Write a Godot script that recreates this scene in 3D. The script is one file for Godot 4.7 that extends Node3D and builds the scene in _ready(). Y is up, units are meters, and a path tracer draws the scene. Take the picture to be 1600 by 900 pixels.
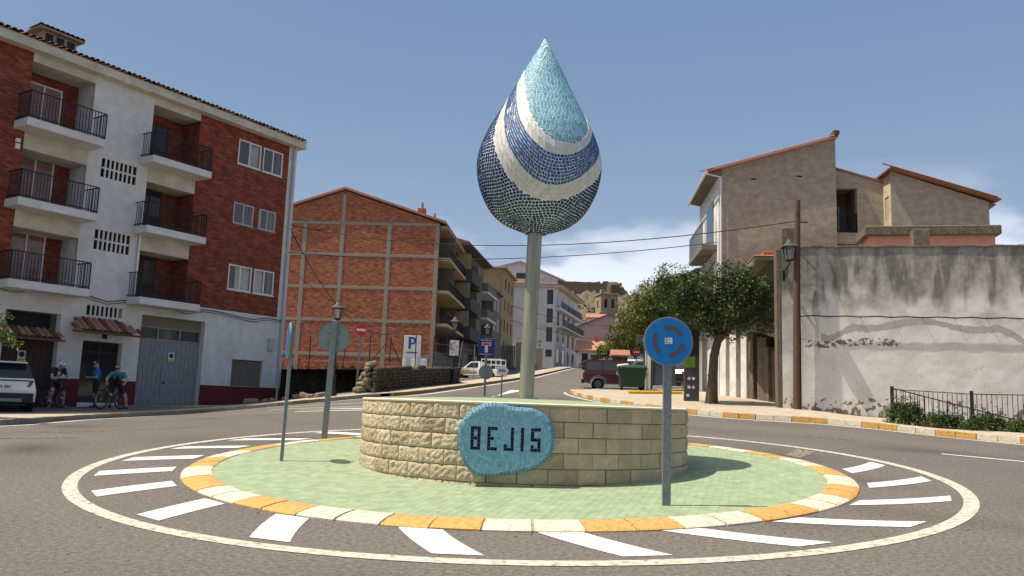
extends Node3D
# A roundabout with a mosaic water drop at the entrance of a hill town. Metres, y up; the street climbs away from the camera.

var M := {}
var NT := {}
var rng := RandomNumberGenerator.new()
const CX := 0.2
const CZ := -13.0
const PX := 0.27
const PZ := -13.2


class Geo:
	var v := PackedVector3Array()
	var n := PackedVector3Array()
	var c := PackedColorArray()
	var t := PackedVector2Array()
	var i := PackedInt32Array()
	var col := Color.WHITE

	func vert(p: Vector3, nn: Vector3, uv := Vector2.ZERO) -> int:
		v.push_back(p)
		n.push_back(nn)
		c.push_back(col)
		t.push_back(uv)
		return v.size() - 1

	func face(a: int, b: int, d: int) -> void:
		var g := (v[b] - v[a]).cross(v[d] - v[a])
		i.push_back(a)
		if g.dot(n[a] + n[b] + n[d]) > 0.0:
			i.push_back(d)
			i.push_back(b)
		else:
			i.push_back(b)
			i.push_back(d)

	func tri(p: Vector3, q: Vector3, r: Vector3, out: Vector3) -> void:
		var g := (q - p).cross(r - p).normalized()
		if g.dot(out) < 0.0:
			g = -g
		var a := vert(p, g)
		var b := vert(q, g)
		var d := vert(r, g)
		face(a, b, d)

	func quad(p: Vector3, q: Vector3, r: Vector3, s: Vector3, out: Vector3) -> void:
		var g := (r - p).cross(s - q).normalized()
		if g.dot(out) < 0.0:
			g = -g
		var a := vert(p, g, Vector2(0, 1))
		var b := vert(q, g, Vector2(1, 1))
		var d := vert(r, g, Vector2(1, 0))
		var e := vert(s, g, Vector2(0, 0))
		face(a, b, d)
		face(a, d, e)

	func box(x: Transform3D, s: Vector3, bv := 0.0) -> void:
		var hh := s * 0.5
		bv = minf(bv, minf(hh.x, minf(hh.y, hh.z)) * 0.8)
		for a in 3:
			var u := (a + 1) % 3
			var w := (a + 2) % 3
			for sa in [-1.0, 1.0]:
				var q: Array[Vector3] = []
				for k in [[-1.0, -1.0], [1.0, -1.0], [1.0, 1.0], [-1.0, 1.0]]:
					var p := Vector3.ZERO
					p[a] = sa * hh[a]
					p[u] = k[0] * (hh[u] - bv)
					p[w] = k[1] * (hh[w] - bv)
					q.append(x * p)
				var o := Vector3.ZERO
				o[a] = sa
				quad(q[0], q[1], q[2], q[3], x.basis * o)
				if bv > 0.0:
					for su in [-1.0, 1.0]:
						var e: Array[Vector3] = []
						for k in [[0, -1.0], [0, 1.0], [1, 1.0], [1, -1.0]]:
							var p := Vector3.ZERO
							p[a] = sa * (hh[a] if k[0] == 0 else hh[a] - bv)
							p[u] = su * (hh[u] - bv if k[0] == 0 else hh[u])
							p[w] = k[1] * (hh[w] - bv)
							e.append(x * p)
						var oo := Vector3.ZERO
						oo[a] = sa
						oo[u] = su
						quad(e[0], e[1], e[2], e[3], x.basis * oo)
		if bv > 0.0:
			for sx in [-1.0, 1.0]:
				for sy in [-1.0, 1.0]:
					for sz in [-1.0, 1.0]:
						tri(x * Vector3(sx * hh.x, sy * (hh.y - bv), sz * (hh.z - bv)), x * Vector3(sx * (hh.x - bv), sy * hh.y, sz * (hh.z - bv)), x * Vector3(sx * (hh.x - bv), sy * (hh.y - bv), sz * hh.z), x.basis * Vector3(sx, sy, sz))

	func bx(a: Vector3, b: Vector3, bv := 0.0) -> void:
		box(Transform3D(Basis(), (a + b) * 0.5), (b - a).abs(), bv)

	func bar(a: Vector3, b: Vector3, w: float, d: float, bv := 0.0, up := Vector3.UP) -> void:
		var y := (b - a).normalized()
		if absf(y.dot(up)) > 0.95:
			up = Vector3(0, 0, 1) if absf(y.z) < 0.9 else Vector3(1, 0, 0)
		var xx := up.cross(y).normalized()
		var z := xx.cross(y).normalized()
		box(Transform3D(Basis(xx, y, z), (a + b) * 0.5), Vector3(w, (b - a).length(), d), bv)

	func tube(p: Array, r: Array, sides := 8, caps := true) -> void:
		var ring := []
		var prev := Vector3.ZERO
		for k in p.size():
			var dir: Vector3 = ((p[mini(k + 1, p.size() - 1)] as Vector3) - (p[maxi(k - 1, 0)] as Vector3)).normalized()
			if k == 0:
				prev = dir.cross(Vector3.RIGHT if absf(dir.x) < 0.8 else Vector3.UP).normalized()
			else:
				prev = (prev - dir * prev.dot(dir)).normalized()
			var o := dir.cross(prev)
			var ids := []
			for s in sides:
				var a := TAU * s / sides
				var nn := prev * cos(a) + o * sin(a)
				ids.append(vert(p[k] + nn * (r[k] if k < r.size() else r[-1]), nn))
			ring.append(ids)
		for k in p.size() - 1:
			for s in sides:
				var s2 := (s + 1) % sides
				face(ring[k][s], ring[k][s2], ring[k + 1][s2])
				face(ring[k][s], ring[k + 1][s2], ring[k + 1][s])
		if caps:
			for e in [0, p.size() - 1]:
				var dd: Vector3 = (p[0] - p[1]) if e == 0 else (p[-1] - p[-2])
				for s in range(1, sides - 1):
					tri(v[ring[e][0]], v[ring[e][s]], v[ring[e][s + 1]], dd)

	func lathe(prof: Array, sides: int, x := Transform3D(), from := 0.0, to := TAU) -> void:
		for k in prof.size() - 1:
			var a: Vector2 = prof[k]
			var b: Vector2 = prof[k + 1]
			var tang := (b - a).normalized()
			var na := Vector2(tang.y, -tang.x)
			var n0 := na
			var n1 := na
			if k > 0:
				var t0: Vector2 = (a - prof[k - 1]).normalized()
				var m := Vector2(t0.y, -t0.x)
				if m.dot(na) > 0.6:
					n0 = (m + na).normalized()
			if k < prof.size() - 2:
				var t1: Vector2 = (prof[k + 2] - b).normalized()
				var m1 := Vector2(t1.y, -t1.x)
				if m1.dot(na) > 0.6:
					n1 = (m1 + na).normalized()
			var ids := []
			for s in sides + 1:
				var ang := from + (to - from) * s / sides
				var d := Vector3(sin(ang), 0, cos(ang))
				ids.append([vert(x * (d * a.x + Vector3(0, a.y, 0)), x.basis * (d * n0.x + Vector3(0, n0.y, 0))), vert(x * (d * b.x + Vector3(0, b.y, 0)), x.basis * (d * n1.x + Vector3(0, n1.y, 0)))])
			for s in sides:
				face(ids[s][0], ids[s + 1][0], ids[s + 1][1])
				face(ids[s][0], ids[s + 1][1], ids[s][1])

	func prism(poly: PackedVector2Array, d: float, x := Transform3D()) -> void:
		var tr := Geometry2D.triangulate_polygon(poly)
		for k in range(0, tr.size(), 3):
			for s in [0.5, -0.5]:
				tri(x * Vector3(poly[tr[k]].x, poly[tr[k]].y, d * s), x * Vector3(poly[tr[k + 1]].x, poly[tr[k + 1]].y, d * s), x * Vector3(poly[tr[k + 2]].x, poly[tr[k + 2]].y, d * s), x.basis * Vector3(0, 0, s))
		var cw := -1.0 if Geometry2D.is_polygon_clockwise(poly) else 1.0
		for k in poly.size():
			var a := poly[k]
			var b := poly[(k + 1) % poly.size()]
			var o := Vector3((b - a).y, -(b - a).x, 0) * cw
			quad(x * Vector3(a.x, a.y, d * 0.5), x * Vector3(b.x, b.y, d * 0.5), x * Vector3(b.x, b.y, -d * 0.5), x * Vector3(a.x, a.y, -d * 0.5), x.basis * o)

	# A wall in the plane z0 that faces +z, with holes that have reveals.
	func wall(x0: float, x1: float, y0: float, y1: float, holes: Array, th: float, z0 := 0.0) -> void:
		var xs := [x0, x1]
		var ys := [y0, y1]
		for r in holes:
			xs.append_array([clampf(r.position.x, x0, x1), clampf(r.end.x, x0, x1)])
			ys.append_array([clampf(r.position.y, y0, y1), clampf(r.end.y, y0, y1)])
		xs.sort()
		ys.sort()
		for a in xs.size() - 1:
			for b in ys.size() - 1:
				if xs[a + 1] - xs[a] < 0.0005 or ys[b + 1] - ys[b] < 0.0005:
					continue
				var mid := Vector2((xs[a] + xs[a + 1]) * 0.5, (ys[b] + ys[b + 1]) * 0.5)
				var cut := false
				for r in holes:
					cut = cut or r.has_point(mid)
				if cut:
					continue
				for s in [0.0, 1.0]:
					quad(Vector3(xs[a], ys[b], z0 - th * s), Vector3(xs[a + 1], ys[b], z0 - th * s), Vector3(xs[a + 1], ys[b + 1], z0 - th * s), Vector3(xs[a], ys[b + 1], z0 - th * s), Vector3(0, 0, 1.0 - 2.0 * s))
		for r in holes + [Rect2(x0, y0, x1 - x0, y1 - y0)]:
			var sg := 1.0 if r.size.x == x1 - x0 and r.size.y == y1 - y0 else -1.0
			var p: Vector2 = r.position
			var e: Vector2 = r.end
			quad(Vector3(p.x, p.y, z0), Vector3(p.x, e.y, z0), Vector3(p.x, e.y, z0 - th), Vector3(p.x, p.y, z0 - th), Vector3(-sg, 0, 0))
			quad(Vector3(e.x, p.y, z0), Vector3(e.x, e.y, z0), Vector3(e.x, e.y, z0 - th), Vector3(e.x, p.y, z0 - th), Vector3(sg, 0, 0))
			quad(Vector3(p.x, p.y, z0), Vector3(e.x, p.y, z0), Vector3(e.x, p.y, z0 - th), Vector3(p.x, p.y, z0 - th), Vector3(0, -sg, 0))
			quad(Vector3(p.x, e.y, z0), Vector3(e.x, e.y, z0), Vector3(e.x, e.y, z0 - th), Vector3(p.x, e.y, z0 - th), Vector3(0, sg, 0))

	func add(o: Geo, x := Transform3D()) -> void:
		var base := v.size()
		for k in o.v.size():
			v.push_back(x * o.v[k])
			n.push_back((x.basis * o.n[k]).normalized())
			c.push_back(o.c[k])
			t.push_back(o.t[k])
		for k in o.i:
			i.push_back(base + k)

	func mesh() -> ArrayMesh:
		var a := []
		a.resize(Mesh.ARRAY_MAX)
		a[Mesh.ARRAY_VERTEX] = v
		a[Mesh.ARRAY_NORMAL] = n
		a[Mesh.ARRAY_COLOR] = c
		a[Mesh.ARRAY_TEX_UV] = t
		a[Mesh.ARRAY_INDEX] = i
		var m := ArrayMesh.new()
		m.add_surface_from_arrays(Mesh.PRIMITIVE_TRIANGLES, a)
		return m


# ---------------------------------------------------------------- small helpers
func put(o: Node, called: String, parent: Node = null) -> Node:
	o.name = called
	(parent if parent else self).add_child(o, true)
	return o


func tag(o: Node, label: String, category: String, group := "") -> Node:
	o.set_meta("label", label)
	o.set_meta("category", category)
	if group:
		o.set_meta("group", group)
	return o


func thing(called: String, label: String, category: String, at := Vector3.ZERO, deg := 0.0, group := "") -> Node3D:
	var o := Node3D.new()
	o.position = at
	o.rotation_degrees.y = deg
	put(o, called)
	tag(o, label, category, group)
	return o


func part(parent: Node, called: String, g, m: Material, x := Transform3D(), label := "") -> MeshInstance3D:
	var o := MeshInstance3D.new()
	o.mesh = g.mesh() if g is Geo else g
	o.material_override = m
	o.transform = x
	put(o, called, parent)
	if label:
		o.set_meta("label", label)
	return o


func single(called: String, g, m: Material, label: String, category: String, group := "", x := Transform3D()) -> MeshInstance3D:
	var o := part(self, called, g, m, x)
	tag(o, label, category, group)
	return o


func struct(called: String, g, m: Material, parent: Node = null) -> MeshInstance3D:
	var o := part(parent if parent else self, called, g, m)
	if parent == null:
		o.set_meta("kind", "structure")
	return o


func stuff(o: Node) -> Node:
	o.set_meta("kind", "stuff")
	return o


func scatter(parent: Node, called: String, mesh: Mesh, m: Material, xs: Array, cols := []) -> MultiMeshInstance3D:
	var mm := MultiMesh.new()
	mm.transform_format = MultiMesh.TRANSFORM_3D
	mm.use_colors = cols.size() > 0
	mm.mesh = mesh
	mm.instance_count = xs.size()
	for k in xs.size():
		mm.set_instance_transform(k, xs[k])
		if cols.size():
			mm.set_instance_color(k, cols[k])
	var o := MultiMeshInstance3D.new()
	o.multimesh = mm
	o.material_override = m
	put(o, called, parent)
	stuff(o)
	return o


func rf(a: float, b: float) -> float:
	return rng.randf_range(a, b)


func ss(a: float, b: float, x: float) -> float:
	var t := clampf((x - a) / (b - a), 0.0, 1.0)
	return t * t * (3.0 - 2.0 * t)


# Height of the road: it climbs away from the camera and dips towards the left block.
func h(x: float, z: float) -> float:
	return 0.0178 * x - 0.0577 * z - 0.7 * ss(-4.0, -13.0, x) * ss(-14.0, -33.0, z) - 0.3 * ss(-8.5, -11.5, x) * ss(-33.0, -40.0, z) - 0.22 * ss(9.0, 12.0, x) * ss(-16.0, -24.0, z)


func gp(x: float, z: float, dy := 0.0) -> Vector3:
	return Vector3(x, h(x, z) + dy, z)


func tf(p: Vector3, deg := 0.0, tilt := 0.0) -> Transform3D:
	return Transform3D(Basis.from_euler(Vector3(0, deg_to_rad(deg), deg_to_rad(tilt))), p)


func noise(called: String, sd: int, freq: float, oct: int, lo: float, hi: float, kind := FastNoiseLite.TYPE_SIMPLEX_SMOOTH, size := 512) -> NoiseTexture2D:
	if not NT.has(called):
		var f := FastNoiseLite.new()
		f.seed = sd
		f.noise_type = kind
		f.frequency = freq
		f.fractal_octaves = oct
		var g := Gradient.new()
		g.set_color(0, Color(lo, lo, lo))
		g.set_color(1, Color(hi, hi, hi))
		var t := NoiseTexture2D.new()
		t.width = size
		t.height = size
		t.seamless = true
		t.noise = f
		t.color_ramp = g
		NT[called] = t
	return NT[called]


# r, g, b are linear base colours. o: tex/s albedo noise and its scale, det/ds second layer, bump/bs/bh relief, spec, metal, vc, back.
func mk(called: String, r: float, g: float, b: float, rough: float, o := {}) -> StandardMaterial3D:
	var m := StandardMaterial3D.new()
	m.resource_name = called
	m.albedo_color = Color(r, g, b).linear_to_srgb()
	m.roughness = rough
	m.metallic_specular = o.get("spec", 0.4)
	m.metallic = o.get("metal", 0.0)
	var flat: bool = o.get("uv", false)
	if not flat:
		m.uv1_triplanar = true
		m.uv1_world_triplanar = o.get("w", false)
	var s: float = o.get("s", 1.0)
	m.uv1_scale = Vector3(s, s * o.get("sy", 1.0), s)
	if o.has("tex"):
		m.albedo_texture = o.tex
	if o.has("det"):
		m.detail_enabled = true
		m.detail_albedo = o.det
		m.detail_blend_mode = BaseMaterial3D.BLEND_MODE_MUL
		m.detail_uv_layer = BaseMaterial3D.DETAIL_UV_2
		m.uv2_triplanar = true
		m.uv2_world_triplanar = o.get("w", false)
		var ds: float = o.get("ds", 0.3)
		m.uv2_scale = Vector3(ds, ds * o.get("dsy", 1.0), ds)
	if o.has("bump"):
		m.heightmap_enabled = true
		m.heightmap_texture = o.bump
		m.heightmap_scale = o.get("bh", 1.0)
	if o.get("vc", false):
		m.vertex_color_use_as_albedo = true
	if o.has("back"):
		m.backlight_enabled = true
		m.backlight = o.back
	M[called] = m
	return m


func brick_image(w: int, hh: int, rows: int, cols: int, joint: Color, base: Color, vary: float, sd: int) -> ImageTexture:
	var im := Image.create(w, hh, false, Image.FORMAT_RGB8)
	im.fill(joint)
	var r := RandomNumberGenerator.new()
	r.seed = sd
	var rh := float(hh) / rows
	var cw := float(w) / cols
	for y in rows:
		for x in cols:
			var k := 1.0 + r.randf_range(-vary, vary)
			var cc := Color(base.r * k, base.g * k * r.randf_range(0.94, 1.06), base.b * k)
			var ox := (0.5 * cw if y % 2 else 0.0) + r.randf_range(-0.5, 0.5)
			var j := r.randf_range(0.8, 1.5)
			var x0 := int(x * cw + ox + j)
			var x1 := int((x + 1) * cw + ox - 0.4)
			var y0 := int(y * rh + 1)
			var y1 := int((y + 1) * rh)
			im.fill_rect(Rect2i(x0, y0, mini(x1, w) - x0, y1 - y0), cc)
			if x1 > w:
				im.fill_rect(Rect2i(0, y0, x1 - w, y1 - y0), cc)
	return ImageTexture.create_from_image(im)


func materials() -> void:
	var fine := noise("fine", 3, 0.18, 3, 0.8, 1.0)
	var grit := noise("grit", 5, 0.35, 2, 0.72, 1.0)
	var mott := noise("mott", 7, 0.012, 5, 0.84, 1.0)
	var blot := noise("blot", 11, 0.008, 4, 0.78, 1.0)
	var soft := noise("soft", 13, 0.01, 3, 0.92, 1.0)
	var streak := noise("streak", 17, 0.02, 4, 0.78, 1.0)
	var bumpy := noise("bumpy", 19, 0.05, 5, 0.0, 1.0)
	mk("asphalt", 0.39, 0.352, 0.325, 0.92, {"w": true, "vc": true, "tex": noise("speck", 29, 0.38, 3, 0.42, 1.0), "s": 0.4, "det": noise("speck2", 37, 0.12, 4, 0.7, 1.0), "ds": 0.23, "bump": grit, "bh": 0.6, "spec": 0.25})
	var chips := Gradient.new()
	chips.set_color(0, Color(0.62, 0.59, 0.55))
	chips.set_color(1, Color(1, 1, 1))
	chips.add_point(0.22, Color(0.72, 0.69, 0.65))
	chips.add_point(0.33, Color(0.9, 0.89, 0.87))
	chips.add_point(0.5, Color(0.98, 0.98, 0.97))
	var chip := noise("chip", 53, 0.05, 5, 0, 1)
	chip.color_ramp = chips
	var worn := Gradient.new()
	worn.set_color(0, Color(0.45, 0.43, 0.41))
	worn.set_color(1, Color(1, 1, 1))
	worn.add_point(0.4, Color(0.62, 0.6, 0.57))
	worn.add_point(0.55, Color(0.93, 0.92, 0.9))
	var wear := noise("wear", 59, 0.06, 5, 0, 1)
	wear.color_ramp = worn
	var faint := Gradient.new()
	faint.set_color(0, Color(0.78, 0.75, 0.71))
	faint.set_color(1, Color(1, 1, 1))
	faint.add_point(0.3, Color(0.9, 0.885, 0.865))
	faint.add_point(0.45, Color(0.97, 0.965, 0.96))
	var scuff := noise("scuff", 67, 0.022, 5, 0, 1)
	scuff.color_ramp = faint
	mk("dirt", 0.22, 0.18, 0.12, 0.95, {"w": true, "tex": mott, "s": 0.5, "bump": bumpy, "bh": 6.0})
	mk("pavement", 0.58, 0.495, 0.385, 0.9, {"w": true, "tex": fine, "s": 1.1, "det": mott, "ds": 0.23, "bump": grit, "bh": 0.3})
	mk("pavement_shade_tone", 0.21, 0.19, 0.165, 0.9, {"w": true, "tex": fine, "s": 1.1, "det": mott, "ds": 0.23})  # pavement colour darkened to carry the shade below the left block
	mk("line_paint", 0.86, 0.85, 0.79, 0.75, {"w": true, "tex": chip, "s": 0.9, "det": fine, "ds": 1.3})
	mk("ring_paint", 0.60, 0.56, 0.49, 0.8, {"w": true, "tex": chip, "s": 0.35, "det": mott, "ds": 0.9})
	mk("worn_paint", 0.42, 0.4, 0.36, 0.85, {"w": true, "tex": wear, "s": 1.1, "det": wear, "ds": 0.37})
	mk("blue_paint", 0.16, 0.33, 0.5, 0.8, {"w": true, "tex": fine, "s": 1.0})
	mk("kerb_white", 0.78, 0.71, 0.57, 0.8, {"w": true, "tex": scuff, "s": 0.8, "det": fine, "ds": 1.6, "bump": bumpy, "bh": 0.8})
	mk("kerb_yellow", 0.68, 0.40, 0.125, 0.75, {"w": true, "tex": scuff, "s": 0.8, "det": fine, "ds": 1.6, "bump": bumpy, "bh": 0.8})
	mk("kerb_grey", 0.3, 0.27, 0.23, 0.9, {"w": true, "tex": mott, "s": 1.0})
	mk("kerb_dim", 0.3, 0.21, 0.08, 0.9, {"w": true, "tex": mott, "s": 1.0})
	mk("green_paver", 0.325, 0.405, 0.255, 0.8, {"w": true, "tex": soft, "s": 0.8, "det": mott, "ds": 0.45, "bump": grit, "bh": 0.15})
	mk("green_paver_pale", 0.337, 0.417, 0.263, 0.8, {"w": true, "tex": soft, "s": 0.9, "det": mott, "ds": 0.5, "bump": grit, "bh": 0.15})
	mk("green_joint", 0.285, 0.355, 0.22, 0.9, {"w": true, "tex": mott, "s": 1.0})
	mk("split_block", 0.70, 0.575, 0.385, 0.95, {"w": true, "tex": fine, "s": 1.3, "det": mott, "ds": 0.6, "bump": bumpy, "bh": 0.8})
	mk("split_block_pale", 0.76, 0.63, 0.43, 0.95, {"w": true, "tex": fine, "s": 1.2, "det": mott, "ds": 0.5, "bump": bumpy, "bh": 0.8})
	mk("split_block_dark", 0.62, 0.50, 0.325, 0.95, {"w": true, "tex": fine, "s": 1.3, "det": blot, "ds": 0.5, "bump": bumpy, "bh": 0.8})
	mk("mortar", 0.25, 0.205, 0.14, 0.95, {"w": true, "tex": mott, "s": 1.5})
	mk("cap", 0.8, 0.72, 0.54, 0.9, {"w": true, "tex": fine, "s": 1.0})
	mk("grout", 0.70, 0.75, 0.79, 0.85, {"tex": soft, "s": 2.0})
	mk("tile", 1.0, 1.0, 1.0, 0.5, {"vc": true, "spec": 0.22})
	mk("plaque_grout", 0.42, 0.56, 0.64, 0.8, {"tex": soft, "s": 2.0})
	mk("tile_white", 0.76, 0.745, 0.70, 0.4, {"tex": soft, "s": 2.0, "det": mott, "ds": 1.0})
	mk("steel_pole", 0.36, 0.345, 0.28, 0.42, {"metal": 0.35, "tex": streak, "s": 0.8, "sy": 0.15, "spec": 0.5})
	mk("galvanised", 0.23, 0.255, 0.265, 0.5, {"metal": 0.4, "tex": mott, "s": 2.2})
	mk("sign_grey", 0.21, 0.26, 0.27, 0.5, {"tex": soft, "s": 2.0, "metal": 0.2})
	mk("sign_blue", 0.003, 0.19, 0.52, 0.4, {"tex": soft, "s": 2.0})
	mk("sign_arrow", 0.10, 0.105, 0.125, 0.6, {"tex": mott, "s": 5.0})
	mk("sign_navy", 0.012, 0.03, 0.2, 0.4)
	mk("sign_red", 0.55, 0.025, 0.03, 0.4)
	mk("sign_white", 0.72, 0.72, 0.7, 0.45, {"tex": soft, "s": 3.0})
	mk("black_iron", 0.012, 0.012, 0.014, 0.5)
	mk("dark_iron", 0.03, 0.022, 0.02, 0.6)
	mk("rubber", 0.014, 0.014, 0.015, 0.85)
	mk("white_plaster", 0.76, 0.74, 0.71, 0.92, {"tex": soft, "s": 0.35, "det": soft, "ds": 0.11, "dsy": 0.5, "bump": bumpy, "bh": 0.6})
	mk("cream_plaster", 0.74, 0.69, 0.57, 0.92, {"tex": soft, "s": 0.4, "det": mott, "ds": 0.15})
	mk("bright_plaster", 0.8, 0.79, 0.76, 0.9, {"tex": soft, "s": 0.5, "det": mott, "ds": 0.2})
	mk("burgundy", 0.16, 0.022, 0.028, 0.8, {"tex": mott, "s": 0.6})
	mk("grey_render", 0.48, 0.40, 0.315, 0.95, {"tex": mott, "s": 0.28, "sy": 1.6, "det": soft, "ds": 0.9, "bump": bumpy, "bh": 0.25})
	mk("grey_render_pale", 0.58, 0.49, 0.36, 0.95, {"tex": mott, "s": 0.3, "bump": bumpy, "bh": 0.25})
	mk("concrete", 0.46, 0.40, 0.31, 0.95, {"tex": mott, "s": 0.6, "det": fine, "ds": 0.8})
	mk("stained_concrete", 0.25, 0.205, 0.155, 0.95, {"tex": blot, "s": 0.9, "sy": 0.5, "det": streak, "ds": 1.3, "dsy": 0.3, "bump": bumpy, "bh": 2.0})
	mk("pink_plaster", 0.72, 0.34, 0.25, 0.92, {"tex": soft, "s": 0.5})
	mk("dusty_pink", 0.52, 0.32, 0.31, 0.92, {"tex": soft, "s": 0.1})
	mk("ochre_plaster", 0.43, 0.32, 0.175, 0.92, {"tex": mott, "s": 0.1})
	mk("slab_ochre", 0.58, 0.45, 0.27, 0.9, {"tex": mott, "s": 0.3})
	mk("taupe_plaster", 0.21, 0.18, 0.15, 0.92, {"tex": mott, "s": 0.12})
	mk("taupe_dark", 0.11, 0.095, 0.085, 0.92, {"tex": mott, "s": 0.2})
	mk("roof_tile", 0.42, 0.20, 0.135, 0.85, {"tex": mott, "s": 1.4})
	mk("roof_tile_dark", 0.15, 0.08, 0.058, 0.9, {"tex": blot, "s": 1.4})
	mk("roof_old", 0.17, 0.13, 0.10, 0.9, {"tex": blot, "s": 1.2})
	mk("terracotta", 0.50, 0.245, 0.16, 0.85, {"tex": mott, "s": 0.6})
	mk("white_metal", 0.72, 0.72, 0.72, 0.4)
	mk("grey_metal", 0.30, 0.315, 0.33, 0.55, {"tex": streak, "s": 0.8, "sy": 0.2, "metal": 0.15})
	mk("dark_wood", 0.05, 0.026, 0.018, 0.7, {"tex": streak, "s": 1.5, "sy": 0.15})
	mk("brown_door", 0.055, 0.028, 0.022, 0.6, {"tex": soft, "s": 2.0})
	mk("old_wood", 0.16, 0.095, 0.055, 0.85, {"tex": streak, "s": 2.0, "sy": 0.12})
	mk("pole_wood", 0.13, 0.075, 0.05, 0.85, {"tex": streak, "s": 2.5, "sy": 0.08})
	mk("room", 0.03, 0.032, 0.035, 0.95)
	mk("curtain", 0.62, 0.61, 0.58, 0.9, {"tex": streak, "s": 2.0, "sy": 0.05})
	mk("shutter", 0.19, 0.16, 0.12, 0.7)
	mk("stone", 0.13, 0.107, 0.08, 0.95, {"w": true, "tex": blot, "s": 1.8, "det": mott, "ds": 0.7, "bump": bumpy, "bh": 3.0})
	mk("stone_pale", 0.36, 0.30, 0.215, 0.95, {"w": true, "tex": blot, "s": 1.8, "bump": bumpy, "bh": 3.0})
	mk("rock", 0.215, 0.175, 0.125, 0.95, {"w": true, "tex": blot, "s": 0.05, "det": mott, "ds": 0.15, "bump": bumpy, "bh": 60.0})
	mk("old_stone", 0.24, 0.19, 0.135, 0.95, {"w": true, "tex": mott, "s": 0.12, "det": blot, "ds": 0.5, "bump": bumpy, "bh": 20.0})
	mk("tower_stone", 0.32, 0.25, 0.18, 0.95, {"tex": mott, "s": 0.2})
	mk("scrub", 0.055, 0.06, 0.03, 0.95, {"w": true, "tex": blot, "s": 0.1, "bump": bumpy, "bh": 60.0})
	mk("bark", 0.17, 0.125, 0.085, 0.95, {"tex": blot, "s": 2.0, "sy": 0.4, "bump": bumpy, "bh": 3.0})
	mk("leaf", 1, 1, 1, 0.5, {"vc": true, "back": Color(0.35, 0.42, 0.12), "spec": 0.35})
	mk("dry_grass", 0.36, 0.28, 0.13, 0.9, {"back": Color(0.2, 0.15, 0.05)})
	mk("skin", 1, 1, 1, 0.7, {"vc": true})
	mk("white_paint", 0.72, 0.725, 0.73, 0.3, {"spec": 0.6})
	mk("red_paint", 0.085, 0.014, 0.013, 0.3, {"spec": 0.5, "tex": soft, "s": 1.0})
	mk("green_paint", 0.09, 0.16, 0.12, 0.3, {"spec": 0.6})
	mk("dark_paint", 0.012, 0.014, 0.02, 0.25, {"spec": 0.6})
	mk("dark_plastic", 0.02, 0.021, 0.023, 0.6)
	mk("grey_plastic", 0.12, 0.12, 0.12, 0.6)
	mk("red_lamp", 0.3, 0.012, 0.012, 0.2)
	mk("chrome", 0.5, 0.5, 0.52, 0.3, {"metal": 0.8})
	mk("bin_green", 0.018, 0.05, 0.022, 0.55, {"tex": soft, "s": 1.5})
	mk("yellow_paint", 0.72, 0.42, 0.02, 0.7, {"tex": mott, "s": 1.5})
	mk("lime", 0.13, 0.23, 0.02, 0.5)
	mk("totem_grey", 0.06, 0.06, 0.06, 0.6)
	mk("cloth_white", 0.6, 0.6, 0.6, 0.9)
	mk("cable", 0.012, 0.012, 0.012, 0.7)
	mk("pipe_grey", 0.42, 0.43, 0.44, 0.5)
	mk("ink", 0.03, 0.03, 0.05, 0.8)
	mk("ink_blue", 0.03, 0.08, 0.28, 0.7)
	for a in [["glass_dark", 0.02, 0.025, 0.03], ["glass_grey", 0.05, 0.06, 0.065]]:
		var gm := mk(a[0], a[1], a[2], a[3], 0.06, {"spec": 0.45})
		gm.roughness = 0.06
	var pane := mk("pane", 0.75, 0.8, 0.8, 0.04)
	pane.transparency = BaseMaterial3D.TRANSPARENCY_ALPHA
	pane.albedo_color.a = 0.12
	var lampglass := mk("lamp_glass", 0.8, 0.8, 0.75, 0.15)
	lampglass.transparency = BaseMaterial3D.TRANSPARENCY_ALPHA
	lampglass.albedo_color.a = 0.12
	# far brickwork: too small to tell apart, so it is in the material
	var red := mk("red_brick", 1, 1, 1, 0.9, {"tex": brick_image(384, 384, 30, 8, Color(0.47, 0.26, 0.2), Color(0.535, 0.275, 0.21), 0.2, 5), "s": 0.5, "det": mott, "ds": 0.25})
	red.albedo_color = Color(1, 1, 1)
	var far := mk("far_brick", 1, 1, 1, 0.95, {"tex": brick_image(512, 512, 40, 10, Color(0.72, 0.57, 0.46), Color(0.70, 0.425, 0.32), 0.16, 9), "s": 0.32, "det": noise("patch", 23, 0.03, 4, 0.72, 1.0), "ds": 0.1, "dsy": 2.5})
	far.albedo_color = Color(1, 1, 1)


# ---------------------------------------------------------------- ground
func grid_line(parts: Array) -> PackedFloat32Array:
	var r := PackedFloat32Array()
	for p in parts:
		var k := int(round((p[1] - p[0]) / p[2]))
		for j in k:
			r.push_back(p[0] + (p[1] - p[0]) * j / k)
	r.push_back(parts[-1][1])
	return r


func terrain_sheet(xs: PackedFloat32Array, zs: PackedFloat32Array, dy: float) -> Geo:
	var g := Geo.new()
	for z in zs:
		for x in xs:
			var e := 0.05
			var nn := Vector3(-(h(x + e, z) - h(x - e, z)) / (2 * e), 1, -(h(x, z + e) - h(x, z - e)) / (2 * e)).normalized()
			g.vert(Vector3(x, h(x, z) + dy, z), nn)
	var w := xs.size()
	for b in zs.size() - 1:
		for a in w - 1:
			g.face(b * w + a, b * w + a + 1, (b + 1) * w + a + 1)
			g.face(b * w + a, (b + 1) * w + a + 1, (b + 1) * w + a)
	return g


func resample(p: Array, step: float) -> Array:
	var out := []
	for k in p.size() - 1:
		var d: float = (p[k + 1] - p[k]).length()
		var m := maxi(1, int(round(d / step)))
		for j in m:
			out.append((p[k] as Vector2).lerp(p[k + 1], float(j) / m))
	out.append(p[-1])
	return out


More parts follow.
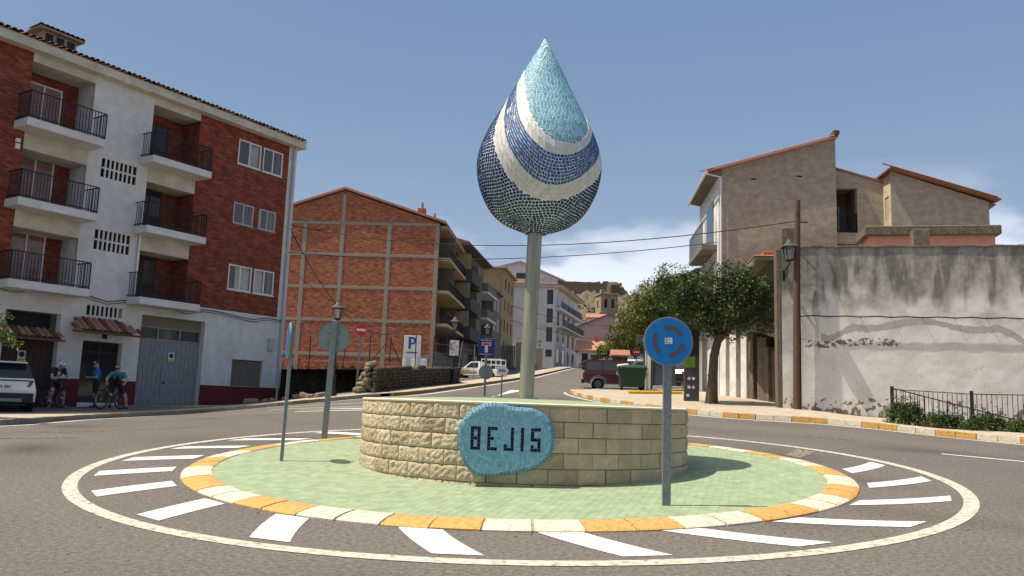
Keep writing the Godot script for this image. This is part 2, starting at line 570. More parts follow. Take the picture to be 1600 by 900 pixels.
func smooth_line(p: Array, n := 6) -> Array:
	var c := Curve2D.new()
	for k in p.size():
		var a: Vector2 = p[maxi(k - 1, 0)]
		var b: Vector2 = p[mini(k + 1, p.size() - 1)]
		var tg := (b - a) / 6.0
		c.add_point(p[k], -tg, tg)
	c.bake_interval = 0.1
	return resample_even(c, 0.5)


func resample_even(c: Curve2D, step: float) -> Array:
	var out := []
	var len := c.get_baked_length()
	var m := int(round(len / step))
	for k in m + 1:
		out.append(c.sample_baked(len * k / m))
	return out


# A sheet between two ground polylines with the same number of points, laid on the road's height.
func drape(a: Array, b: Array, across: int, dy: float, g: Geo = null) -> Geo:
	if g == null:
		g = Geo.new()
	var base := g.v.size()
	for k in a.size():
		for j in across + 1:
			var p: Vector2 = (a[k] as Vector2).lerp(b[k], float(j) / across)
			g.vert(gp(p.x, p.y, dy), Vector3(-0.01, 0.998, 0.057).normalized())
	for k in a.size() - 1:
		for j in across:
			var q := base + k * (across + 1) + j
			g.face(q, q + 1, q + across + 2)
			g.face(q, q + across + 2, q + across + 1)
	return g


func even(p: Array, n: int) -> Array:
	var c := Curve2D.new()
	for q in p:
		c.add_point(q)
	var out := []
	for k in n + 1:
		out.append(c.sample_baked(c.get_baked_length() * k / n))
	return out


func band(line: Array, off0: float, off1: float, dy: float, g: Geo = null) -> Geo:
	var a := []
	var b := []
	for k in line.size():
		var d: Vector2 = ((line[mini(k + 1, line.size() - 1)] as Vector2) - (line[maxi(k - 1, 0)] as Vector2)).normalized()
		var o := Vector2(d.y, -d.x)
		a.append(line[k] + o * off0)
		b.append(line[k] + o * off1)
	return drape(a, b, 1, dy, g)


func polar(r: float, deg: float) -> Vector2:
	return Vector2(CX + r * cos(deg_to_rad(deg)), -13.2 + r * sin(deg_to_rad(deg)))


# Kerb stones along a line; the stones stand on the outer (road) side of it.
func kerb(parent: Node, line: Array, width: float, height: float, pick: Array, len := 0.5) -> void:
	var cu := Curve2D.new()
	for q in line:
		cu.add_point(q)
	var total := cu.get_baked_length()
	var count := int(total / len)
	var sh := []
	for k in 3:
		var g := Geo.new()
		var prof := PackedVector2Array([Vector2(-width * 0.5, -0.1), Vector2(width * 0.5, -0.1), Vector2(width * 0.5, height), Vector2(-width * 0.5 + 0.035, height), Vector2(-width * 0.5, height - 0.045)])
		g.prism(prof, len - 0.012 - 0.006 * k, Transform3D(Basis(Vector3(0, 0, 1), Vector3(0, 1, 0), Vector3(-1, 0, 0)), Vector3.ZERO))
		sh.append(g.mesh())
	for k in count:
		var a := cu.sample_baked(len * k)
		var b := cu.sample_baked(len * (k + 1))
		var m := (a + b) * 0.5
		var d := (b - a).normalized()
		var x3 := (gp(b.x, b.y) - gp(a.x, a.y)).normalized()
		var z3 := x3.cross(Vector3.UP).normalized()
		part(parent, "kerb_stone", sh[k % 3], M[pick[(k / 2) % pick.size()]], Transform3D(Basis(x3, z3.cross(x3) * -1.0 if z3.cross(x3).y < 0 else z3.cross(x3), z3), gp(m.x, m.y) + Vector3(d.y, 0, -d.x) * 0.0 + Vector3(0, rf(-0.006, 0.006), 0)))


const LEFT_KERB := [Vector2(-34, -13.5), Vector2(-22, -15.5), Vector2(-15, -17.2), Vector2(-12.0, -18.9), Vector2(-11.9, -20.9), Vector2(-12.4, -23.5), Vector2(-12.6, -26), Vector2(-12.2, -28.6), Vector2(-11.2, -30.2), Vector2(-9.6, -30.9), Vector2(-8.2, -30.9), Vector2(-6.9, -31.2), Vector2(-5.5, -32.3), Vector2(-4.2, -34.0), Vector2(-2.9, -39.6), Vector2(0.1, -55), Vector2(2.2, -68), Vector2(7.3, -107), Vector2(9.5, -122)]
const RIGHT_KERB := [Vector2(3.0, -38.6), Vector2(2.95, -37.2), Vector2(3.05, -35.6), Vector2(3.43, -32.6), Vector2(3.93, -30.4), Vector2(4.6, -28.2), Vector2(5.47, -25.6), Vector2(6.6, -23.9), Vector2(7.9, -22.9), Vector2(8.75, -22.2), Vector2(10.1, -20.0), Vector2(11.2, -17.95), Vector2(12.6, -15), Vector2(14, -10.5), Vector2(15.2, -4), Vector2(15.6, 6)]


func ground() -> void:
	struct("ground", terrain_sheet(grid_line([[-300, -60, 30], [-60, -20, 5], [-20, 20, 2], [20, 60, 5], [60, 300, 30]]), grid_line([[-420, -140, 20], [-140, -45, 4], [-45, 10, 1], [10, 130, 20]]), -0.12), M.dirt)
	var rd := terrain_sheet(grid_line([[-60, -18, 3], [-18, 18, 0.4], [18, 60, 3]]), grid_line([[-140, -46, 2], [-46, 2, 0.4], [2, 42, 4]]), 0.0)
	# worn wheel lanes, oil and pale patches of the old surface
	var fl := FastNoiseLite.new()
	fl.seed = 61
	fl.frequency = 0.35
	fl.fractal_octaves = 4
	for k in rd.v.size():
		var q := rd.v[k]
		var r := Vector2(q.x - CX, q.z + 13.2).length()
		var n := fl.get_noise_2d(q.x, q.z)
		var n2 := fl.get_noise_2d(q.x * 0.25 + 50.0, q.z * 0.25)
		var lane := ss(6.7, 7.5, r + n * 0.5) * (1.0 - ss(8.2, 9.2, r + n * 0.6)) * 0.16 + ss(9.6, 10.3, r + n * 0.5) * (1.0 - ss(11.0, 12.0, r + n * 0.5)) * 0.14
		var rim := ss(4.8, 4.9, r) * (1.0 - ss(5.0, 5.25 + n * 0.3, r)) * 0.35
		var oil := maxf(0.0, fl.get_noise_2d(q.x * 1.9 + 9.0, q.z * 1.9) - 0.3) * 1.2
		var f := clampf(1.0 - lane * ss(-0.35, 0.3, n2 + 0.15) - rim - oil + n * 0.16 + n2 * 0.22, 0.45, 1.3)
		rd.c[k] = Color(f * (1.0 + 0.03 * n2), f, f * (1.0 - 0.04 * n2))
	struct("road", rd, M.asphalt)
	# grit and small stones lying on the road
	var gs := Geo.new()
	gs.box(Transform3D(), Vector3(0.014, 0.008, 0.011), 0.003)
	var gx := []
	for k in 700:
		var a := rf(-PI, PI)
		var r := rf(4.9, 5.15) if k % 3 == 0 else rf(5.0, 12.0)
		var p := Vector2(CX + cos(a) * r, CZ + sin(a) * r)
		if p.y > -2.2:
			continue
		gx.append(Transform3D(Basis.from_euler(Vector3(rf(-1, 1), rf(-PI, PI), 0)).scaled(Vector3.ONE * rf(0.5, 1.5)), gp(p.x, p.y, 0.005)))
	scatter(self, "grit", gs.mesh(), M.stone_pale, gx)
	tag(get_child(get_child_count() - 1), "loose pale grit lying on the asphalt round the roundabout", "grit")

	# pavements and their kerbs
	var lk := smooth_line(LEFT_KERB)
	var back := [Vector2(-45, -5), Vector2(-30, -15), Vector2(-24, -23), Vector2(-21, -27), Vector2(-19.5, -29), Vector2(-18.2, -31), Vector2(-17, -33), Vector2(-15.5, -35.5), Vector2(-14, -38), Vector2(-12, -41.2), Vector2(-9.5, -40), Vector2(-7.5, -38), Vector2(-6.3, -36), Vector2(-5.6, -34.6), Vector2(-5.0, -38), Vector2(-3.6, -44), Vector2(-1.6, -55), Vector2(0.4, -68), Vector2(5.4, -107), Vector2(7.4, -122)]
	var n := 260
	struct("pavement_left", drape(even(lk, n), even(back, n), 8, 0.13), M.pavement)
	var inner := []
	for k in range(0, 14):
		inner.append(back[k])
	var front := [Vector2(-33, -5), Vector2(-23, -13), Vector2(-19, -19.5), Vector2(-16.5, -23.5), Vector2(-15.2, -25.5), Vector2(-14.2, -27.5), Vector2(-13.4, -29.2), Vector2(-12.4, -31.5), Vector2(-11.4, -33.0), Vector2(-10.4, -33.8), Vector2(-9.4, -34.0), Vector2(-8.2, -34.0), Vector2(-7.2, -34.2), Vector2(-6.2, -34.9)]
	struct("pavement_painted_shade", drape(even(front, 80), even(inner, 80), 6, 0.136), M.pavement_shade_tone)  # same pavement continuing; the block's ground shade is painted in as a darker strip
	var kl := thing("kerb", "low grey and faded yellow kerb along the pavement before the white and brick block", "kerb")
	var near_l := []
	var far_l := []
	for p in lk:
		if p.y > -60.0:
			(near_l if p.y > -33.0 else far_l).append(p)
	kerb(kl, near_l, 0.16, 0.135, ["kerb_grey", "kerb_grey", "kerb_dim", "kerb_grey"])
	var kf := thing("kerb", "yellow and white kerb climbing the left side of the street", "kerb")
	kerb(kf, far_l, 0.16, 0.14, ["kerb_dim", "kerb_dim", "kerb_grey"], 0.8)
	struct("edge_line_left", band(lk, -0.55, -0.4, 0.006), M.line_paint)

	var rk := smooth_line(RIGHT_KERB)
	var rback := [Vector2(3.2, -39.4), Vector2(4.2, -39.6), Vector2(5.5, -39.5), Vector2(7.5, -40), Vector2(9.5, -47), Vector2(12.6, -50), Vector2(12.2, -43), Vector2(11.5, -37.7), Vector2(10.5, -31), Vector2(10.2, -26.8), Vector2(13.5, -26), Vector2(17, -23.5), Vector2(20, -18), Vector2(22, -8), Vector2(22, 6)]
	struct("pavement_right", drape(even(rk, 130), even(rback, 130), 12, 0.13), M.pavement)
	var far_walk := [Vector2(7.5, -40.2), Vector2(9.0, -47), Vector2(10.5, -58), Vector2(12.5, -70)]
	var far_back := [Vector2(12.8, -40.2), Vector2(12.8, -47), Vector2(14, -58), Vector2(16, -70)]
	struct("pavement_under_trees", drape(even(far_walk, 30), even(far_back, 30), 3, 0.125), M.pavement)
	var kr := thing("kerb", "bright yellow and white painted kerb curving past the big tree and the fence", "kerb")
	kerb(kr, rk, 0.18, 0.145, ["kerb_white", "kerb_yellow"])
	struct("edge_line_right", band(rk, -0.42, -0.3, 0.006), M.line_paint)
	# the raised yellow kerb in front of the bin
	var yk := thing("kerb", "short bright yellow kerb below the green bin on the traffic island", "kerb")
	kerb(yk, [Vector2(7.6, -36.2), Vector2(5.0, -35.6)], 0.22, 0.26, ["yellow_paint"])

	# roundabout markings
	var ring_a := []
	var ring_b := []
	for k in 181:
		ring_a.append(polar(6.16, k * 2.0))
		ring_b.append(polar(6.33, k * 2.0))
	struct("ring_line", drape(ring_a, ring_b, 1, 0.006), M.ring_paint)
	var bars := [[101.5, 95.5], [86, 80], [72, 63.5], [56.5, 46.5], [38, 26.5], [20, 9.5], [3.5, -6.5], [-17.5, -25], [-50, -57], [-67, -73], [-84, -90], [-100, -106], [118, 112.5], [133, 129], [150, 146], [165.5, 162.5], [181, 177], [198, 192], [215.5, 207], [233, 227], [246, 240]]
	for k in bars.size():
		var b = bars[k]
		var worn: bool = k == 7
		var w := 2.35 if k != 17 else 2.0
		var a0 := []
		var a1 := []
		for j in 7:
			var f := j / 6.0
			var r := lerpf(5.08, 6.03, f)
			var ang := lerpf(b[0], b[1], f)
			a0.append(polar(r, ang - w * 5.5 / r))
			a1.append(polar(r, ang + w * 5.5 / r))
		struct("hatch_bar", drape(a0, a1, 2, 0.006), M.worn_paint if worn else M.line_paint)
	# splitter markings and lane lines on the arms
	struct("splitter_marking", drape(even([Vector2(-0.7, -33.4), Vector2(0.75, -40.2)], 8), even([Vector2(-0.6, -33.4), Vector2(0.1, -40.2)], 8), 1, 0.006), M.line_paint)
	for q in [[Vector2(-7.6, -26.4), Vector2(-4.2, -26.0), 0.16], [Vector2(-6.2, -24.2), Vector2(-3.9, -24.6), 0.2], [Vector2(-7.4, -28.2), Vector2(-3.6, -28.4), 0.14], [Vector2(-12, -20.4), Vector2(-8.2, -21.6), 0.05], [Vector2(-10.2, -15.4), Vector2(-8.2, -15.9), 0.09], [Vector2(-9.5, -16.9), Vector2(-6.9, -18.6), 0.06], [Vector2(6.6, -18.7), Vector2(7.5, -17.9), 0.08], [Vector2(8.1, -15.5), Vector2(10.2, -13.2), 0.1], [Vector2(2.4, -44), Vector2(3.4, -52), 0.09], [Vector2(0.6, -24.5), Vector2(0.2, -30), 0.1]]:
		struct("lane_line", band(even([q[0], q[1]], 10), -q[2] * 0.5, q[2] * 0.5, 0.006), M.worn_paint if q[2] < 0.1 else M.line_paint)
	struct("hatch_wedge", drape(even([Vector2(-6.4, -25.4), Vector2(-3.7, -25.3)], 8), even([Vector2(-6.3, -25.35), Vector2(-3.8, -24.85)], 8), 1, 0.006), M.line_paint)
	# blue parking bay beyond the island
	for q in [[Vector2(4.7, -43.4), Vector2(5.9, -43.4)], [Vector2(6.8, -43.6), Vector2(8.6, -43.6)]]:
		struct("blue_bay_paint", drape(even([q[0], q[1]], 6), even([q[0] + Vector2(0.6, -2.2), q[1] + Vector2(0.6, -2.2)], 6), 3, 0.006), M.blue_paint)
	struct("bay_line", band(even([Vector2(3.2, -40.2), Vector2(5.6, -45.6)], 10), -0.05, 0.05, 0.006), M.line_paint)


func roundabout() -> void:
	# painted pavers: the nearest ones one by one, the others joined
	var base_a := []
	var base_b := []
	for k in 121:
		var an := deg_to_rad(k * 3.0)
		base_a.append(Vector2(CX + 4.55 * cos(an), CZ + 4.55 * sin(an)))
		base_b.append(Vector2(CX + 0.05 * cos(an), CZ + 0.05 * sin(an)))
	var isl := struct("roundabout_surface", drape(base_a, base_b, 14, 0.0332), M.green_joint)
	var pm := []
	for k in 3:
		var g := Geo.new()
		g.box(Transform3D(Basis(), Vector3.ZERO), Vector3(0.0990 - 0.0005 * k, 0.03, 0.1990 - 0.0005 * k), 0.0012)
		pm.append(g.mesh())
	var dir := Vector2(sin(deg_to_rad(17)), -cos(deg_to_rad(17)))
	var side := Vector2(-dir.y, dir.x)
	var list := []
	for a in range(-50, 51):
		for b in range(-26, 27):
			var p := Vector2(CX, CZ) + side * (a * 0.1) + dir * (b * 0.2 + (0.1 if posmod(a, 2) else 0.0))
			var r := (p - Vector2(CX, CZ)).length()
			if r < 4.52 and (p - Vector2(PX, PZ)).length() > 2.5:
				list.append(p)
	list.sort_custom(func(p, q): return p.y - absf(p.x) * 0.15 > q.y - absf(q.x) * 0.15)
	var rest := [[], []]
	for k in list.size():
		var p: Vector2 = list[k]
		var y3 := Vector3(-0.0178, 1, 0.0577).normalized()
		var z3 := Vector3(dir.x, 0, dir.y)
		z3 = (z3 - y3 * z3.dot(y3)).normalized()
		var tl := rf(-0.003, 0.003)
		var x := Transform3D(Basis(y3.cross(z3), y3, z3).rotated(z3, tl).rotated(Vector3.UP, rf(-0.012, 0.012)), gp(p.x, p.y, 0.02 + rf(-0.0005, 0.0008)))
		if k < 300:
			part(isl, "paver", pm[k % 3], M.green_paver if rng.randf() < 0.6 else M.green_paver_pale, x)
		else:
			rest[0 if rng.randf() < 0.6 else 1].append(x)
	scatter(isl, "pavers", pm[0], M.green_paver, rest[0])
	scatter(isl, "pavers", pm[1], M.green_paver_pale, rest[1])

	# sloping kerb of painted blocks round the island
	var rk := thing("roundabout_kerb", "sloping yellow and white kerb blocks round the green island of the roundabout", "kerb")
	var km := []
	for k in 4:
		var g := Geo.new()
		var nseg := 6
		var half := deg_to_rad(2.93 - 0.05 * k)
		var prof := [Vector2(4.88, -0.1), Vector2(4.88, 0.014), Vector2(4.858, 0.03), Vector2(4.68, 0.052), Vector2(4.52, 0.055), Vector2(4.49, 0.045), Vector2(4.49, -0.05)]
		g.lathe(prof, nseg, Transform3D(), -half, half)
		for s in [-1.0, 1.0]:
			var d := Vector3(sin(half * s), 0, cos(half * s))
			var o: Vector3 = Vector3(cos(half), 0, -sin(half * s)) * s
			for j in range(1, prof.size() - 1):
				g.tri(d * prof[0].x + Vector3(0, prof[0].y, 0), d * prof[j].x + Vector3(0, prof[j].y, 0), d * prof[j + 1].x + Vector3(0, prof[j + 1].y, 0), o)
		km.append(g.mesh())
	var bed := Geo.new()
	bed.lathe([Vector2(4.865, -0.08), Vector2(4.865, 0.012), Vector2(4.68, 0.042), Vector2(4.50, 0.044)], 90)
	var y3 := Vector3(-0.0178, 1, 0.0577).normalized()
	var bz := (Vector3(0, 0, 1) - y3 * y3.z).normalized()
	part(rk, "mortar_bed", bed, M.concrete, Transform3D(Basis(y3.cross(bz), y3, bz), Vector3(CX, h(CX, CZ), CZ)))
	for k in 60:
		var an := 74.0 + 6.0 * k
		var z3 := Vector3(cos(deg_to_rad(an)), 0, sin(deg_to_rad(an)))
		var zt := (z3 - y3 * z3.dot(y3)).normalized()
		var yel := posmod(int(floor((an - 71.0) / 12.0)), 2) == 0
		part(rk, "kerb_block", km[k % 4], M.kerb_yellow if yel else M.kerb_white, Transform3D(Basis(y3.cross(zt), y3, zt), Vector3(CX, h(CX, CZ) + rf(-0.004, 0.004), CZ) + zt * rf(-0.008, 0.008)))


# ---------------------------------------------------------------- plinth, pole and drop
func plinth() -> void:
	var w := thing("plinth", "round retaining wall of cream split-face blocks in the middle of the roundabout", "plinth", Vector3(PX, 0, PZ))
	var core := Geo.new()
	core.lathe([Vector2(2.505, 0.3), Vector2(2.505, 1.66)], 60)
	part(w, "mortar_core", core, M.mortar)
	var bm := []
	var fn := FastNoiseLite.new()
	fn.seed = 31
	fn.frequency = 13.0
	fn.fractal_octaves = 4
	fn.fractal_gain = 0.6
	for k in 8:
		var g := Geo.new()
		var nx := 20
		var ny := 11
		var bw := 0.387
		var bh := 0.191
		var pts := []
		for b in ny + 1:
			for a in nx + 1:
				var u := float(a) / nx
				var vv := float(b) / ny
				var edge: float = minf(minf(u, 1 - u) * nx, minf(vv, 1 - vv) * ny)
				var d: float = 0.0 if edge < 0.5 else (0.013 + 0.024 * fn.get_noise_3d(u * bw * 1.0, vv * bh, k * 3.7)) * clampf(edge / 1.6, 0.0, 1.0)
				pts.append(Vector3((u - 0.5) * bw, (vv - 0.5) * bh, d))
		var nor := []
		for b in ny + 1:
			for a in nx + 1:
				var l: Vector3 = pts[b * (nx + 1) + maxi(a - 1, 0)]
				var r: Vector3 = pts[b * (nx + 1) + mini(a + 1, nx)]
				var dn: Vector3 = pts[maxi(b - 1, 0) * (nx + 1) + a]
				var up: Vector3 = pts[mini(b + 1, ny) * (nx + 1) + a]
				nor.append((r - l).cross(up - dn).normalized())
		for q in pts.size():
			g.vert(pts[q], nor[q])
		for b in ny:
			for a in nx:
				var q := b * (nx + 1) + a
				g.face(q, q + 1, q + nx + 2)
				g.face(q, q + nx + 2, q + nx + 1)
		for e in [[Vector3(-1, 0, 0), 0], [Vector3(1, 0, 0), 1], [Vector3(0, -1, 0), 2], [Vector3(0, 1, 0), 3]]:
			var hx := bw * 0.5
			var hy := bh * 0.5
			var ax: Array = [[Vector3(-hx, -hy, 0), Vector3(-hx, hy, 0)], [Vector3(hx, -hy, 0), Vector3(hx, hy, 0)], [Vector3(-hx, -hy, 0), Vector3(hx, -hy, 0)], [Vector3(-hx, hy, 0), Vector3(hx, hy, 0)]][e[1]]
			g.quad(ax[0], ax[1], ax[1] + Vector3(0, 0, -0.1), ax[0] + Vector3(0, 0, -0.1), e[0])
		bm.append(g.mesh())
	for row in 6:
		for k in 40:
			var an := TAU * (k + (0.5 if row % 2 else 0.0) + 0.18) / 40.0 + rf(-0.002, 0.002)
			var d := Vector3(sin(an), 0, cos(an))
			var y := 1.58 - 0.2 * row
			var ground_y := h(PX + d.x * 2.5, PZ + d.z * 2.5) + 0.035
			if y + 0.1 < ground_y:
				continue
			var mirror := 1.0 if rng.randf() < 0.5 else -1.0
			part(w, "block", bm[rng.randi() % 8], [M.split_block, M.split_block_pale, M.split_block, M.split_block_dark][rng.randi() % 4], Transform3D(Basis(Vector3(cos(an), 0, -sin(an)), Vector3.UP, d).rotated(d, PI if mirror < 0 else 0.0), d * (2.525 + rf(-0.004, 0.004)) + Vector3(0, y, 0)))
	var cap := Geo.new()
	cap.lathe([Vector2(2.3, 1.655), Vector2(2.552, 1.68), Vector2(2.556, 1.70), Vector2(2.53, 1.712), Vector2(2.30, 1.714)], 72)
	part(w, "cap", cap, M.cap)
	var top := Geo.new()
	top.lathe([Vector2(2.42, 1.7145), Vector2(2.1, 1.727), Vector2(1.0, 1.768), Vector2(0.0, 1.775)], 60)
	part(w, "green_top", top, M.green_paver)


func level(c: Array, ph: float) -> float:
	# height share of a tilted band edge on the drop at the angle ph (0 faces the camera, positive to the right)
	var d := ph - deg_to_rad(19.5)
	var s := 0.4
	var lo := -0.2
	var hi := 1.2
	for k in 22:
		s = (lo + hi) * 0.5
		var v: float = s - c[0] - drop_r(clampf(s, 0, 1)) * (c[1] * cos(d) + c[2] * cos(2 * d) + c[3] * sin(d) + c[4] * sin(2 * d))
		if v > 0.0:
			hi = s
		else:
			lo = s
	return s


const DROP := [[0, 0.112], [0.006, 0.203], [0.03, 0.467], [0.065, 0.655], [0.107, 0.787], [0.145, 0.863], [0.185, 0.929], [0.23, 0.985], [0.273, 1.015], [0.335, 1.037], [0.385, 1.015], [0.42, 0.987], [0.5, 0.886], [0.579, 0.746], [0.666, 0.591], [0.754, 0.436], [0.816, 0.341], [0.872, 0.244], [0.92, 0.158], [0.98, 0.051], [1, 0.014]]


func drop_r(s: float) -> float:
	for k in DROP.size() - 1:
		if s <= DROP[k + 1][0]:
			return lerpf(DROP[k][1], DROP[k + 1][1], (s - DROP[k][0]) / (DROP[k + 1][0] - DROP[k][0]))
	return 0.015


func drop_point(s: float, ph: float, lift := 0.0) -> Vector3:
	s = clampf(s, 0.0, 1.0)
	var e := 0.012
	var s0 := maxf(s - e, 0.0)
	var s1 := minf(s + e, 1.0)
	var nrm := Vector2((s1 - s0) * 3.37, -(drop_r(s1) - drop_r(s0))).normalized()
	var r := (drop_r(s0) + drop_r(s1)) * 0.5 + nrm.x * lift
	return Vector3(sin(ph) * r, s * 3.37 + nrm.y * lift, cos(ph) * r)


func mosaic_tile(g: Geo, q: Array, nn: Vector3, th: float) -> void:
	# four corners on the surface; the tile stands proud of the grout
	var top := []
	var mid := Vector3.ZERO
	for p in q:
		mid += p * 0.25
	for p in q:
		top.append(p + (mid - p) * 0.05 + nn * th)
	g.quad(top[0], top[1], top[2], top[3], nn)
	for k in 4:
		var k2 := (k + 1) % 4
		g.quad(q[k], q[k2], top[k2], top[k], (q[k] + q[k2]) * 0.5 - mid)


func drop() -> void:
	var lean := deg_to_rad(-1.0)
	var pole := Geo.new()
	pole.tube([Vector3(0, -0.2, 0), Vector3(0, 2.85, 0)], [0.118], 24)
	pole.tube([Vector3(0, -0.02, 0), Vector3(0, 0.03, 0)], [0.2], 24)
	var px := Transform3D(Basis.from_euler(Vector3(0, 0, deg_to_rad(-1.25))), Vector3(0.286, 1.77, PZ))
	single("column", pole, M.steel_pole, "tall round steel column that carries the mosaic water drop", "column", "", px)
	var d := thing("water_drop_sculpture", "giant mosaic water drop in navy, blue, white and light blue bands", "sculpture", Vector3(0.36, 4.47, PZ))
	d.rotation.z = lean
	var body := Geo.new()
	var prof := []
	for k in 241:
		var p := drop_point(k / 240.0, 0.0)
		prof.append(Vector2(p.z, p.y))
	body.lathe([Vector2(0.0, 0.0)] + prof + [Vector2(0.0, 3.375)], 72)
	part(d, "body", body, M.grout)
	var c1 := [0.731, -0.281, -0.074, -0.159, 0.076]
	var c2 := [0.622, -0.198, -0.1, -0.176, 0.111]
	var c3 := [0.496, -0.218, -0.125, -0.156, 0.132]
	var c4 := [0.538, -0.472, -0.047, -0.116, 0.125]
	var tab := []
	for c in [c1, c2, c3, c4]:
		var row := []
		for k in 361:
			var lv := level(c, deg_to_rad(k - 180.0))
			row.append(lv if tab.is_empty() else minf(lv, tab[-1][k] - 0.012))
		tab.append(row)
	var at := func(b: int, ph: float) -> float:
		var f := fposmod(rad_to_deg(ph) + 180.0, 360.0)
		var k := int(f)
		return lerpf(tab[b][k], tab[b][mini(k + 1, 360)], f - k)
	var gl := Geo.new()
	var gb := Geo.new()
	var gn := Geo.new()
	var gw := Geo.new()
	var gw2 := Geo.new()
	# share of the height at a given arc length along the outline
	var arc := [0.0]
	for k in range(1, 241):
		var p := drop_point((k - 1) / 240.0, 0.0)
		var q := drop_point(k / 240.0, 0.0)
		arc.append(arc[-1] + p.distance_to(q))
	var total: float = arc[-1]
	var share := func(v: float) -> float:
		var want := clampf(v, 0.0, 1.0) * total
		var lo := 0
		var hi := 240
		while hi - lo > 1:
			var m := (lo + hi) / 2
			if arc[m] > want:
				hi = m
			else:
				lo = m
		return (lo + (want - arc[lo]) / maxf(arc[hi] - arc[lo], 0.0001)) / 240.0
	# kinds: 0 white, 1 blue (rows follow the band); 2 navy, 3 light blue (level rows cut off at the band)
	for spec in [[gw, 0, 1, 2, 0], [gb, 1, 2, 9, 1], [gw2, 2, 3, 3, 0], [gn, 3, -1, 74, 2], [gl, -2, 0, 74, 3]]:
		var g: Geo = spec[0]
		var rows: int = spec[3]
		var kind: int = spec[4]
		var lev := kind >= 2
		var f := func(v: float, p: float) -> float:
			if lev:
				return share.call(v)
			var up: float = at.call(spec[1], p)
			var lo: float = at.call(spec[2], p)
			return lerpf(lo, up, v)
		for r in rows:
			var ph := -PI + rf(0.0, 0.5)
			var stop := ph + TAU
			var wave := rf(0, TAU)
			while ph < stop:
				var w := rf(0.045, 0.072) if kind else rf(0.12, 0.2)
				var v0: float = (r + (0.1 if kind else 0.0)) / rows
				var v1: float = (r + (0.9 if kind else 1.0)) / rows
				if lev:
					var bend := (0.5 * sin(ph * 3.0 + r * 0.06) + 0.3 * sin(ph * 7.0 - r * 0.11)) * ss(2.0, 9.0, r) / rows
					v0 += bend
					v1 += bend
				var vm := (v0 + v1) * 0.5
				var sm: float = f.call(vm, ph)
				var rad := maxf(drop_r(clampf(sm, 0, 1)), 0.03)
				var slope: float = (f.call(vm, ph + 0.02) - f.call(vm, ph - 0.02)) * 3.37 / 0.04
				var dp := w / maxf(sqrt(rad * rad + slope * slope), 0.03)
				if ph + dp > stop:
					dp = stop - ph
					if dp < 0.01:
						break
				var gap := dp * (0.17 if kind else 0.015)
				var p0 := ph + gap
				var p1 := ph + dp
				ph += dp
				var pm := (p0 + p1) * 0.5
				if not lev and (f.call(v1, p0) - f.call(v0, p0)) * 3.37 < 0.012:
					continue
				if kind == 3 and f.call(v1, pm) < at.call(0, pm) + 0.008:
					continue
				if kind == 2 and f.call(v0, pm) > at.call(3, pm) - 0.008:
					continue
				var jit := 0.1 if kind else 0.01
				var q := []
				for cn in [[v0, p0], [v0, p1], [v1, p1], [v1, p0]]:
					var s: float = f.call(cn[0] + rf(-jit, jit) / rows, cn[1] + rf(-jit, jit) * dp)
					if kind == 3:
						s = maxf(s, at.call(0, cn[1]) + 0.003)
					elif kind == 2:
						s = minf(s, at.call(3, cn[1]) - 0.003)
					q.append(drop_point(s, cn[1], 0.0))
				var nn: Vector3 = (q[2] - q[0]).cross(q[3] - q[1]).normalized()
				if nn.length() < 0.5 or (q[2] - q[0]).length() < 0.02:
					continue
				if nn.dot(q[0] - Vector3(0, 1.2, 0)) < 0:
					nn = -nn
				var k := rf(0.72, 1.25)
				if kind == 1:
					g.col = Color(0.040 * k, 0.10 * k, 0.25 * k)
				elif kind == 2:
					g.col = Color(0.018 * k, 0.040 * k, 0.105 * k)
				elif kind == 3:
					g.col = Color(0.15 * k, 0.36 * k, 0.45 * k)
				nn = (nn + Vector3(rf(-1, 1), rf(-1, 1), rf(-1, 1)) * 0.03).normalized()
				mosaic_tile(g, q, nn, 0.004 if kind else 0.007)
	for k in 18:
		for w in 2:
			var q := []
			for cn in [[0.0, 0.06], [0.0, 0.94], [1.0, 0.94], [1.0, 0.06]]:
				var a: float = TAU * (k + cn[1] + w * 0.5) / 18.0
				var r: float = 0.115 + 0.036 * (w + cn[0] * 0.9)
				q.append(Vector3(sin(a) * r, 0.0, cos(a) * r))
			gn.col = Color(0.014, 0.030, 0.085) * rf(0.7, 1.2)
			mosaic_tile(gn, q, Vector3(0, -1, 0), 0.004)
	stuff(part(d, "light_blue_tiles", gl, M.tile))
	stuff(part(d, "blue_tiles", gb, M.tile))
	stuff(part(d, "navy_tiles", gn, M.tile))
	stuff(part(d, "white_tiles", gw, M.tile_white))
	stuff(part(d, "white_tiles", gw2, M.tile_white))


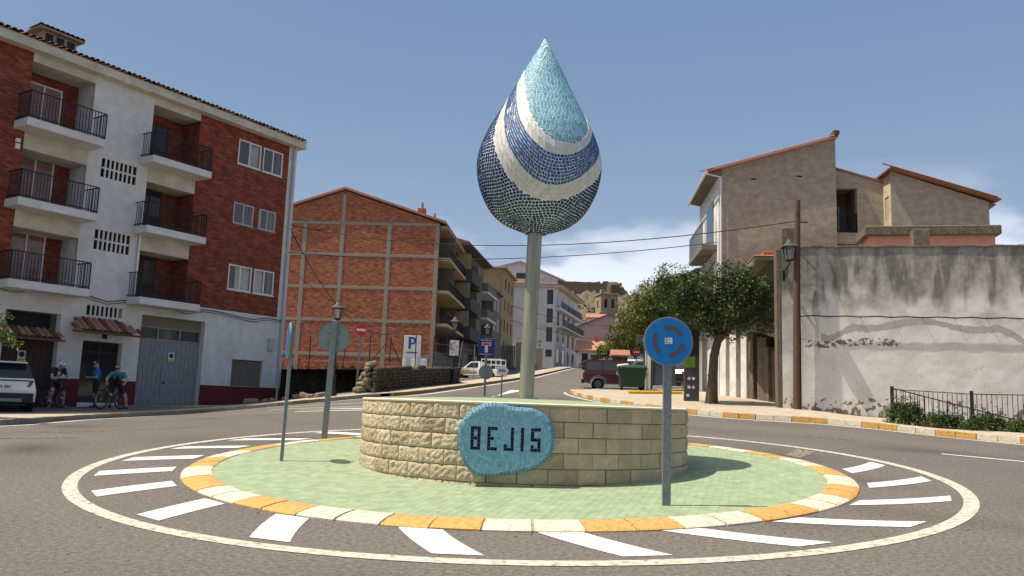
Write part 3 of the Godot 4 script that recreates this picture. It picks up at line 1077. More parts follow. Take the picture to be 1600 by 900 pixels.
func name_plaque() -> void:
	# irregular pebble-shaped plaque with BEJIS in dark tiles
	var outline := [Vector2(100, 300), Vector2(150, 230), Vector2(230, 150), Vector2(320, 95), Vector2(400, 68), Vector2(470, 62), Vector2(540, 72), Vector2(620, 95), Vector2(700, 108), Vector2(800, 108), Vector2(880, 115), Vector2(960, 145), Vector2(1030, 190), Vector2(1080, 250), Vector2(1115, 330), Vector2(1125, 420), Vector2(1115, 510), Vector2(1085, 600), Vector2(1030, 670), Vector2(950, 730), Vector2(850, 770), Vector2(730, 795), Vector2(600, 825), Vector2(480, 845), Vector2(380, 848), Vector2(290, 832), Vector2(220, 790), Vector2(160, 715), Vector2(115, 610), Vector2(92, 500), Vector2(88, 400)]
	var cu := Curve2D.new()
	for k in outline.size() + 1:
		var p: Vector2 = (outline[k % outline.size()] - Vector2(610, 455)) * 0.00119 * Vector2(1, -1)
		var tg: Vector2 = ((outline[(k + 1) % outline.size()] - outline[(k + outline.size() - 1) % outline.size()]) as Vector2) * 0.00119 * Vector2(1, -1) / 6.0
		cu.add_point(p, -tg, tg)
	var rim := PackedVector2Array()
	for k in 72:
		rim.append(cu.sample_baked(cu.get_baked_length() * k / 72.0))
	var o := thing("name_plaque", "light blue pebble-shaped mosaic plaque lettered BEJIS on the plinth", "plaque", Vector3(0.0, 1.235, PZ + 2.57), -1.5)
	var g := Geo.new()
	var layers := [[-0.03, -0.2], [-0.012, -0.05], [0.0, 0.0], [-0.012, 0.04], [-0.045, 0.062]]
	var inset := []
	for l in layers:
		var q := Geometry2D.offset_polygon(rim, l[0])
		inset.append(l)
	var nrm := PackedVector2Array()
	for k in 72:
		var t := (rim[(k + 1) % 72] - rim[(k + 71) % 72]).normalized()
		nrm.append(Vector2(t.y, -t.x) * (1.0 if not Geometry2D.is_polygon_clockwise(rim) else -1.0))
	for li in layers.size() - 1:
		for k in 72:
			var k2 := (k + 1) % 72
			var a0: Vector2 = rim[k] + nrm[k] * layers[li][0]
			var b0: Vector2 = rim[k2] + nrm[k2] * layers[li][0]
			var a1: Vector2 = rim[k] + nrm[k] * layers[li + 1][0]
			var b1: Vector2 = rim[k2] + nrm[k2] * layers[li + 1][0]
			g.quad(Vector3(a0.x, a0.y, layers[li][1]), Vector3(b0.x, b0.y, layers[li][1]), Vector3(b1.x, b1.y, layers[li + 1][1]), Vector3(a1.x, a1.y, layers[li + 1][1]), Vector3(nrm[k].x, nrm[k].y, 0.4))
	var face := PackedVector2Array()
	for k in 72:
		face.append(rim[k] + nrm[k] * -0.045)
	var tr := Geometry2D.triangulate_polygon(face)
	for k in range(0, tr.size(), 3):
		g.tri(Vector3(face[tr[k]].x, face[tr[k]].y, 0.062), Vector3(face[tr[k + 1]].x, face[tr[k + 1]].y, 0.062), Vector3(face[tr[k + 2]].x, face[tr[k + 2]].y, 0.062), Vector3(0, 0, 1))
	part(o, "slab", g, M.plaque_grout)
	var letters := {}
	var glyphs := {"B": ["###", "#.#", "#.#", "###", "#.#", "#.#", "###"], "E": ["###", "#..", "#..", "##.", "#..", "#..", "###"], "J": ["..#", "..#", "..#", "..#", "..#", "#.#", "###"], "I": ["#", "#", "#", "#", "#", "#", "#"], "S": ["###", "#..", "#..", "###", "..#", "#.#", "###"]}
	var at := {"B": -11, "E": -6, "J": -1, "I": 4, "S": 7}
	for ch in at:
		for r in 7:
			for c in glyphs[ch][r].length():
				if glyphs[ch][r][c] == "#":
					letters[Vector2i(at[ch] + c, 3 - r)] = true
	var gt := Geo.new()
	var gd := Geo.new()
	var pitch := 0.0425
	for a in range(-16, 17):
		for b in range(-12, 13):
			var key := Vector2i(a, b)
			var ce := Vector2(a * pitch + 0.03, b * pitch + 0.012)
			var isl: bool = letters.has(key)
			if not Geometry2D.is_point_in_polygon(ce, face):
				continue
			var jt := 0.0008 if isl else 0.005
			if not isl and absi(b) > 4:
				ce += Vector2(rf(-0.006, 0.006), rf(-0.004, 0.004))
			var q := []
			for s in [[-1, -1], [1, -1], [1, 1], [-1, 1]]:
				q.append(Vector3(ce.x + s[0] * (pitch * 0.5 - (0.0012 if isl else 0.0028)) + rf(-jt, jt), ce.y + s[1] * (pitch * 0.5 - (0.0012 if isl else 0.0028)) + rf(-jt, jt), 0.062))
			var k := rf(0.85, 1.13)
			var gg := gd if isl else gt
			gg.col = Color(0.008 * k, 0.012 * k, 0.04 * k) if isl else Color(0.15 * k, 0.34 * k, 0.45 * k)
			mosaic_tile(gg, q, (Vector3(0, 0, 1) + Vector3(rf(-1, 1), rf(-1, 1), 0) * 0.02).normalized(), 0.005)
	# the tiles bent over the rounded edge
	for lay in [[1, 2], [2, 3], [3, 4]]:
		for k in 72:
			var k2 := (k + 1) % 72
			var q := []
			for cn in [[k, lay[0], 0.1], [k2, lay[0], -0.1], [k2, lay[1], -0.1], [k, lay[1], 0.1]]:
				var p: Vector2 = rim[cn[0]].lerp(rim[(int(cn[0]) + (1 if cn[2] > 0 else 71)) % 72], 0.07) + nrm[cn[0]] * layers[cn[1]][0]
				q.append(Vector3(p.x, p.y, layers[cn[1]][1]))
			var nn: Vector3 = (q[2] - q[0]).cross(q[3] - q[1]).normalized()
			if nn.dot(Vector3(nrm[k].x, nrm[k].y, 0.5)) < 0:
				nn = -nn
			var kk := rf(0.8, 1.2)
			gt.col = Color(0.10 * kk, 0.25 * kk, 0.35 * kk)
			mosaic_tile(gt, q, nn, 0.004)
	stuff(part(o, "blue_tiles", gt, M.tile))
	part(o, "lettering", gd, M.tile)


# ---------------------------------------------------------------- building pieces (in the building's own axes, +z outward)
func window_at(b: Node, x: float, y: float, w: float, hh: float, z: float, frame: String, glass: String, cols := 2, fw := 0.06, label := "") -> void:
	var g := Geo.new()
	g.bx(Vector3(x, y, z - 0.03), Vector3(x + w, y + fw, z + 0.03), 0.008)
	g.bx(Vector3(x, y + hh - fw, z - 0.03), Vector3(x + w, y + hh, z + 0.03), 0.008)
	for k in cols + 1:
		var cx := x + fw * 0.5 + (w - fw) * k / cols
		g.bx(Vector3(cx - fw * 0.5, y + fw, z - 0.03), Vector3(cx + fw * 0.5, y + hh - fw, z + 0.028), 0.008)
	var f := part(b, "window", g, M[frame], Transform3D(), label)
	for k in cols:
		var p := Geo.new()
		var xa := x + fw * 0.5 + (w - fw) * k / cols
		var xb := x + fw * 0.5 + (w - fw) * (k + 1) / cols
		p.quad(Vector3(xa, y + fw * 0.5, z), Vector3(xb, y + fw * 0.5, z), Vector3(xb, y + hh - fw * 0.5, z), Vector3(xa, y + hh - fw * 0.5, z), Vector3(0, 0, 1))
		part(f, "pane", p, M[glass])


func lived_window(b: Node, x: float, y: float, w: float, hh: float, z: float, frame: String, drawn: float, cols := 2) -> void:
	# real glass with a dark room and a curtain behind it
	window_at(b, x, y, w, hh, z, frame, "pane", cols)
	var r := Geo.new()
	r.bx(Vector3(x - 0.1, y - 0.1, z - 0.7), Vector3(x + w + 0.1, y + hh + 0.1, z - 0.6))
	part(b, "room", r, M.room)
	if drawn != 0.0:
		var c := Geo.new()
		var xa := x if drawn > 0 else x + w * (1.0 + drawn)
		var xb := x + w * drawn if drawn > 0 else x + w
		var n := 14
		for k in n:
			var u0 := lerpf(xa, xb, float(k) / n)
			var u1 := lerpf(xa, xb, float(k + 1) / n)
			var z0 := z - 0.16 + (0.02 if k % 2 else -0.02)
			var z1 := z - 0.16 + (-0.02 if k % 2 else 0.02)
			c.quad(Vector3(u0, y + 0.02, z0), Vector3(u1, y + 0.02, z1), Vector3(u1, y + hh - 0.02, z1), Vector3(u0, y + hh - 0.02, z0), Vector3(0, 0, 1))
		part(b, "curtain", c, M.curtain)


func railing_geo(x0: float, x1: float, y: float, z0: float, z1: float, hh: float, gap := 0.115) -> Geo:
	var g := Geo.new()
	for yy in [y + 0.09, y + hh]:
		g.bx(Vector3(x0, yy - 0.018, z1 - 0.018), Vector3(x1, yy + 0.018, z1 + 0.018))
		for x in [x0, x1]:
			g.bx(Vector3(x - 0.018, yy - 0.018, z0), Vector3(x + 0.018, yy + 0.018, z1 - 0.018))
	var n := int((x1 - x0) / gap)
	for k in n + 1:
		var x := lerpf(x0, x1, float(k) / n)
		var thick := 0.02 if k == 0 or k == n else 0.009
		g.bx(Vector3(x - thick, y, z1 - thick), Vector3(x + thick, y + hh - 0.018, z1 + thick))
	var m := int((z1 - z0) / gap)
	for k in range(1, m):
		for x in [x0, x1]:
			g.bx(Vector3(x - 0.009, y, lerpf(z0, z1, float(k) / m) - 0.009), Vector3(x + 0.009, y + hh - 0.018, lerpf(z0, z1, float(k) / m) + 0.009))
	return g


func barrel_tile(len: float, r0: float, r1: float) -> Geo:
	# a curved roof tile lying along -z, its open side down
	var g := Geo.new()
	for k in 5:
		var a0 := PI * k / 5.0
		var a1 := PI * (k + 1) / 5.0
		var p := []
		for q in [[a0, 0], [a1, 0], [a1, 1], [a0, 1]]:
			var r: float = r0 if q[1] == 0 else r1
			p.append(Vector3(cos(q[0]) * r, sin(q[0]) * r * 0.75, -len * q[1]))
		g.quad(p[0], p[1], p[2], p[3], Vector3(cos((a0 + a1) * 0.5), sin((a0 + a1) * 0.5), 0))
		g.quad(p[0] * Vector3(0.82, 0.78, 1), p[1] * Vector3(0.82, 0.78, 1), p[1], p[0], Vector3(0, 0, 1))
	return g


func tiled_canopy(b: Node, x0: float, x1: float, y_top: float, y_low: float, out: float, hip: float, label := "") -> void:
	var g := Geo.new()
	g.prism(PackedVector2Array([Vector2(0, y_top - 0.12), Vector2(out, y_low - 0.1), Vector2(out, y_low - 0.02), Vector2(0, y_top - 0.02)]), x1 - x0 - hip, Transform3D(Basis(Vector3(0, 0, 1), Vector3(0, 1, 0), Vector3(-1, 0, 0)), Vector3((x0 + x1) * 0.5, 0, 0)))
	g.bx(Vector3(x0, y_low - 0.12, out - 0.06), Vector3(x1, y_low - 0.04, out + 0.02))
	var c := part(b, "canopy", g, M.roof_tile_dark, Transform3D(), label)
	var n := int((x1 - x0) / 0.21)
	var ang := atan2(y_top - y_low, out)
	for k in n:
		var f := (k + 0.5) / n
		var x := lerpf(x0, x1, f)
		var tail := minf(1.0, minf(f, 1 - f) * (x1 - x0) / maxf(hip, 0.01) + 0.25)
		var len := sqrt(out * out + (y_top - y_low) * (y_top - y_low)) * tail
		var t := barrel_tile(len, 0.1, 0.085)
		part(c, "roof_tile", t, M.roof_tile if k % 3 else M.roof_tile_dark, Transform3D(Basis.from_euler(Vector3(ang, 0, 0)), Vector3(x, y_low + 0.0, out + 0.03)))


# ---------------------------------------------------------------- the white and brick block on the left
func left_block() -> void:
	var b := thing("apartment_block", "white and dark red brick apartment block with iron balconies and ground floor garages", "building", Vector3(-11.18, 1.05, -40.37), 57.4)
	var holes := []
	var wins := []
	for r in [[11.37, 1.2, "white_metal", [-0.35, 0.0]], [8.52, 1.0, "grey_plastic", [0.0, 0.3]], [5.4, 1.18, "white_metal", [-0.6, 0.55]]]:
		for k in 2:
			var x0: float = [-3.56, -2.08][k]
			var w: float = [1.34, 1.22][k]
			if r[2] == "grey_plastic":
				w -= 0.18
			holes.append(Rect2(x0, r[0], w, r[1]))
			wins.append([x0, r[0], w, r[1], r[2], r[3][k]])
	var g := Geo.new()
	g.wall(-5.72, -0.5, 4.4, 13.06, holes, 0.24)
	part(b, "brick_wall", g, M.red_brick)
	for w in wins:
		lived_window(b, w[0], w[1], w[2], w[3], -0.02, "white_metal" if w[4] == "white_metal" else "pipe_grey", w[5])
		var s := Geo.new()
		s.bx(Vector3(w[0] - 0.05, w[1] - 0.05, -0.2), Vector3(w[0] + w[2] + 0.05, w[1] - 0.002, 0.05), 0.01)
		part(b, "sill", s, M.white_plaster if w[4] == "white_metal" else M.concrete)
	# corner pilaster and the far-left brick wall
	g = Geo.new()
	g.bx(Vector3(-0.498, -0.4, -0.4), Vector3(0.0, 13.06, 0.03), 0.01)
	part(b, "corner_pilaster", g, M.white_plaster)
	g = Geo.new()
	g.wall(-24.0, -13.1, 4.4, 13.06, [], 0.24)
	part(b, "brick_wall", g, M.red_brick)
	# stair bay with pierced panels
	var lat := [Rect2(-10.07, 9.06, 1.53, 0.77), Rect2(-10.04, 6.12, 1.52, 0.8), Rect2(-10.04, 3.5, 1.5, 0.4)]
	g = Geo.new()
	g.wall(-10.65, -8.05, 4.4, 13.06, [lat[0], lat[1]], 0.07, 0.0)
	part(b, "stair_wall", g, M.white_plaster)
	for k in 3:
		var r: Rect2 = lat[k]
		var l := Geo.new()
		var rows := 1 if k == 2 else 2
		for a in range(1, 8):
			var x := r.position.x + r.size.x * a / 8.0
			l.bx(Vector3(x - 0.035, r.position.y, -0.06), Vector3(x + 0.035, r.end.y, -0.012))
		if rows == 2:
			for a in 8:
				l.bx(Vector3(r.position.x + r.size.x * a / 8.0 + 0.036, r.position.y + r.size.y * 0.5 - 0.035, -0.06), Vector3(r.position.x + r.size.x * (a + 1) / 8.0 - 0.036, r.position.y + r.size.y * 0.5 + 0.035, -0.014))
		part(b, "pierced_panel", l, M.white_plaster)
		var d := Geo.new()
		d.bx(Vector3(r.position.x - 0.2, r.position.y - 0.2, -0.75), Vector3(r.end.x + 0.2, r.end.y + 0.2, -0.7))
		part(b, "room", d, M.room)
	# balcony recesses
	for col in 2:
		var x0: float = [-8.05, -13.1][col]
		var x1: float = [-5.72, -10.65][col]
		for f in 3:
			var y: float = [4.38, 7.33, 10.28][f]
			var top: float = [6.42, 9.36, 12.74][f]
			var bw := Geo.new()
			bw.bx(Vector3(x0, y, -1.35), Vector3(x1, y + 2.95, -1.2))
			part(b, "recess_wall", bw, M.red_brick)
			var side := Geo.new()
			side.bx(Vector3(x1, y - 0.1, -1.2), Vector3(x1 + 0.1, y + 2.9, -0.25))
			part(b, "recess_side", side, M.white_plaster if col == 1 else M.red_brick)
			side = Geo.new()
			side.bx(Vector3(x0 - 0.1, y - 0.1, -1.2), Vector3(x0, y + 2.9, -0.25))
			part(b, "recess_side", side, M.red_brick)
			var beam := Geo.new()
			beam.bx(Vector3(x0 + 0.002, top, -1.2), Vector3(x1 - 0.002, [7.05, 10.0, 13.06][f], 0.0))
			part(b, "beam", beam, M.cream_plaster)
			var sl := Geo.new()
			sl.bx(Vector3(x0 - 0.42, y - 0.3, 0.002), Vector3(x1 + 0.1, y, 0.98), 0.02)
			sl.bx(Vector3(x0 + 0.002, y - 0.28, -1.2), Vector3(x1 - 0.002, y - 0.004, -0.002))
			var bal := part(b, "balcony", sl, M.white_plaster)
			part(bal, "railing", railing_geo(x0 - 0.38, x1 + 0.06, y, 0.0, 0.93, 1.02), M.black_iron)
			if col == 1:
				lived_window(b, x0 + 0.38, y + 0.03, 1.42, 2.06, -1.17, "white_metal", [0.5, 0.55, 0.0][f])
				if f < 2:
					var bl := Geo.new()
					bl.bx(Vector3(x0 + 0.42, y + [1.25, 1.45][f], -1.3), Vector3(x0 + 1.76, y + 2.05, -1.26))
					part(b, "blind", bl, M.curtain)
			else:
				var dr := Geo.new()
				dr.bx(Vector3(x0 + 0.25, y, -1.2), Vector3(x0 + 1.55, y + 2.08, -1.12), 0.01)
				var door := part(b, "balcony_door", dr, M.brown_door)
				for k in 2:
					var pn := Geo.new()
					pn.bx(Vector3(x0 + 0.33 + k * 0.62, y + 0.9, -1.125), Vector3(x0 + 0.83 + k * 0.62, y + 1.95, -1.11))
					part(door, "pane", pn, M.glass_dark)
	# ground floor
	var openings := [Rect2(-13.0, -0.2, 2.0, 3.6), Rect2(-10.05, -0.2, 1.65, 2.7), Rect2(-7.66, -0.2, 3.1, 3.97), Rect2(-2.94, 1.0, 1.8, 1.22), lat[2]]
	g = Geo.new()
	g.wall(-24.0, -0.5, -0.4, 4.08, openings, 0.3)
	g.bx(Vector3(-24.0, 4.08, -0.3), Vector3(-0.5, 4.4, 0.02))
	part(b, "ground_floor_wall", g, M.white_plaster)
	g = Geo.new()
	for s in [[-24.0, -13.0], [-11.0, -10.05], [-8.4, -7.66], [-4.56, -0.5]]:
		g = Geo.new()
		g.bx(Vector3(s[0], -0.4, -0.05), Vector3(s[1], 1.0 if s[0] < -5 else 0.98, 0.022))
		if s[1] == -0.5:
			g.bx(Vector3(-0.5, -0.4, 0.0), Vector3(0.002, 0.98, 0.034))
		part(b, "skirting", g, M.burgundy)
	# left garage
	g = Geo.new()
	g.bx(Vector3(-13.0, -0.2, -0.4), Vector3(-11.0, 2.35, -0.3))
	var gd := part(b, "garage_door", g, M.brown_door)
	for k in 9:
		var gr := Geo.new()
		gr.bx(Vector3(-13.0 + k * 0.2222, -0.2, -0.3), Vector3(-13.0 + k * 0.2222 + 0.2, 2.35, -0.285))
		part(gd, "board", gr, M.brown_door)
	g = Geo.new()
	g.bx(Vector3(-13.0, 2.35, -0.8), Vector3(-11.0, 3.4, -0.7))
	part(b, "room", g, M.room)
	tiled_canopy(b, -14.2, -11.05, 2.78, 2.45, 0.55, 0.3)
	# entrance
	g = Geo.new()
	g.bx(Vector3(-10.05, -0.2, -0.9), Vector3(-8.4, 2.5, -0.85))
	part(b, "entrance_recess", g, M.room)
	g = Geo.new()
	for x in [-10.0, -9.2, -8.45]:
		g.bx(Vector3(x - 0.04, 0.1, -0.32), Vector3(x + 0.04, 2.5, -0.26))
	g.bx(Vector3(-9.96, 0.1, -0.31), Vector3(-8.49, 0.2, -0.27))
	g.bx(Vector3(-9.96, 2.05, -0.31), Vector3(-8.49, 2.12, -0.27))
	var en := part(b, "entrance_door", g, M.dark_iron)
	g = Geo.new()
	g.bx(Vector3(-9.95, 0.2, -0.3), Vector3(-8.5, 2.45, -0.295))
	part(en, "pane", g, M.glass_dark)
	g = Geo.new()
	g.bx(Vector3(-10.05, -0.2, -0.25), Vector3(-8.4, 0.1, 0.06), 0.01)
	part(b, "doorstep", g, M.bright_plaster)
	tiled_canopy(b, -10.95, -8.05, 3.38, 2.86, 0.85, 0.9, "red tiled hipped canopy over the entrance")
	g = Geo.new()
	g.bx(Vector3(-9.3, 2.62, 0.0), Vector3(-9.1, 2.8, 0.025))
	part(b, "number_plate", g, M.dark_plastic)
	# grey garage with wicket door and glazed band
	g = Geo.new()
	g.bx(Vector3(-7.66, 3.33, -0.35), Vector3(-4.56, 3.77, -0.28))
	part(b, "garage_header", g, M.shutter)
	g = Geo.new()
	g.bx(Vector3(-7.66, -0.2, -0.36), Vector3(-4.56, 2.78, -0.29))
	for x in [-7.64, -6.66, -5.6, -4.6]:
		g.bx(Vector3(x - 0.035, 2.78, -0.34), Vector3(x + 0.035, 3.33, -0.27))
	g.bx(Vector3(-7.66, 2.76, -0.34), Vector3(-4.56, 2.84, -0.268))
	g.bx(Vector3(-7.66, 3.28, -0.34), Vector3(-4.56, 3.34, -0.268))
	var gg := part(b, "garage_gate", g, M.grey_metal, Transform3D(), "grey steel garage gate with a small wicket door")
	for k in 14:
		var rb := Geo.new()
		rb.bx(Vector3(-7.64 + k * 0.2185, -0.2, -0.29), Vector3(-7.64 + k * 0.2185 + 0.2, 2.74, -0.278 if k not in [6, 7, 8, 9] else -0.284))
		part(gg, "panel", rb, M.grey_metal)
	for k in 3:
		var pn := Geo.new()
		pn.bx(Vector3([-7.6, -6.62, -5.56][k], 2.84, -0.32), Vector3([-6.7, -5.64, -4.64][k], 3.28, -0.31))
		part(gg, "pane", pn, M.glass_grey)
	g = Geo.new()
	g.bx(Vector3(-6.35, 0.05, -0.276), Vector3(-5.45, 1.85, -0.25), 0.008)
	var wd := part(b, "wicket_door", g, M.grey_metal)
	g = Geo.new()
	g.bx(Vector3(-6.25, 0.95, -0.25), Vector3(-6.2, 1.05, -0.22))
	part(wd, "handle", g, M.dark_plastic)
	# shuttered window
	g = Geo.new()
	g.bx(Vector3(-2.94, 1.0, -0.2), Vector3(-1.14, 2.22, -0.14))
	var sw := part(b, "shuttered_window", g, M.dark_iron)
	for k in 18:
		var sh := Geo.new()
		sh.bx(Vector3(-2.92 + k * 0.099, 1.02, -0.14), Vector3(-2.92 + k * 0.099 + 0.07, 2.2, -0.11))
		part(sw, "slat", sh, M.shutter)
	# cornice, roof and its tiles
	g = Geo.new()
	g.bx(Vector3(-24.0, 13.06, -0.3), Vector3(0.25, 13.42, 0.42), 0.015)
	part(b, "cornice", g, M.cream_plaster)
	g = Geo.new()
	g.prism(PackedVector2Array([Vector2(0.46, 13.42), Vector2(-6.0, 14.9), Vector2(-12.2, 13.42)]), 24.3, Transform3D(Basis(Vector3(0, 0, 1), Vector3(0, 1, 0), Vector3(-1, 0, 0)), Vector3(-11.88, 0.0, 0)))
	var roof := part(b, "roof", g, M.roof_tile_dark)
	var xs := []
	for k in 108:
		for j in 5:
			xs.append(Transform3D(Basis.from_euler(Vector3(0.226, rf(-0.05, 0.05), rf(-0.06, 0.06))), Vector3(-24.0 + k * 0.2245 + rf(-0.012, 0.012), 13.44 + j * 0.098 + rf(-0.006, 0.012), 0.56 - j * 0.43 + rf(-0.03, 0.02))))
	scatter(roof, "roof_tiles", barrel_tile(0.46, 0.1, 0.085).mesh(), M.roof_tile_dark, xs)
	g = Geo.new()
	g.bx(Vector3(-0.3, -0.4, -12.0), Vector3(-0.002, 13.4, -0.4))
	part(b, "side_wall", g, M.white_plaster)
	g = Geo.new()
	g.bx(Vector3(-24.0, -0.4, -12.0), Vector3(-0.3, 13.4, -11.7))
	part(b, "back_wall", g, M.white_plaster)
	# chimney
	g = Geo.new()
	g.bx(Vector3(-11.62, 13.9, -3.4), Vector3(-10.2, 15.2, -2.6), 0.02)
	var ch := part(b, "chimney", g, M.concrete)
	g = Geo.new()
	for k in 3:
		g.bx(Vector3(-11.5 + k * 0.45, 14.8, -2.61), Vector3(-11.2 + k * 0.45, 15.1, -2.58))
	part(ch, "vent", g, M.room)
	g = Geo.new()
	g.bx(Vector3(-11.85, 15.2, -3.6), Vector3(-9.98, 15.28, -2.4))
	part(ch, "slab", g, M.concrete)
	for k in 9:
		part(ch, "roof_tile", barrel_tile(1.0, 0.13, 0.12), M.roof_tile_dark, tf(Vector3(-11.78 + k * 0.212, 15.3, -2.4), 0, rf(-4, 4)))
	# drainpipe, meter box, small wall fittings
	g = Geo.new()
	g.tube([Vector3(-0.25, 0.2, 0.12), Vector3(-0.25, 12.9, 0.12), Vector3(-0.25, 13.2, 0.4)], [0.06], 8)
	part(b, "drainpipe", g, M.pipe_grey)
	g = Geo.new()
	g.tube([Vector3(-8.15, 4.5, 0.08), Vector3(-8.15, 8.3, 0.08)], [0.05], 8)
	part(b, "drainpipe", g, M.white_metal)
	g = Geo.new()
	g.bx(Vector3(-0.95, 2.75, 0.0), Vector3(-0.65, 3.35, 0.14), 0.02)
	part(b, "meter_box", g, M.pipe_grey)
	g = Geo.new()
	g.bx(Vector3(-13.4, 9.25, 0.0), Vector3(-13.25, 9.45, 0.12), 0.01)
	g.bx(Vector3(-13.4, 9.5, 0.0), Vector3(-13.25, 9.65, 0.12), 0.01)
	part(b, "wall_lamp", g, M.white_metal)
	# wall cables
	for q in [[4.28, 0.06, 0.12, 0.018], [4.2, 0.05, 0.16, 0.012]]:
		var pts := []
		for k in 25:
			var x := lerpf(-22.0, -0.2, k / 24.0)
			pts.append(Vector3(x, q[0] + q[1] * sin(k * 1.7) - q[2] * (1.0 if k % 4 == 2 else 0.2), 0.06))
		var cg := Geo.new()
		cg.tube(pts, [q[3]], 5)
		part(b, "wall_cable", cg, M.cable)
	# no-parking plates on the doors: print on a flat sheet
	for q in [[-12.15, 1.75, -0.27], [-5.95, 2.1, -0.262]]:
		var pl := Geo.new()
		pl.bx(Vector3(q[0] - 0.14, q[1] - 0.2, q[2]), Vector3(q[0] + 0.14, q[1] + 0.2, q[2] + 0.01))
		var plate := part(b, "no_parking_plate", pl, M.sign_white)
		var rd := Geo.new()
		rd.tube([Vector3(q[0], q[1] + 0.06, q[2] + 0.009), Vector3(q[0], q[1] + 0.06, q[2] + 0.015)], [0.105], 16)
		part(plate, "disc", rd, M.ink)
		rd = Geo.new()
		rd.bx(Vector3(q[0] - 0.12, q[1] - 0.18, q[2] + 0.01), Vector3(q[0] + 0.12, q[1] - 0.08, q[2] + 0.014))
		part(plate, "band", rd, M.yellow_paint)


# ---------------------------------------------------------------- bare brick block with the concrete frame, and the row up the street
func brick_block() -> void:
	var b := thing("apartment_block", "bare orange brick apartment block with a concrete frame on its blind gable", "building", Vector3(-6.64, 0, -72.0), -4.0)
	var g := Geo.new()
	g.prism(PackedVector2Array([Vector2(-17.3, 3.4), Vector2(-0.02, 3.4), Vector2(-0.02, 17.45), Vector2(-8.8, 20.3), Vector2(-17.3, 17.45)]), 0.3, tf(Vector3(0, 0, -0.15)))
	part(b, "gable_wall", g, M.far_brick)
	for x in [-12.3, -8.83, -4.55, -0.2]:
		g = Geo.new()
		var top := 20.0 if x == -8.83 else 17.4
		g.bx(Vector3(x - 0.18, 3.4, 0.0), Vector3(x + 0.18, top, 0.03), 0.01)
		part(b, "column", g, M.concrete)
	for y in [5.45, 8.5, 11.45, 14.4, 17.3]:
		var cuts := [-17.3, -12.48, -12.12, -9.01, -8.65, -4.73, -4.37, -0.38]
		for k in 4:
			g = Geo.new()
			g.bx(Vector3(cuts[k * 2], y - 0.13, 0.0), Vector3(cuts[k * 2 + 1], y + 0.13, 0.026), 0.008)
			part(b, "beam", g, M.concrete)
	# body behind the gable and the roof
	g = Geo.new()
	g.bx(Vector3(-17.3, 3.4, -12.2), Vector3(-1.6, 17.4, -0.3))
	part(b, "body", g, M.far_brick)
	for s in [[0.55, 17.42, -8.8, 20.42], [-17.9, 17.35, -8.8, 20.42]]:
		g = Geo.new()
		var p0 := Vector2(s[0], s[1])
		var p1 := Vector2(s[2], s[3])
		g.prism(PackedVector2Array([p0, p1, p1 + Vector2(0, 0.2), p0 + Vector2(0, 0.2)]), 12.7, tf(Vector3(0, 0, -6.1)))
		part(b, "roof", g, M.terracotta)
	for q in [[-2.2, 18.3, 1.1], [-1.0, 17.9, 0.5]]:
		g = Geo.new()
		g.bx(Vector3(q[0] - 0.35, q[1], -3.0), Vector3(q[0] + 0.35, q[1] + q[2], -2.3), 0.02)
		var ch := part(b, "chimney", g, M.far_brick)
		g = Geo.new()
		g.tube([Vector3(q[0], q[1] + q[2], -2.65), Vector3(q[0], q[1] + q[2] + 0.6, -2.65)], [0.16, 0.1], 8)
		part(ch, "pot", g, M.concrete)
	# street side: loggias between slabs
	g = Geo.new()
	g.bx(Vector3(-1.6, 3.4, -12.2), Vector3(-0.02, 6.0, -0.302))
	part(b, "shop_front", g, M.taupe_plaster)
	for f in 3:
		var y: float = [8.35, 11.3, 14.25][f]
		g = Geo.new()
		g.bx(Vector3(-1.6, y - 0.15, -12.0), Vector3(1.0, y + 0.12, -0.31), 0.02)
		var bal := part(b, "balcony", g, M.slab_ochre)
		var rg := Geo.new()
		for k in 50:
			rg.bx(Vector3(0.9, y + 0.12, -11.9 + k * 0.235), Vector3(0.925, y + 1.1, -11.875 + k * 0.235))
		rg.bx(Vector3(0.885, y + 1.08, -11.9), Vector3(0.94, y + 1.13, -0.35))
		rg.bx(Vector3(-0.2, y + 1.08, -0.4), Vector3(0.9, y + 1.13, -0.35))
		for k in 6:
			rg.bx(Vector3(0.15 * k, y + 0.12, -0.38), Vector3(0.15 * k + 0.02, y + 1.08, -0.36))
		part(bal, "railing", rg, M.black_iron)
		for k in 3:
			var dr := Geo.new()
			dr.bx(Vector3(-1.6, y + 0.12, -2.6 - k * 3.6), Vector3(-1.52, y + 2.3, -1.3 - k * 3.6))
			var dd := part(b, "balcony_door", dr, M.white_plaster if k == 1 else M.brown_door)
			dr = Geo.new()
			dr.bx(Vector3(-1.52, y + 0.4, -2.5 - k * 3.6), Vector3(-1.5, y + 2.2, -1.4 - k * 3.6))
			part(dd, "pane", dr, M.glass_dark)
		if f > 0:
			var pt := Geo.new()
			pt.bx(Vector3(-1.5, y + 0.12, -4.8), Vector3(0.8, y + 2.9, -4.66))
			part(b, "partition", pt, M.taupe_plaster)
	g = Geo.new()
	g.bx(Vector3(-1.58, 17.0, -12.2), Vector3(0.7, 17.3, -0.31), 0.02)
	part(b, "eaves", g, M.ochre_plaster)


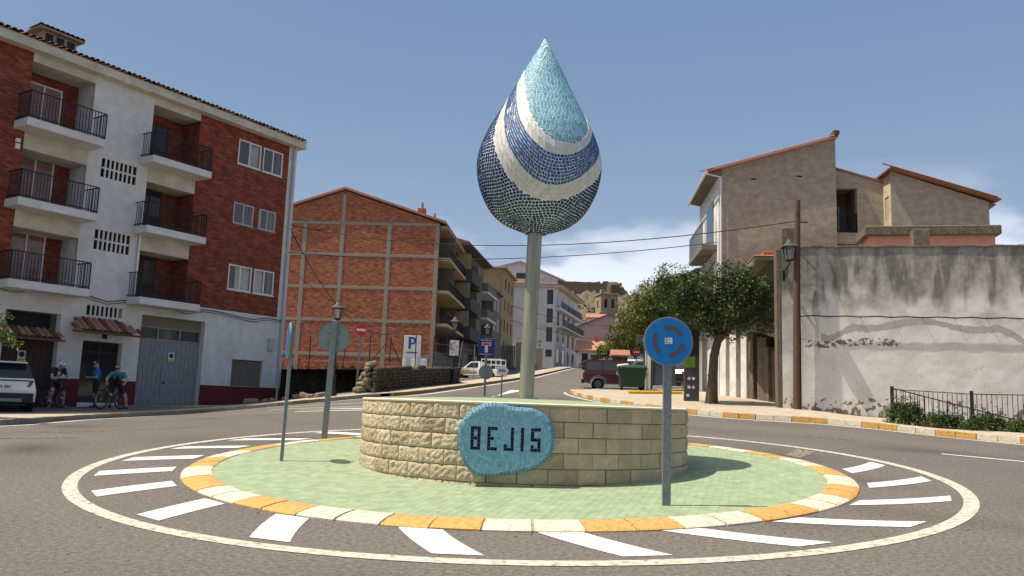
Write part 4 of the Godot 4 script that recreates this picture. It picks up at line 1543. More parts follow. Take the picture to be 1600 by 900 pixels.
func street_row() -> void:
	# three buildings up the street; +x runs up the street, +z faces it
	var org := Vector3(-6.64, 0, -72.0)
	var b := thing("apartment_block", "dark grey brown apartment block with solid balcony fronts up the street", "building", org, 82.0)
	var g := Geo.new()
	var hs := []
	for f in 3:
		for x in [13.6, 15.6, 22.2, 24.4, 26.4]:
			hs.append(Rect2(x, [8.9, 11.9, 14.9][f], 1.0, 1.7))
	g.wall(12.35, 28.4, 4.0, 18.3, hs, 0.3, -0.9)
	part(b, "street_wall", g, M.taupe_plaster)
	for r in hs:
		window_at(b, r.position.x, r.position.y, r.size.x, r.size.y, -1.05, "white_metal" if r.position.x > 20 else "dark_wood", "glass_dark", 2, 0.08)
	g = Geo.new()
	g.bx(Vector3(12.35, 4.0, -12.0), Vector3(28.4, 18.3, -1.25))
	part(b, "body", g, M.taupe_plaster)
	g = Geo.new()
	g.prism(PackedVector2Array([Vector2(0.3, 18.1), Vector2(0.3, 18.3), Vector2(-6.0, 20.0), Vector2(-12.2, 18.3), Vector2(-12.2, 18.1)]), 16.2, Transform3D(Basis(Vector3(0, 0, 1), Vector3(0, 1, 0), Vector3(-1, 0, 0)), Vector3(20.4, 0, 0)))
	part(b, "roof", g, M.roof_old)
	for f in 3:
		var y: float = [8.2, 11.2, 14.2][f]
		g = Geo.new()
		g.bx(Vector3(12.4, y - 0.15, -0.9), Vector3(17.6, y + 0.1, 0.75))
		g.bx(Vector3(12.4, y + 0.1, 0.6), Vector3(17.6, y + 1.15, 0.75))
		g.bx(Vector3(12.4, y + 0.1, -0.9), Vector3(12.55, y + 1.15, 0.6))
		part(b, "balcony", g, M.taupe_dark)
		g = Geo.new()
		g.bx(Vector3(18.6, y - 0.1 + 0.1, -0.9), Vector3(21.4, y + 2.6, 0.2), 0.02)
		part(b, "bay", g, M.taupe_plaster)
		g = Geo.new()
		g.bx(Vector3(21.6, y - 0.15, -0.9), Vector3(28.2, y + 0.12, 0.95))
		var bal := part(b, "balcony", g, M.bright_plaster)
		g = Geo.new()
		g.bx(Vector3(21.6, y + 0.12, 0.75), Vector3(28.2, y + 1.1, 0.9))
		g.bx(Vector3(21.6, y + 0.12, -0.9), Vector3(21.75, y + 1.1, 0.75))
		part(bal, "parapet", g, M.taupe_plaster)
		g = Geo.new()
		g.bx(Vector3(12.6, y + 1.2, -0.9), Vector3(12.75, y + 2.8, 0.5))
		part(b, "partition", g, M.ochre_plaster)
	for k in 4:
		g = Geo.new()
		g.bx(Vector3(13.2 + k * 3.8, 4.2, -0.92), Vector3(15.6 + k * 3.8, 7.0, -0.86))
		part(b, "shop_door", g, [M.brown_door, M.grey_metal, M.room, M.white_metal][k])

	b = thing("house", "narrow dark brown house below the ochre block with pale window frames", "house", org, 82.0)
	g = Geo.new()
	g.bx(Vector3(28.7, 4.5, -11.0), Vector3(35.0, 15.4, 0.4), 0.03)
	part(b, "wall", g, M.taupe_plaster)
	for f in 3:
		for k in 2:
			var y := 8.0 + f * 2.6
			window_at(b, 29.6 + k * 2.6, y, 1.1, 1.6, 0.42, "white_metal", "glass_dark", 2, 0.09)
	g = Geo.new()
	g.bx(Vector3(28.5, 15.4, -11.0), Vector3(35.1, 15.6, 0.7))
	part(b, "roof", g, M.roof_old)

	b = thing("apartment_block", "ochre apartment block with an orange brick side wall behind the brown house", "building", org, 82.0)
	g = Geo.new()
	var oh := []
	for f in 4:
		for k in 3:
			oh.append(Rect2(37.4 + k * 3.2, 8.4 + f * 2.8, 1.1, 1.5))
	g.wall(35.4, 46.5, 5.0, 19.3, oh, 0.3, 0.5)
	part(b, "street_wall", g, M.ochre_plaster)
	for r in oh:
		window_at(b, r.position.x, r.position.y, r.size.x, r.size.y, 0.36, "dark_wood", "glass_dark", 2, 0.1)
	g = Geo.new()
	g.bx(Vector3(35.42, 5.0, -3.0), Vector3(46.5, 19.3, 0.19))
	part(b, "body", g, M.ochre_plaster)
	g = Geo.new()
	g.bx(Vector3(35.2, 5.0, -11.0), Vector3(46.5, 20.3, -3.0))
	part(b, "brick_side", g, M.far_brick)
	g = Geo.new()
	g.bx(Vector3(35.0, 19.3, -3.0), Vector3(46.9, 19.55, 0.9), 0.02)
	part(b, "eaves", g, M.ochre_plaster)

	b = thing("gate_wall", "grey gate and garden wall at the foot of the white corner block", "wall", Vector3(-1.9, 5.6, -98.0), 0.0)
	g = Geo.new()
	for x in [0.0, 2.6, 5.0]:
		g.bx(Vector3(x, -0.6, -0.3), Vector3(x + 0.8, 4.0 - x * 0.25, 0.3), 0.03)
	part(b, "pillar", g, M.concrete)
	g = Geo.new()
	for k in 9:
		g.bx(Vector3(0.85 + k * 0.19, 0.0, -0.05), Vector3(1.0 + k * 0.19, 2.9, 0.05))
	part(b, "gate", g, M.taupe_dark)
	g = Geo.new()
	g.bx(Vector3(-4.5, -0.6, -0.2), Vector3(-0.002, 2.2, 0.2))
	part(b, "wall", g, M.taupe_plaster)


func white_corner_block() -> void:
	var b := thing("apartment_block", "white four storey corner block with a gabled attic behind the column", "building", Vector3(6.7, 7.0, -125.0), 0.0)
	var hs := [Rect2(-1.25, 9.95, 0.95, 2.25), Rect2(-1.25, 7.1, 0.95, 2.2), Rect2(-1.25, 4.2, 0.95, 2.2), Rect2(-1.25, 1.9, 0.95, 1.1)]
	var g := Geo.new()
	g.wall(-9.0, 0.0, -1.0, 12.6, hs, 0.3)
	part(b, "front_wall", g, M.white_plaster)
	for r in hs:
		window_at(b, r.position.x, r.position.y, r.size.x, r.size.y, -0.12, "taupe_dark", "glass_dark", 1, 0.1)
	g = Geo.new()
	g.bx(Vector3(-9.0, 6.55, 0.0), Vector3(-0.002, 6.8, 0.08))
	part(b, "string_course", g, M.bright_plaster)
	var foot := PackedVector2Array([Vector2(-9.0, 0.3), Vector2(0.0, 0.3), Vector2(5.2, 20.0), Vector2(-9.0, 20.0)])
	g = Geo.new()
	g.prism(foot, 13.6, Transform3D(Basis(Vector3(1, 0, 0), Vector3(0, 0, -1), Vector3(0, 1, 0)), Vector3(0, 5.8, 0)))
	part(b, "body", g, M.white_plaster)
	g = Geo.new()
	g.prism(PackedVector2Array([Vector2(-9.2, -0.35), Vector2(0.9, -0.35), Vector2(6.3, 20.0), Vector2(-9.2, 20.0)]), 0.25, Transform3D(Basis(Vector3(1, 0, 0), Vector3(0, 0, -1), Vector3(0, 1, 0)), Vector3(0, 12.75, 0)))
	part(b, "eaves", g, M.cream_plaster)
	g = Geo.new()
	g.prism(PackedVector2Array([Vector2(-9.3, -0.4), Vector2(1.0, -0.4), Vector2(6.4, 20.0), Vector2(-9.3, 20.0)]), 0.18, Transform3D(Basis(Vector3(1, 0, 0), Vector3(0, 0, -1), Vector3(0, 1, 0)), Vector3(0, 12.97, 0)))
	part(b, "roof", g, M.terracotta)
	# attic
	g = Geo.new()
	g.prism(PackedVector2Array([Vector2(-9.0, 13.06), Vector2(0.3, 13.06), Vector2(0.3, 14.2), Vector2(-5.5, 16.6), Vector2(-9.0, 15.6)]), 8.0, tf(Vector3(0, 0, -5.5)))
	part(b, "attic", g, M.white_plaster)
	window_at(b, -6.1, 14.0, 2.2, 0.9, -1.48, "taupe_dark", "glass_dark", 2, 0.1)
	for s in [[Vector2(-5.5, 16.6), Vector2(1.5, 13.75)], [Vector2(-5.5, 16.6), Vector2(-9.6, 15.45)]]:
		g = Geo.new()
		g.prism(PackedVector2Array([s[0], s[1], s[1] + Vector2(0, 0.2), s[0] + Vector2(0, 0.2)]), 9.0, tf(Vector3(0, 0, -5.6)))
		part(b, "attic_roof", g, M.pipe_grey)
	g = Geo.new()
	g.bx(Vector3(-4.4, 13.06, -0.2), Vector3(0.3, 14.0, -0.1))
	part(b, "terrace_rail", g, M.pipe_grey)
	g = Geo.new()
	g.bx(Vector3(-6.2, 16.2, -4.0), Vector3(-4.8, 17.0, -3.2))
	part(b, "chimney", g, M.concrete)
	# right side along the street: balconies and the long ledge
	var side := Vector3(5.2, 0, -19.7).normalized()
	var sd := Transform3D(Basis(side, Vector3.UP, side.cross(Vector3.UP)), Vector3(0, 0, -0.3))
	for f in 3:
		g = Geo.new()
		var out := 1.3 if f == 0 else 0.9
		g.bx(Vector3(0.3, 6.5 + f * 2.85 - (0.0 if f == 0 else 0.2), 0.0), Vector3(19.5, 6.7 + f * 2.85, out))
		if f == 2:
			continue
		var bal := part(b, "balcony", g, M.white_plaster, sd)
		g = Geo.new()
		for k in 64:
			g.bx(Vector3(0.4 + k * 0.3, 6.7 + f * 2.85, out - 0.05), Vector3(0.45 + k * 0.3, 7.7 + f * 2.85, out - 0.01))
		g.bx(Vector3(0.3, 7.7 + f * 2.85, out - 0.06), Vector3(19.5, 7.76 + f * 2.85, out))
		part(bal, "railing", g, M.grey_plastic)
	for f in 4:
		for k in 4:
			g = Geo.new()
			g.bx(Vector3(2.0 + k * 4.4, 1.2 + f * 2.9, 0.0), Vector3(3.4 + k * 4.4, 3.3 + f * 2.9, 0.05))
			part(b, "window", g, M.glass_grey, sd)


# ---------------------------------------------------------------- far town, tower and castle
func gable_house(called: String, label: String, at: Vector3, deg: float, w: float, d: float, eave: float, ridge: float, wall: Material, roof: Material, wins: Array, along := false) -> Node3D:
	var b := thing(called, label, "house", at, deg, "")
	var g := Geo.new()
	if along:
		g.bx(Vector3(-w * 0.5, -2.0, -d), Vector3(w * 0.5, eave, 0.0))
	else:
		g.prism(PackedVector2Array([Vector2(-w * 0.5, -2.0), Vector2(w * 0.5, -2.0), Vector2(w * 0.5, eave), Vector2(0, ridge), Vector2(-w * 0.5, eave)]), d, tf(Vector3(0, 0, -d * 0.5)))
	part(b, "wall", g, wall)
	g = Geo.new()
	if along:
		g.prism(PackedVector2Array([Vector2(0.5, eave - 0.05), Vector2(0.5, eave + 0.15), Vector2(-d * 0.5, ridge + 0.2), Vector2(-d - 0.4, eave + 0.15), Vector2(-d - 0.4, eave - 0.05)]), w + 0.8, Transform3D(Basis(Vector3(0, 0, 1), Vector3(0, 1, 0), Vector3(-1, 0, 0)), Vector3.ZERO))
	else:
		for s in [-1.0, 1.0]:
			var e := Vector2(s * (w * 0.5 + 0.5), eave - (ridge - eave) * 0.5 / (w * 0.5))
			g.prism(PackedVector2Array([Vector2(0, ridge), e, e + Vector2(0, 0.25), Vector2(0, ridge + 0.25)]), d + 0.6, tf(Vector3(0, 0, -d * 0.5)))
	part(b, "roof", g, roof)
	for q in wins:
		window_at(b, q[0], q[1], q[2], q[3], 0.02, "taupe_dark" if q.size() < 5 else q[4], "glass_dark", 2, 0.09)
	return b


func far_town() -> void:
	var b := gable_house("small_house", "low white house with an orange tiled roof at the end of the street", Vector3(14.0, 7.4, -125), -8.0, 7.4, 6.0, 2.6, 4.2, M.bright_plaster, M.terracotta, [[-1.6, 0.7, 1.2, 1.3], [1.6, 0.7, 1.3, 1.3]], true)
	var g := Geo.new()
	g.bx(Vector3(-3.0, 0.0, 0.0), Vector3(-2.1, 2.2, 0.06))
	part(b, "door", g, M.dark_wood)
	g = Geo.new()
	g.bx(Vector3(-1.2, 3.6, -3.0), Vector3(-0.7, 4.9, -2.5))
	part(b, "chimney", g, M.far_brick)
	b = gable_house("large_house", "large dusty pink house behind the small white house", Vector3(19.2, 9.5, -160), -4.0, 13.6, 10.0, 7.2, 10.0, M.dusty_pink, M.roof_old, [[-0.2, 0.9, 1.6, 1.5], [3.8, 3.6, 1.2, 1.4]])
	for q in [[1.2, 7.6, 0.7, 2.2], [3.4, 3.0, 0.5, 4.4]]:
		g = Geo.new()
		g.bx(Vector3(q[0], q[1], 0.02), Vector3(q[0] + q[2], q[1] + q[3], 0.5))
		part(b, "flue", g, M.bright_plaster)
	gable_house("house", "white house with a faded orange roof below the church tower", Vector3(20.6, 16.0, -190), 0.0, 5.0, 7.0, 6.0, 7.2, M.bright_plaster, M.roof_tile, [[-1.4, 3.4, 1.0, 1.4]], true)
	gable_house("house", "brown stone house with a sloping tiled roof right of the church tower", Vector3(28.0, 17.0, -200), 6.0, 7.5, 8.0, 5.6, 8.2, M.tower_stone, M.roof_old, [[-2.0, 3.2, 1.0, 1.5], [1.2, 3.2, 1.0, 1.5]])
	gable_house("house", "brick coloured house whose orange roof shows above the street trees", Vector3(30.6, 17.0, -180), 0.0, 5.5, 7.0, 4.9, 6.4, M.ochre_plaster, M.terracotta, [[-1.2, 2.4, 1.0, 1.5]])
	gable_house("house", "pale house with a grey tiled roof beside the pink house", Vector3(23.6, 11.0, -150), 10.0, 5.5, 7.0, 3.6, 5.2, M.bright_plaster, M.roof_old, [[-0.8, 1.2, 1.0, 1.3]])
	gable_house("house", "small ochre house at the foot of the castle rock", Vector3(17.5, 26.5, -260), 0.0, 7.0, 8.0, 5.0, 7.0, M.tower_stone, M.roof_tile_dark, [[-1.6, 2.0, 1.2, 1.5]], true)
	# church tower
	var t := thing("church_tower", "square stone church tower with arched bell openings below the castle", "tower", Vector3(27.7, 26.0, -230), 12.0)
	g = Geo.new()
	g.wall(-2.5, 2.5, -6.0, 7.0, [Rect2(-1.5, 3.3, 0.9, 2.2), Rect2(0.6, 3.3, 0.9, 2.2)], 0.6)
	part(t, "front_wall", g, M.tower_stone)
	g = Geo.new()
	g.bx(Vector3(-2.5, -6.0, -5.0), Vector3(2.5, 7.0, -0.65))
	part(t, "shaft", g, M.tower_stone)
	for x in [-1.05, 1.05]:
		g = Geo.new()
		var arch := PackedVector2Array([Vector2(-0.46, 5.5), Vector2(-0.46, 5.95)])
		g.tube([Vector3(x, 5.5, -0.02), Vector3(x, 5.5, 0.01)], [0.45], 16)
		g.bx(Vector3(x - 0.45, 3.3, -0.62), Vector3(x + 0.45, 5.5, -0.58))
		part(t, "bell_opening", g, M.room)
	g = Geo.new()
	g.bx(Vector3(-2.5 - 0.02, 3.4, -3.4), Vector3(-2.48, 5.6, -2.2))
	part(t, "bell_opening", g, M.room)
	for y in [1.6, 7.0]:
		g = Geo.new()
		g.bx(Vector3(-2.8, y, -5.3), Vector3(2.8, y + 0.5, 0.3), 0.05)
		part(t, "cornice", g, M.tower_stone)
	g = Geo.new()
	g.bx(Vector3(-2.6, 7.5, -1.0), Vector3(-1.4, 8.4, 0.1), 0.05)
	part(t, "merlon", g, M.tower_stone)
	# hill below the castle
	var fn := FastNoiseLite.new()
	fn.seed = 77
	fn.frequency = 0.035
	fn.fractal_octaves = 5
	g = Geo.new()
	var nx := 150
	var nz := 70
	for b2 in nz + 1:
		for a in nx + 1:
			var x := lerpf(-60, 130, float(a) / nx)
			var z := lerpf(-225, -400, float(b2) / nz)
			var up := ss(-225, -318, z)
			var wide := ss(-20, 12, x) * (1.0 - ss(50, 68, x)) * 0.85 + 0.15 * (1.0 - ss(50, 110, x))
			var y := 12.5 + (30.0 * up) * wide + fn.get_noise_2d(x, z) * 5.0 * up + fn.get_noise_2d(x * 4, z * 4) * 3.2 + absf(fn.get_noise_2d(x * 9, z * 5)) * 3.0 * up
			g.vert(Vector3(x, y, z), Vector3.UP)
	for b2 in nz + 1:
		for a in nx + 1:
			var q := b2 * (nx + 1) + a
			var l: Vector3 = g.v[q - (1 if a > 0 else 0)]
			var r: Vector3 = g.v[q + (1 if a < nx else 0)]
			var f: Vector3 = g.v[q - (nx + 1 if b2 > 0 else 0)]
			var k: Vector3 = g.v[q + (nx + 1 if b2 < nz else 0)]
			g.n[q] = (r - l).cross(k - f).normalized()
			if g.n[q].y < 0:
				g.n[q] = -g.n[q]
	for b2 in nz:
		for a in nx:
			var q := b2 * (nx + 1) + a
			g.face(q, q + 1, q + nx + 2)
			g.face(q, q + nx + 2, q + nx + 1)
	struct("castle_hill", g, M.rock)
	# the castle: long ruined curtain wall and a broken end bastion
	var cs := thing("castle_ruin", "ruined castle wall with a broken bastion on the rock above the town", "castle", Vector3(18.0, 37.0, -330), 0.0)
	fn.frequency = 0.16
	var top := PackedVector2Array([Vector2(-14, -4)])
	top.append(Vector2(26.5, -4))
	for k in 45:
		var x := lerpf(26.5, -14.0, k / 44.0)
		top.append(Vector2(x, 14.5 + fn.get_noise_1d(x * 2.0) * 0.35 - (0.9 if x > 16 and int(x) % 3 == 0 else 0.0) + (0.5 if x > 17 and x < 21 else 0.0)))
	g = Geo.new()
	g.prism(top, 2.5, Transform3D())
	part(cs, "curtain_wall", g, M.old_stone)
	g = Geo.new()
	for k in 8:
		var sx := 22.4 + k * 0.55
		g.box(Transform3D(Basis.from_euler(Vector3(rf(-0.1, 0.1), rf(-0.3, 0.3), rf(-0.06, 0.06))), Vector3(sx, 7.0 - k * 0.15, 1.6 + rf(-1.2, 1.2))), Vector3(rf(2.0, 4.5), 16.0 - absf(k - 2.0) * 0.9 + rf(-1, 0.4), rf(2.5, 5)), 0.6)
	part(cs, "bastion", g, M.rock)
	g = Geo.new()
	for k in 80:
		var sx := rf(-8, 36)
		g.box(Transform3D(Basis.from_euler(Vector3(rf(-0.5, 0.5), rf(-1, 1), rf(-0.5, 0.5))), Vector3(sx, rf(-4.0, 2.5) - maxf(0, sx - 24) * 0.35 - (k % 5) * 1.1, 4.0 + (k % 5) * 5.5 + rf(-2, 2))), Vector3(rf(1.5, 5), rf(1.2, 3.4), rf(1.5, 4)), 0.6)
	part(cs, "rock_outcrop", g, M.rock)


# ---------------------------------------------------------------- right side
func grey_house() -> void:
	var b := thing("apartment_house", "tall grey brown rendered house with a steep mono-pitch gable above the wall", "building", Vector3(9.34, 0, -36.0), -5.0)
	var g := Geo.new()
	g.prism(PackedVector2Array([Vector2(0, 1.6), Vector2(5.0, 1.6), Vector2(5.0, 14.0), Vector2(-0.0, 12.55)]), 6.0, tf(Vector3(0, 0, -3.0)))
	part(b, "gable_wall", g, M.grey_render)
	g = Geo.new()
	g.bx(Vector3(-0.16, 1.6, -5.9), Vector3(-0.002, 12.2, 0.03))
	part(b, "corner_strip", g, M.bright_plaster)
	# roof slab with its tile edge
	g = Geo.new()
	g.prism(PackedVector2Array([Vector2(-0.66, 12.36), Vector2(5.08, 14.02), Vector2(5.08, 14.09), Vector2(-0.66, 12.43)]), 6.2, tf(Vector3(0, 0, -2.9)))
	var roof := part(b, "roof", g, M.terracotta)
	var xs := []
	for k in 24:
		xs.append(Transform3D(Basis.from_euler(Vector3(0, PI * 0.5, 0)).rotated(Vector3(0, 0, 1), 0.283 + rf(-0.02, 0.02)), Vector3(-0.75 + k * 0.245, 12.40 + k * 0.0711, 0.34 + rf(-0.01, 0.01))))
	for k in 26:
		xs.append(Transform3D(Basis.from_euler(Vector3(0, PI * 1.5, 0)).rotated(Vector3(0, 0, 1), 0.283), Vector3(-0.72, 12.44, 0.15 - k * 0.235)))
	scatter(roof, "edge_tiles", barrel_tile(0.32, 0.06, 0.055).mesh(), M.roof_tile, xs)
	g = Geo.new()
	g.bx(Vector3(4.85, 14.1, -0.4), Vector3(5.12, 14.32, 0.3), 0.03)
	part(roof, "ridge_cap", g, M.roof_tile_dark)
	g = Geo.new()
	g.prism(PackedVector2Array([Vector2(-0.64, 12.33), Vector2(-0.02, 12.5), Vector2(-0.02, 12.2)]), 5.9, tf(Vector3(0, 0, -2.9)))
	part(b, "eaves", g, M.taupe_plaster)
	g = Geo.new()
	g.tube([Vector3(-0.74, 12.32, 0.2), Vector3(-0.74, 12.32, -6.0)], [0.055], 8)
	g.tube([Vector3(-0.72, 12.28, 0.1), Vector3(-0.1, 12.15, 0.09), Vector3(-0.08, 12.0, 0.09), Vector3(-0.08, 3.0, 0.09)], [0.035], 8)
	part(b, "gutter", g, M.white_metal)
	# street balcony at the left
	for y in [9.1, 6.1]:
		g = Geo.new()
		g.bx(Vector3(-0.85, y - 0.2, -4.9), Vector3(-0.16, y + 0.05, -0.4), 0.02)
		var bal := part(b, "balcony", g, M.taupe_plaster)
		g = Geo.new()
		for k in 24:
			g.bx(Vector3(-0.83, y + 0.05, -4.85 + k * 0.19), Vector3(-0.81, y + 1.08, -4.83 + k * 0.19))
		for k in 6:
			g.bx(Vector3(-0.82 + k * 0.12, y + 0.05, -0.44), Vector3(-0.80 + k * 0.12, y + 1.08, -0.42))
		g.bx(Vector3(-0.84, y + 1.05, -4.85), Vector3(-0.80, y + 1.1, -0.4))
		part(bal, "railing", g, M.galvanised)
		g = Geo.new()
		g.bx(Vector3(-0.2, y + 0.05, -3.4), Vector3(-0.17, y + 2.3, -1.4))
		part(b, "balcony_door", g, M.glass_dark)
	for q in [[1.4, 12.05], [3.4, 12.2]]:
		g = Geo.new()
		g.bx(Vector3(q[0] - 0.12, q[1], -0.02), Vector3(q[0] + 0.12, q[1] + 0.07, 0.012))
		part(b, "vent", g, M.room)
	# set-back middle part with the loggia
	g = Geo.new()
	g.wall(4.6, 7.24, 7.0, 11.9, [Rect2(4.7, 9.8, 1.36, 2.05), Rect2(4.7, 7.1, 1.36, 2.2)], 0.3, -0.5)
	g.prism(PackedVector2Array([Vector2(4.6, 11.9), Vector2(7.24, 11.9), Vector2(7.24, 12.1), Vector2(4.6, 12.87)]), 0.3, tf(Vector3(0, 0, -0.65)))
	part(b, "middle_wall", g, M.grey_render)
	g = Geo.new()
	g.bx(Vector3(4.6, 7.0, -2.3), Vector3(7.0, 12.0, -2.1))
	g.bx(Vector3(6.07, 7.0, -2.1), Vector3(6.2, 12.0, -0.81))
	g.bx(Vector3(4.6, 9.45, -2.1), Vector3(6.06, 9.74, -0.81))
	part(b, "loggia", g, M.taupe_plaster)
	window_at(b, 5.2, 10.1, 0.55, 1.25, -2.06, "white_metal", "glass_grey", 1, 0.06)
	part(b, "railing", railing_geo(4.9, 6.05, 9.8, -0.8, -0.55, 0.85, 0.09), M.black_iron)
	g = Geo.new()
	g.prism(PackedVector2Array([Vector2(4.8, 12.83), Vector2(7.24, 12.12), Vector2(7.24, 12.2), Vector2(4.8, 12.91)]), 5.2, tf(Vector3(0, 0, -3.05)))
	part(b, "roof", g, M.roof_tile)
	# right part, a little nearer
	g = Geo.new()
	g.prism(PackedVector2Array([Vector2(7.25, 6.0), Vector2(11.35, 6.0), Vector2(11.35, 11.1), Vector2(7.25, 12.45)]), 8.0, tf(Vector3(0, 0, -3.7)))
	part(b, "right_wall", g, M.grey_render)
	g = Geo.new()
	g.wall(-0.8, 0.0, 6.0, 12.3, [Rect2(-0.62, 10.3, 0.42, 1.05)], 0.2, 0.0)
	var rx := Transform3D(Basis.from_euler(Vector3(0, deg_to_rad(-88), 0)), Vector3(7.235, 0, 0.295))
	part(b, "return_wall", g, M.grey_render_pale, rx)
	g = Geo.new()
	g.bx(Vector3(-0.62, 10.3, -0.12), Vector3(-0.2, 11.35, -0.06))
	part(b, "window", g, M.sign_white, rx)
	g = Geo.new()
	g.prism(PackedVector2Array([Vector2(7.0, 12.35), Vector2(7.2, 12.5), Vector2(11.75, 11.12), Vector2(11.75, 11.19), Vector2(7.2, 12.58), Vector2(6.98, 12.42)]), 8.6, tf(Vector3(0, 0, -3.7)))
	var rr := part(b, "roof", g, M.roof_tile)
	xs = []
	for k in 18:
		xs.append(Transform3D(Basis.from_euler(Vector3(0, PI * 0.5, 0)).rotated(Vector3(0, 0, 1), -0.295), Vector3(7.15 + k * 0.262, 12.58 - k * 0.0795, 0.6)))
	scatter(rr, "edge_tiles", barrel_tile(0.32, 0.06, 0.055).mesh(), M.roof_tile, xs)
	g = Geo.new()
	g.prism(PackedVector2Array([Vector2(11.36, 11.1), Vector2(11.7, 11.0), Vector2(11.36, 10.75)]), 7.9, tf(Vector3(0, 0, -3.7)))
	part(b, "eaves", g, M.taupe_plaster)


func old_wall() -> void:
	var at := Vector3(9.45, 1.71, -27.0)
	var b := thing("plastered_wall", "tall old wall with peeling white plaster and grey weathered top", "wall", at, -12.13)
	var w := 1280
	var hh := 480
	var len := 16.0
	var tall := 6.0
	var im := Image.create(w, hh, false, Image.FORMAT_RGB8)
	var f1 := FastNoiseLite.new()
	f1.seed = 41
	f1.frequency = 0.9
	f1.fractal_octaves = 5
	var f2 := FastNoiseLite.new()
	f2.seed = 43
	f2.frequency = 2.6
	f2.fractal_octaves = 4
	for y in hh:
		for x in w:
			var lx := len * x / w - 0.45
			var ly := 5.5 - tall * y / hh
			var n1 := f1.get_noise_2d(lx, ly)
			var n2 := f2.get_noise_2d(lx * 1.6, ly * 1.6)
			var st := f1.get_noise_2d(lx * 2.0, ly * 0.42 + 40.0)
			var grime := clampf(ss(2.9, 4.6, ly + n1 * 0.9) * (0.85 + st * 0.55) + ss(4.6, 5.5, ly + st * 1.2) * 0.35, 0.0, 1.0)
			if lx < 0.72 + n2 * 0.05:
				grime = clampf(grime + 0.35 * ss(1.7, 2.6, ly + n1 * 0.5), 0.0, 1.0)
			if absf(lx - 3.93) < 0.27:
				grime = clampf(grime + 0.3 * ss(3.9, 4.6, ly), 0.0, 1.0)
			var c := Color(0.85, 0.84, 0.82).lerp(Color(0.80, 0.785, 0.755), clampf(0.5 + n1 * 1.2, 0, 1))
			c = c.lerp(Color(0.45, 0.445, 0.415), grime * (0.8 + n2 * 0.2))
			if st > 0.12 and ly > 3.2:
				c = c.lerp(Color(0.36, 0.355, 0.33), clampf((st - 0.12) * 2.5, 0.0, 0.55) * ss(3.2, 4.4, ly))
			# grey cement repair band below the wire
			var mid := 2.93 - 0.55 * (1.0 - ss(0.9, 1.9, lx)) + 0.13 * sin(lx * 1.9 + 0.6) - 0.75 * ss(5.9, 7.2, lx) + n2 * 0.05
			if lx > 0.75 and absf(ly - mid) < 0.115 + n1 * 0.05:
				c = Color(0.66, 0.645, 0.62)
			# flaked row
			if absf(ly - 2.32 + 0.06 * sin(lx * 2.0)) < 0.12 and lx > 0.1 and lx < 3.2 and n2 + 0.5 * f2.get_noise_2d(lx * 4.0, ly * 4.0) > (0.02 if lx < 1.0 else 0.12):
				c = Color(0.44, 0.40, 0.36)
			# bare foot of the wall
			if ly < 0.55 and n2 + n1 * 0.6 > 0.05 + ly * 0.75:
				c = Color(0.50, 0.435, 0.375)
			if f2.get_noise_2d(lx * 5.0 + 9.0, ly * 5.0) > 0.56 and ly < 2.4:
				c = Color(0.46, 0.43, 0.4)
			im.set_pixel(x, y, c)
	var m := mk("peeling_plaster", 1, 1, 1, 0.95, {"uv": true, "bump": noise("bumpy", 19, 0.05, 5, 0.0, 1.0), "bh": 1.5})
	m.albedo_color = Color.WHITE
	m.albedo_texture = ImageTexture.create_from_image(im)
	m.heightmap_enabled = false
	var g := Geo.new()
	g.quad(Vector3(-0.45, -0.5, 0), Vector3(15.55, -0.5, 0), Vector3(15.55, 5.5, 0), Vector3(-0.45, 5.5, 0), Vector3(0, 0, 1))
	# the wall is slightly uneven: a fine grid bent by noise
	g = Geo.new()
	var nx := 160
	var ny := 60
	for q in ny + 1:
		for p in nx + 1:
			var x := lerpf(-0.45, 15.55, float(p) / nx)
			var y := lerpf(-0.5, 5.5, float(q) / ny)
			var e := 0.05
			var zf := func(xx: float, yy: float) -> float: return 0.009 * f1.get_noise_2d(xx, yy) + 0.004 * f2.get_noise_2d(xx, yy)
			var nn := Vector3(-(zf.call(x + e, y) - zf.call(x - e, y)) / (2 * e), -(zf.call(x, y + e) - zf.call(x, y - e)) / (2 * e), 1).normalized()
			g.vert(Vector3(x, y, zf.call(x, y)), nn, Vector2(float(p) / nx, 1.0 - float(q) / ny))
	for q in ny:
		for p in nx:
			var k := q * (nx + 1) + p
			g.face(k, k + 1, k + nx + 2)
			g.face(k, k + nx + 2, k + nx + 1)
	part(b, "face", g, m)
	g = Geo.new()
	g.bx(Vector3(-0.44, -0.6, -0.36), Vector3(15.55, 5.47, -0.05))
	part(b, "core", g, M.concrete)
	g = Geo.new()
	for k in 40:
		var x := -0.45 + k * 0.4
		g.box(Transform3D(Basis.from_euler(Vector3(0, 0, rf(-0.01, 0.01))), Vector3(x + 0.2, 5.51 + rf(-0.012, 0.012), -0.18)), Vector3(0.395, 0.07, 0.44), 0.01)
	part(b, "coping", g, M.stained_concrete)
	g = Geo.new()
	g.bx(Vector3(-0.42, 5.5, -0.5), Vector3(0.02, 6.2, -0.1), 0.02)
	part(b, "pier", g, M.stained_concrete)
	g = Geo.new()
	g.bx(Vector3(3.68, 5.46, -0.4), Vector3(4.18, 6.08, 0.015), 0.02)
	part(b, "pier", g, M.stained_concrete)
	g = Geo.new()
	g.bx(Vector3(-0.62, -0.4, -0.7), Vector3(-0.44, 5.45, -0.06), 0.02)
	part(b, "end_face", g, M.stained_concrete)
	# wire on stand-off brackets
	g = Geo.new()
	var pts := []
	for k in 33:
		pts.append(Vector3(0.1 + k * 0.47, 3.17 + (0.015 if k % 2 else -0.015), 0.13))
	g.tube(pts, [0.02], 5)
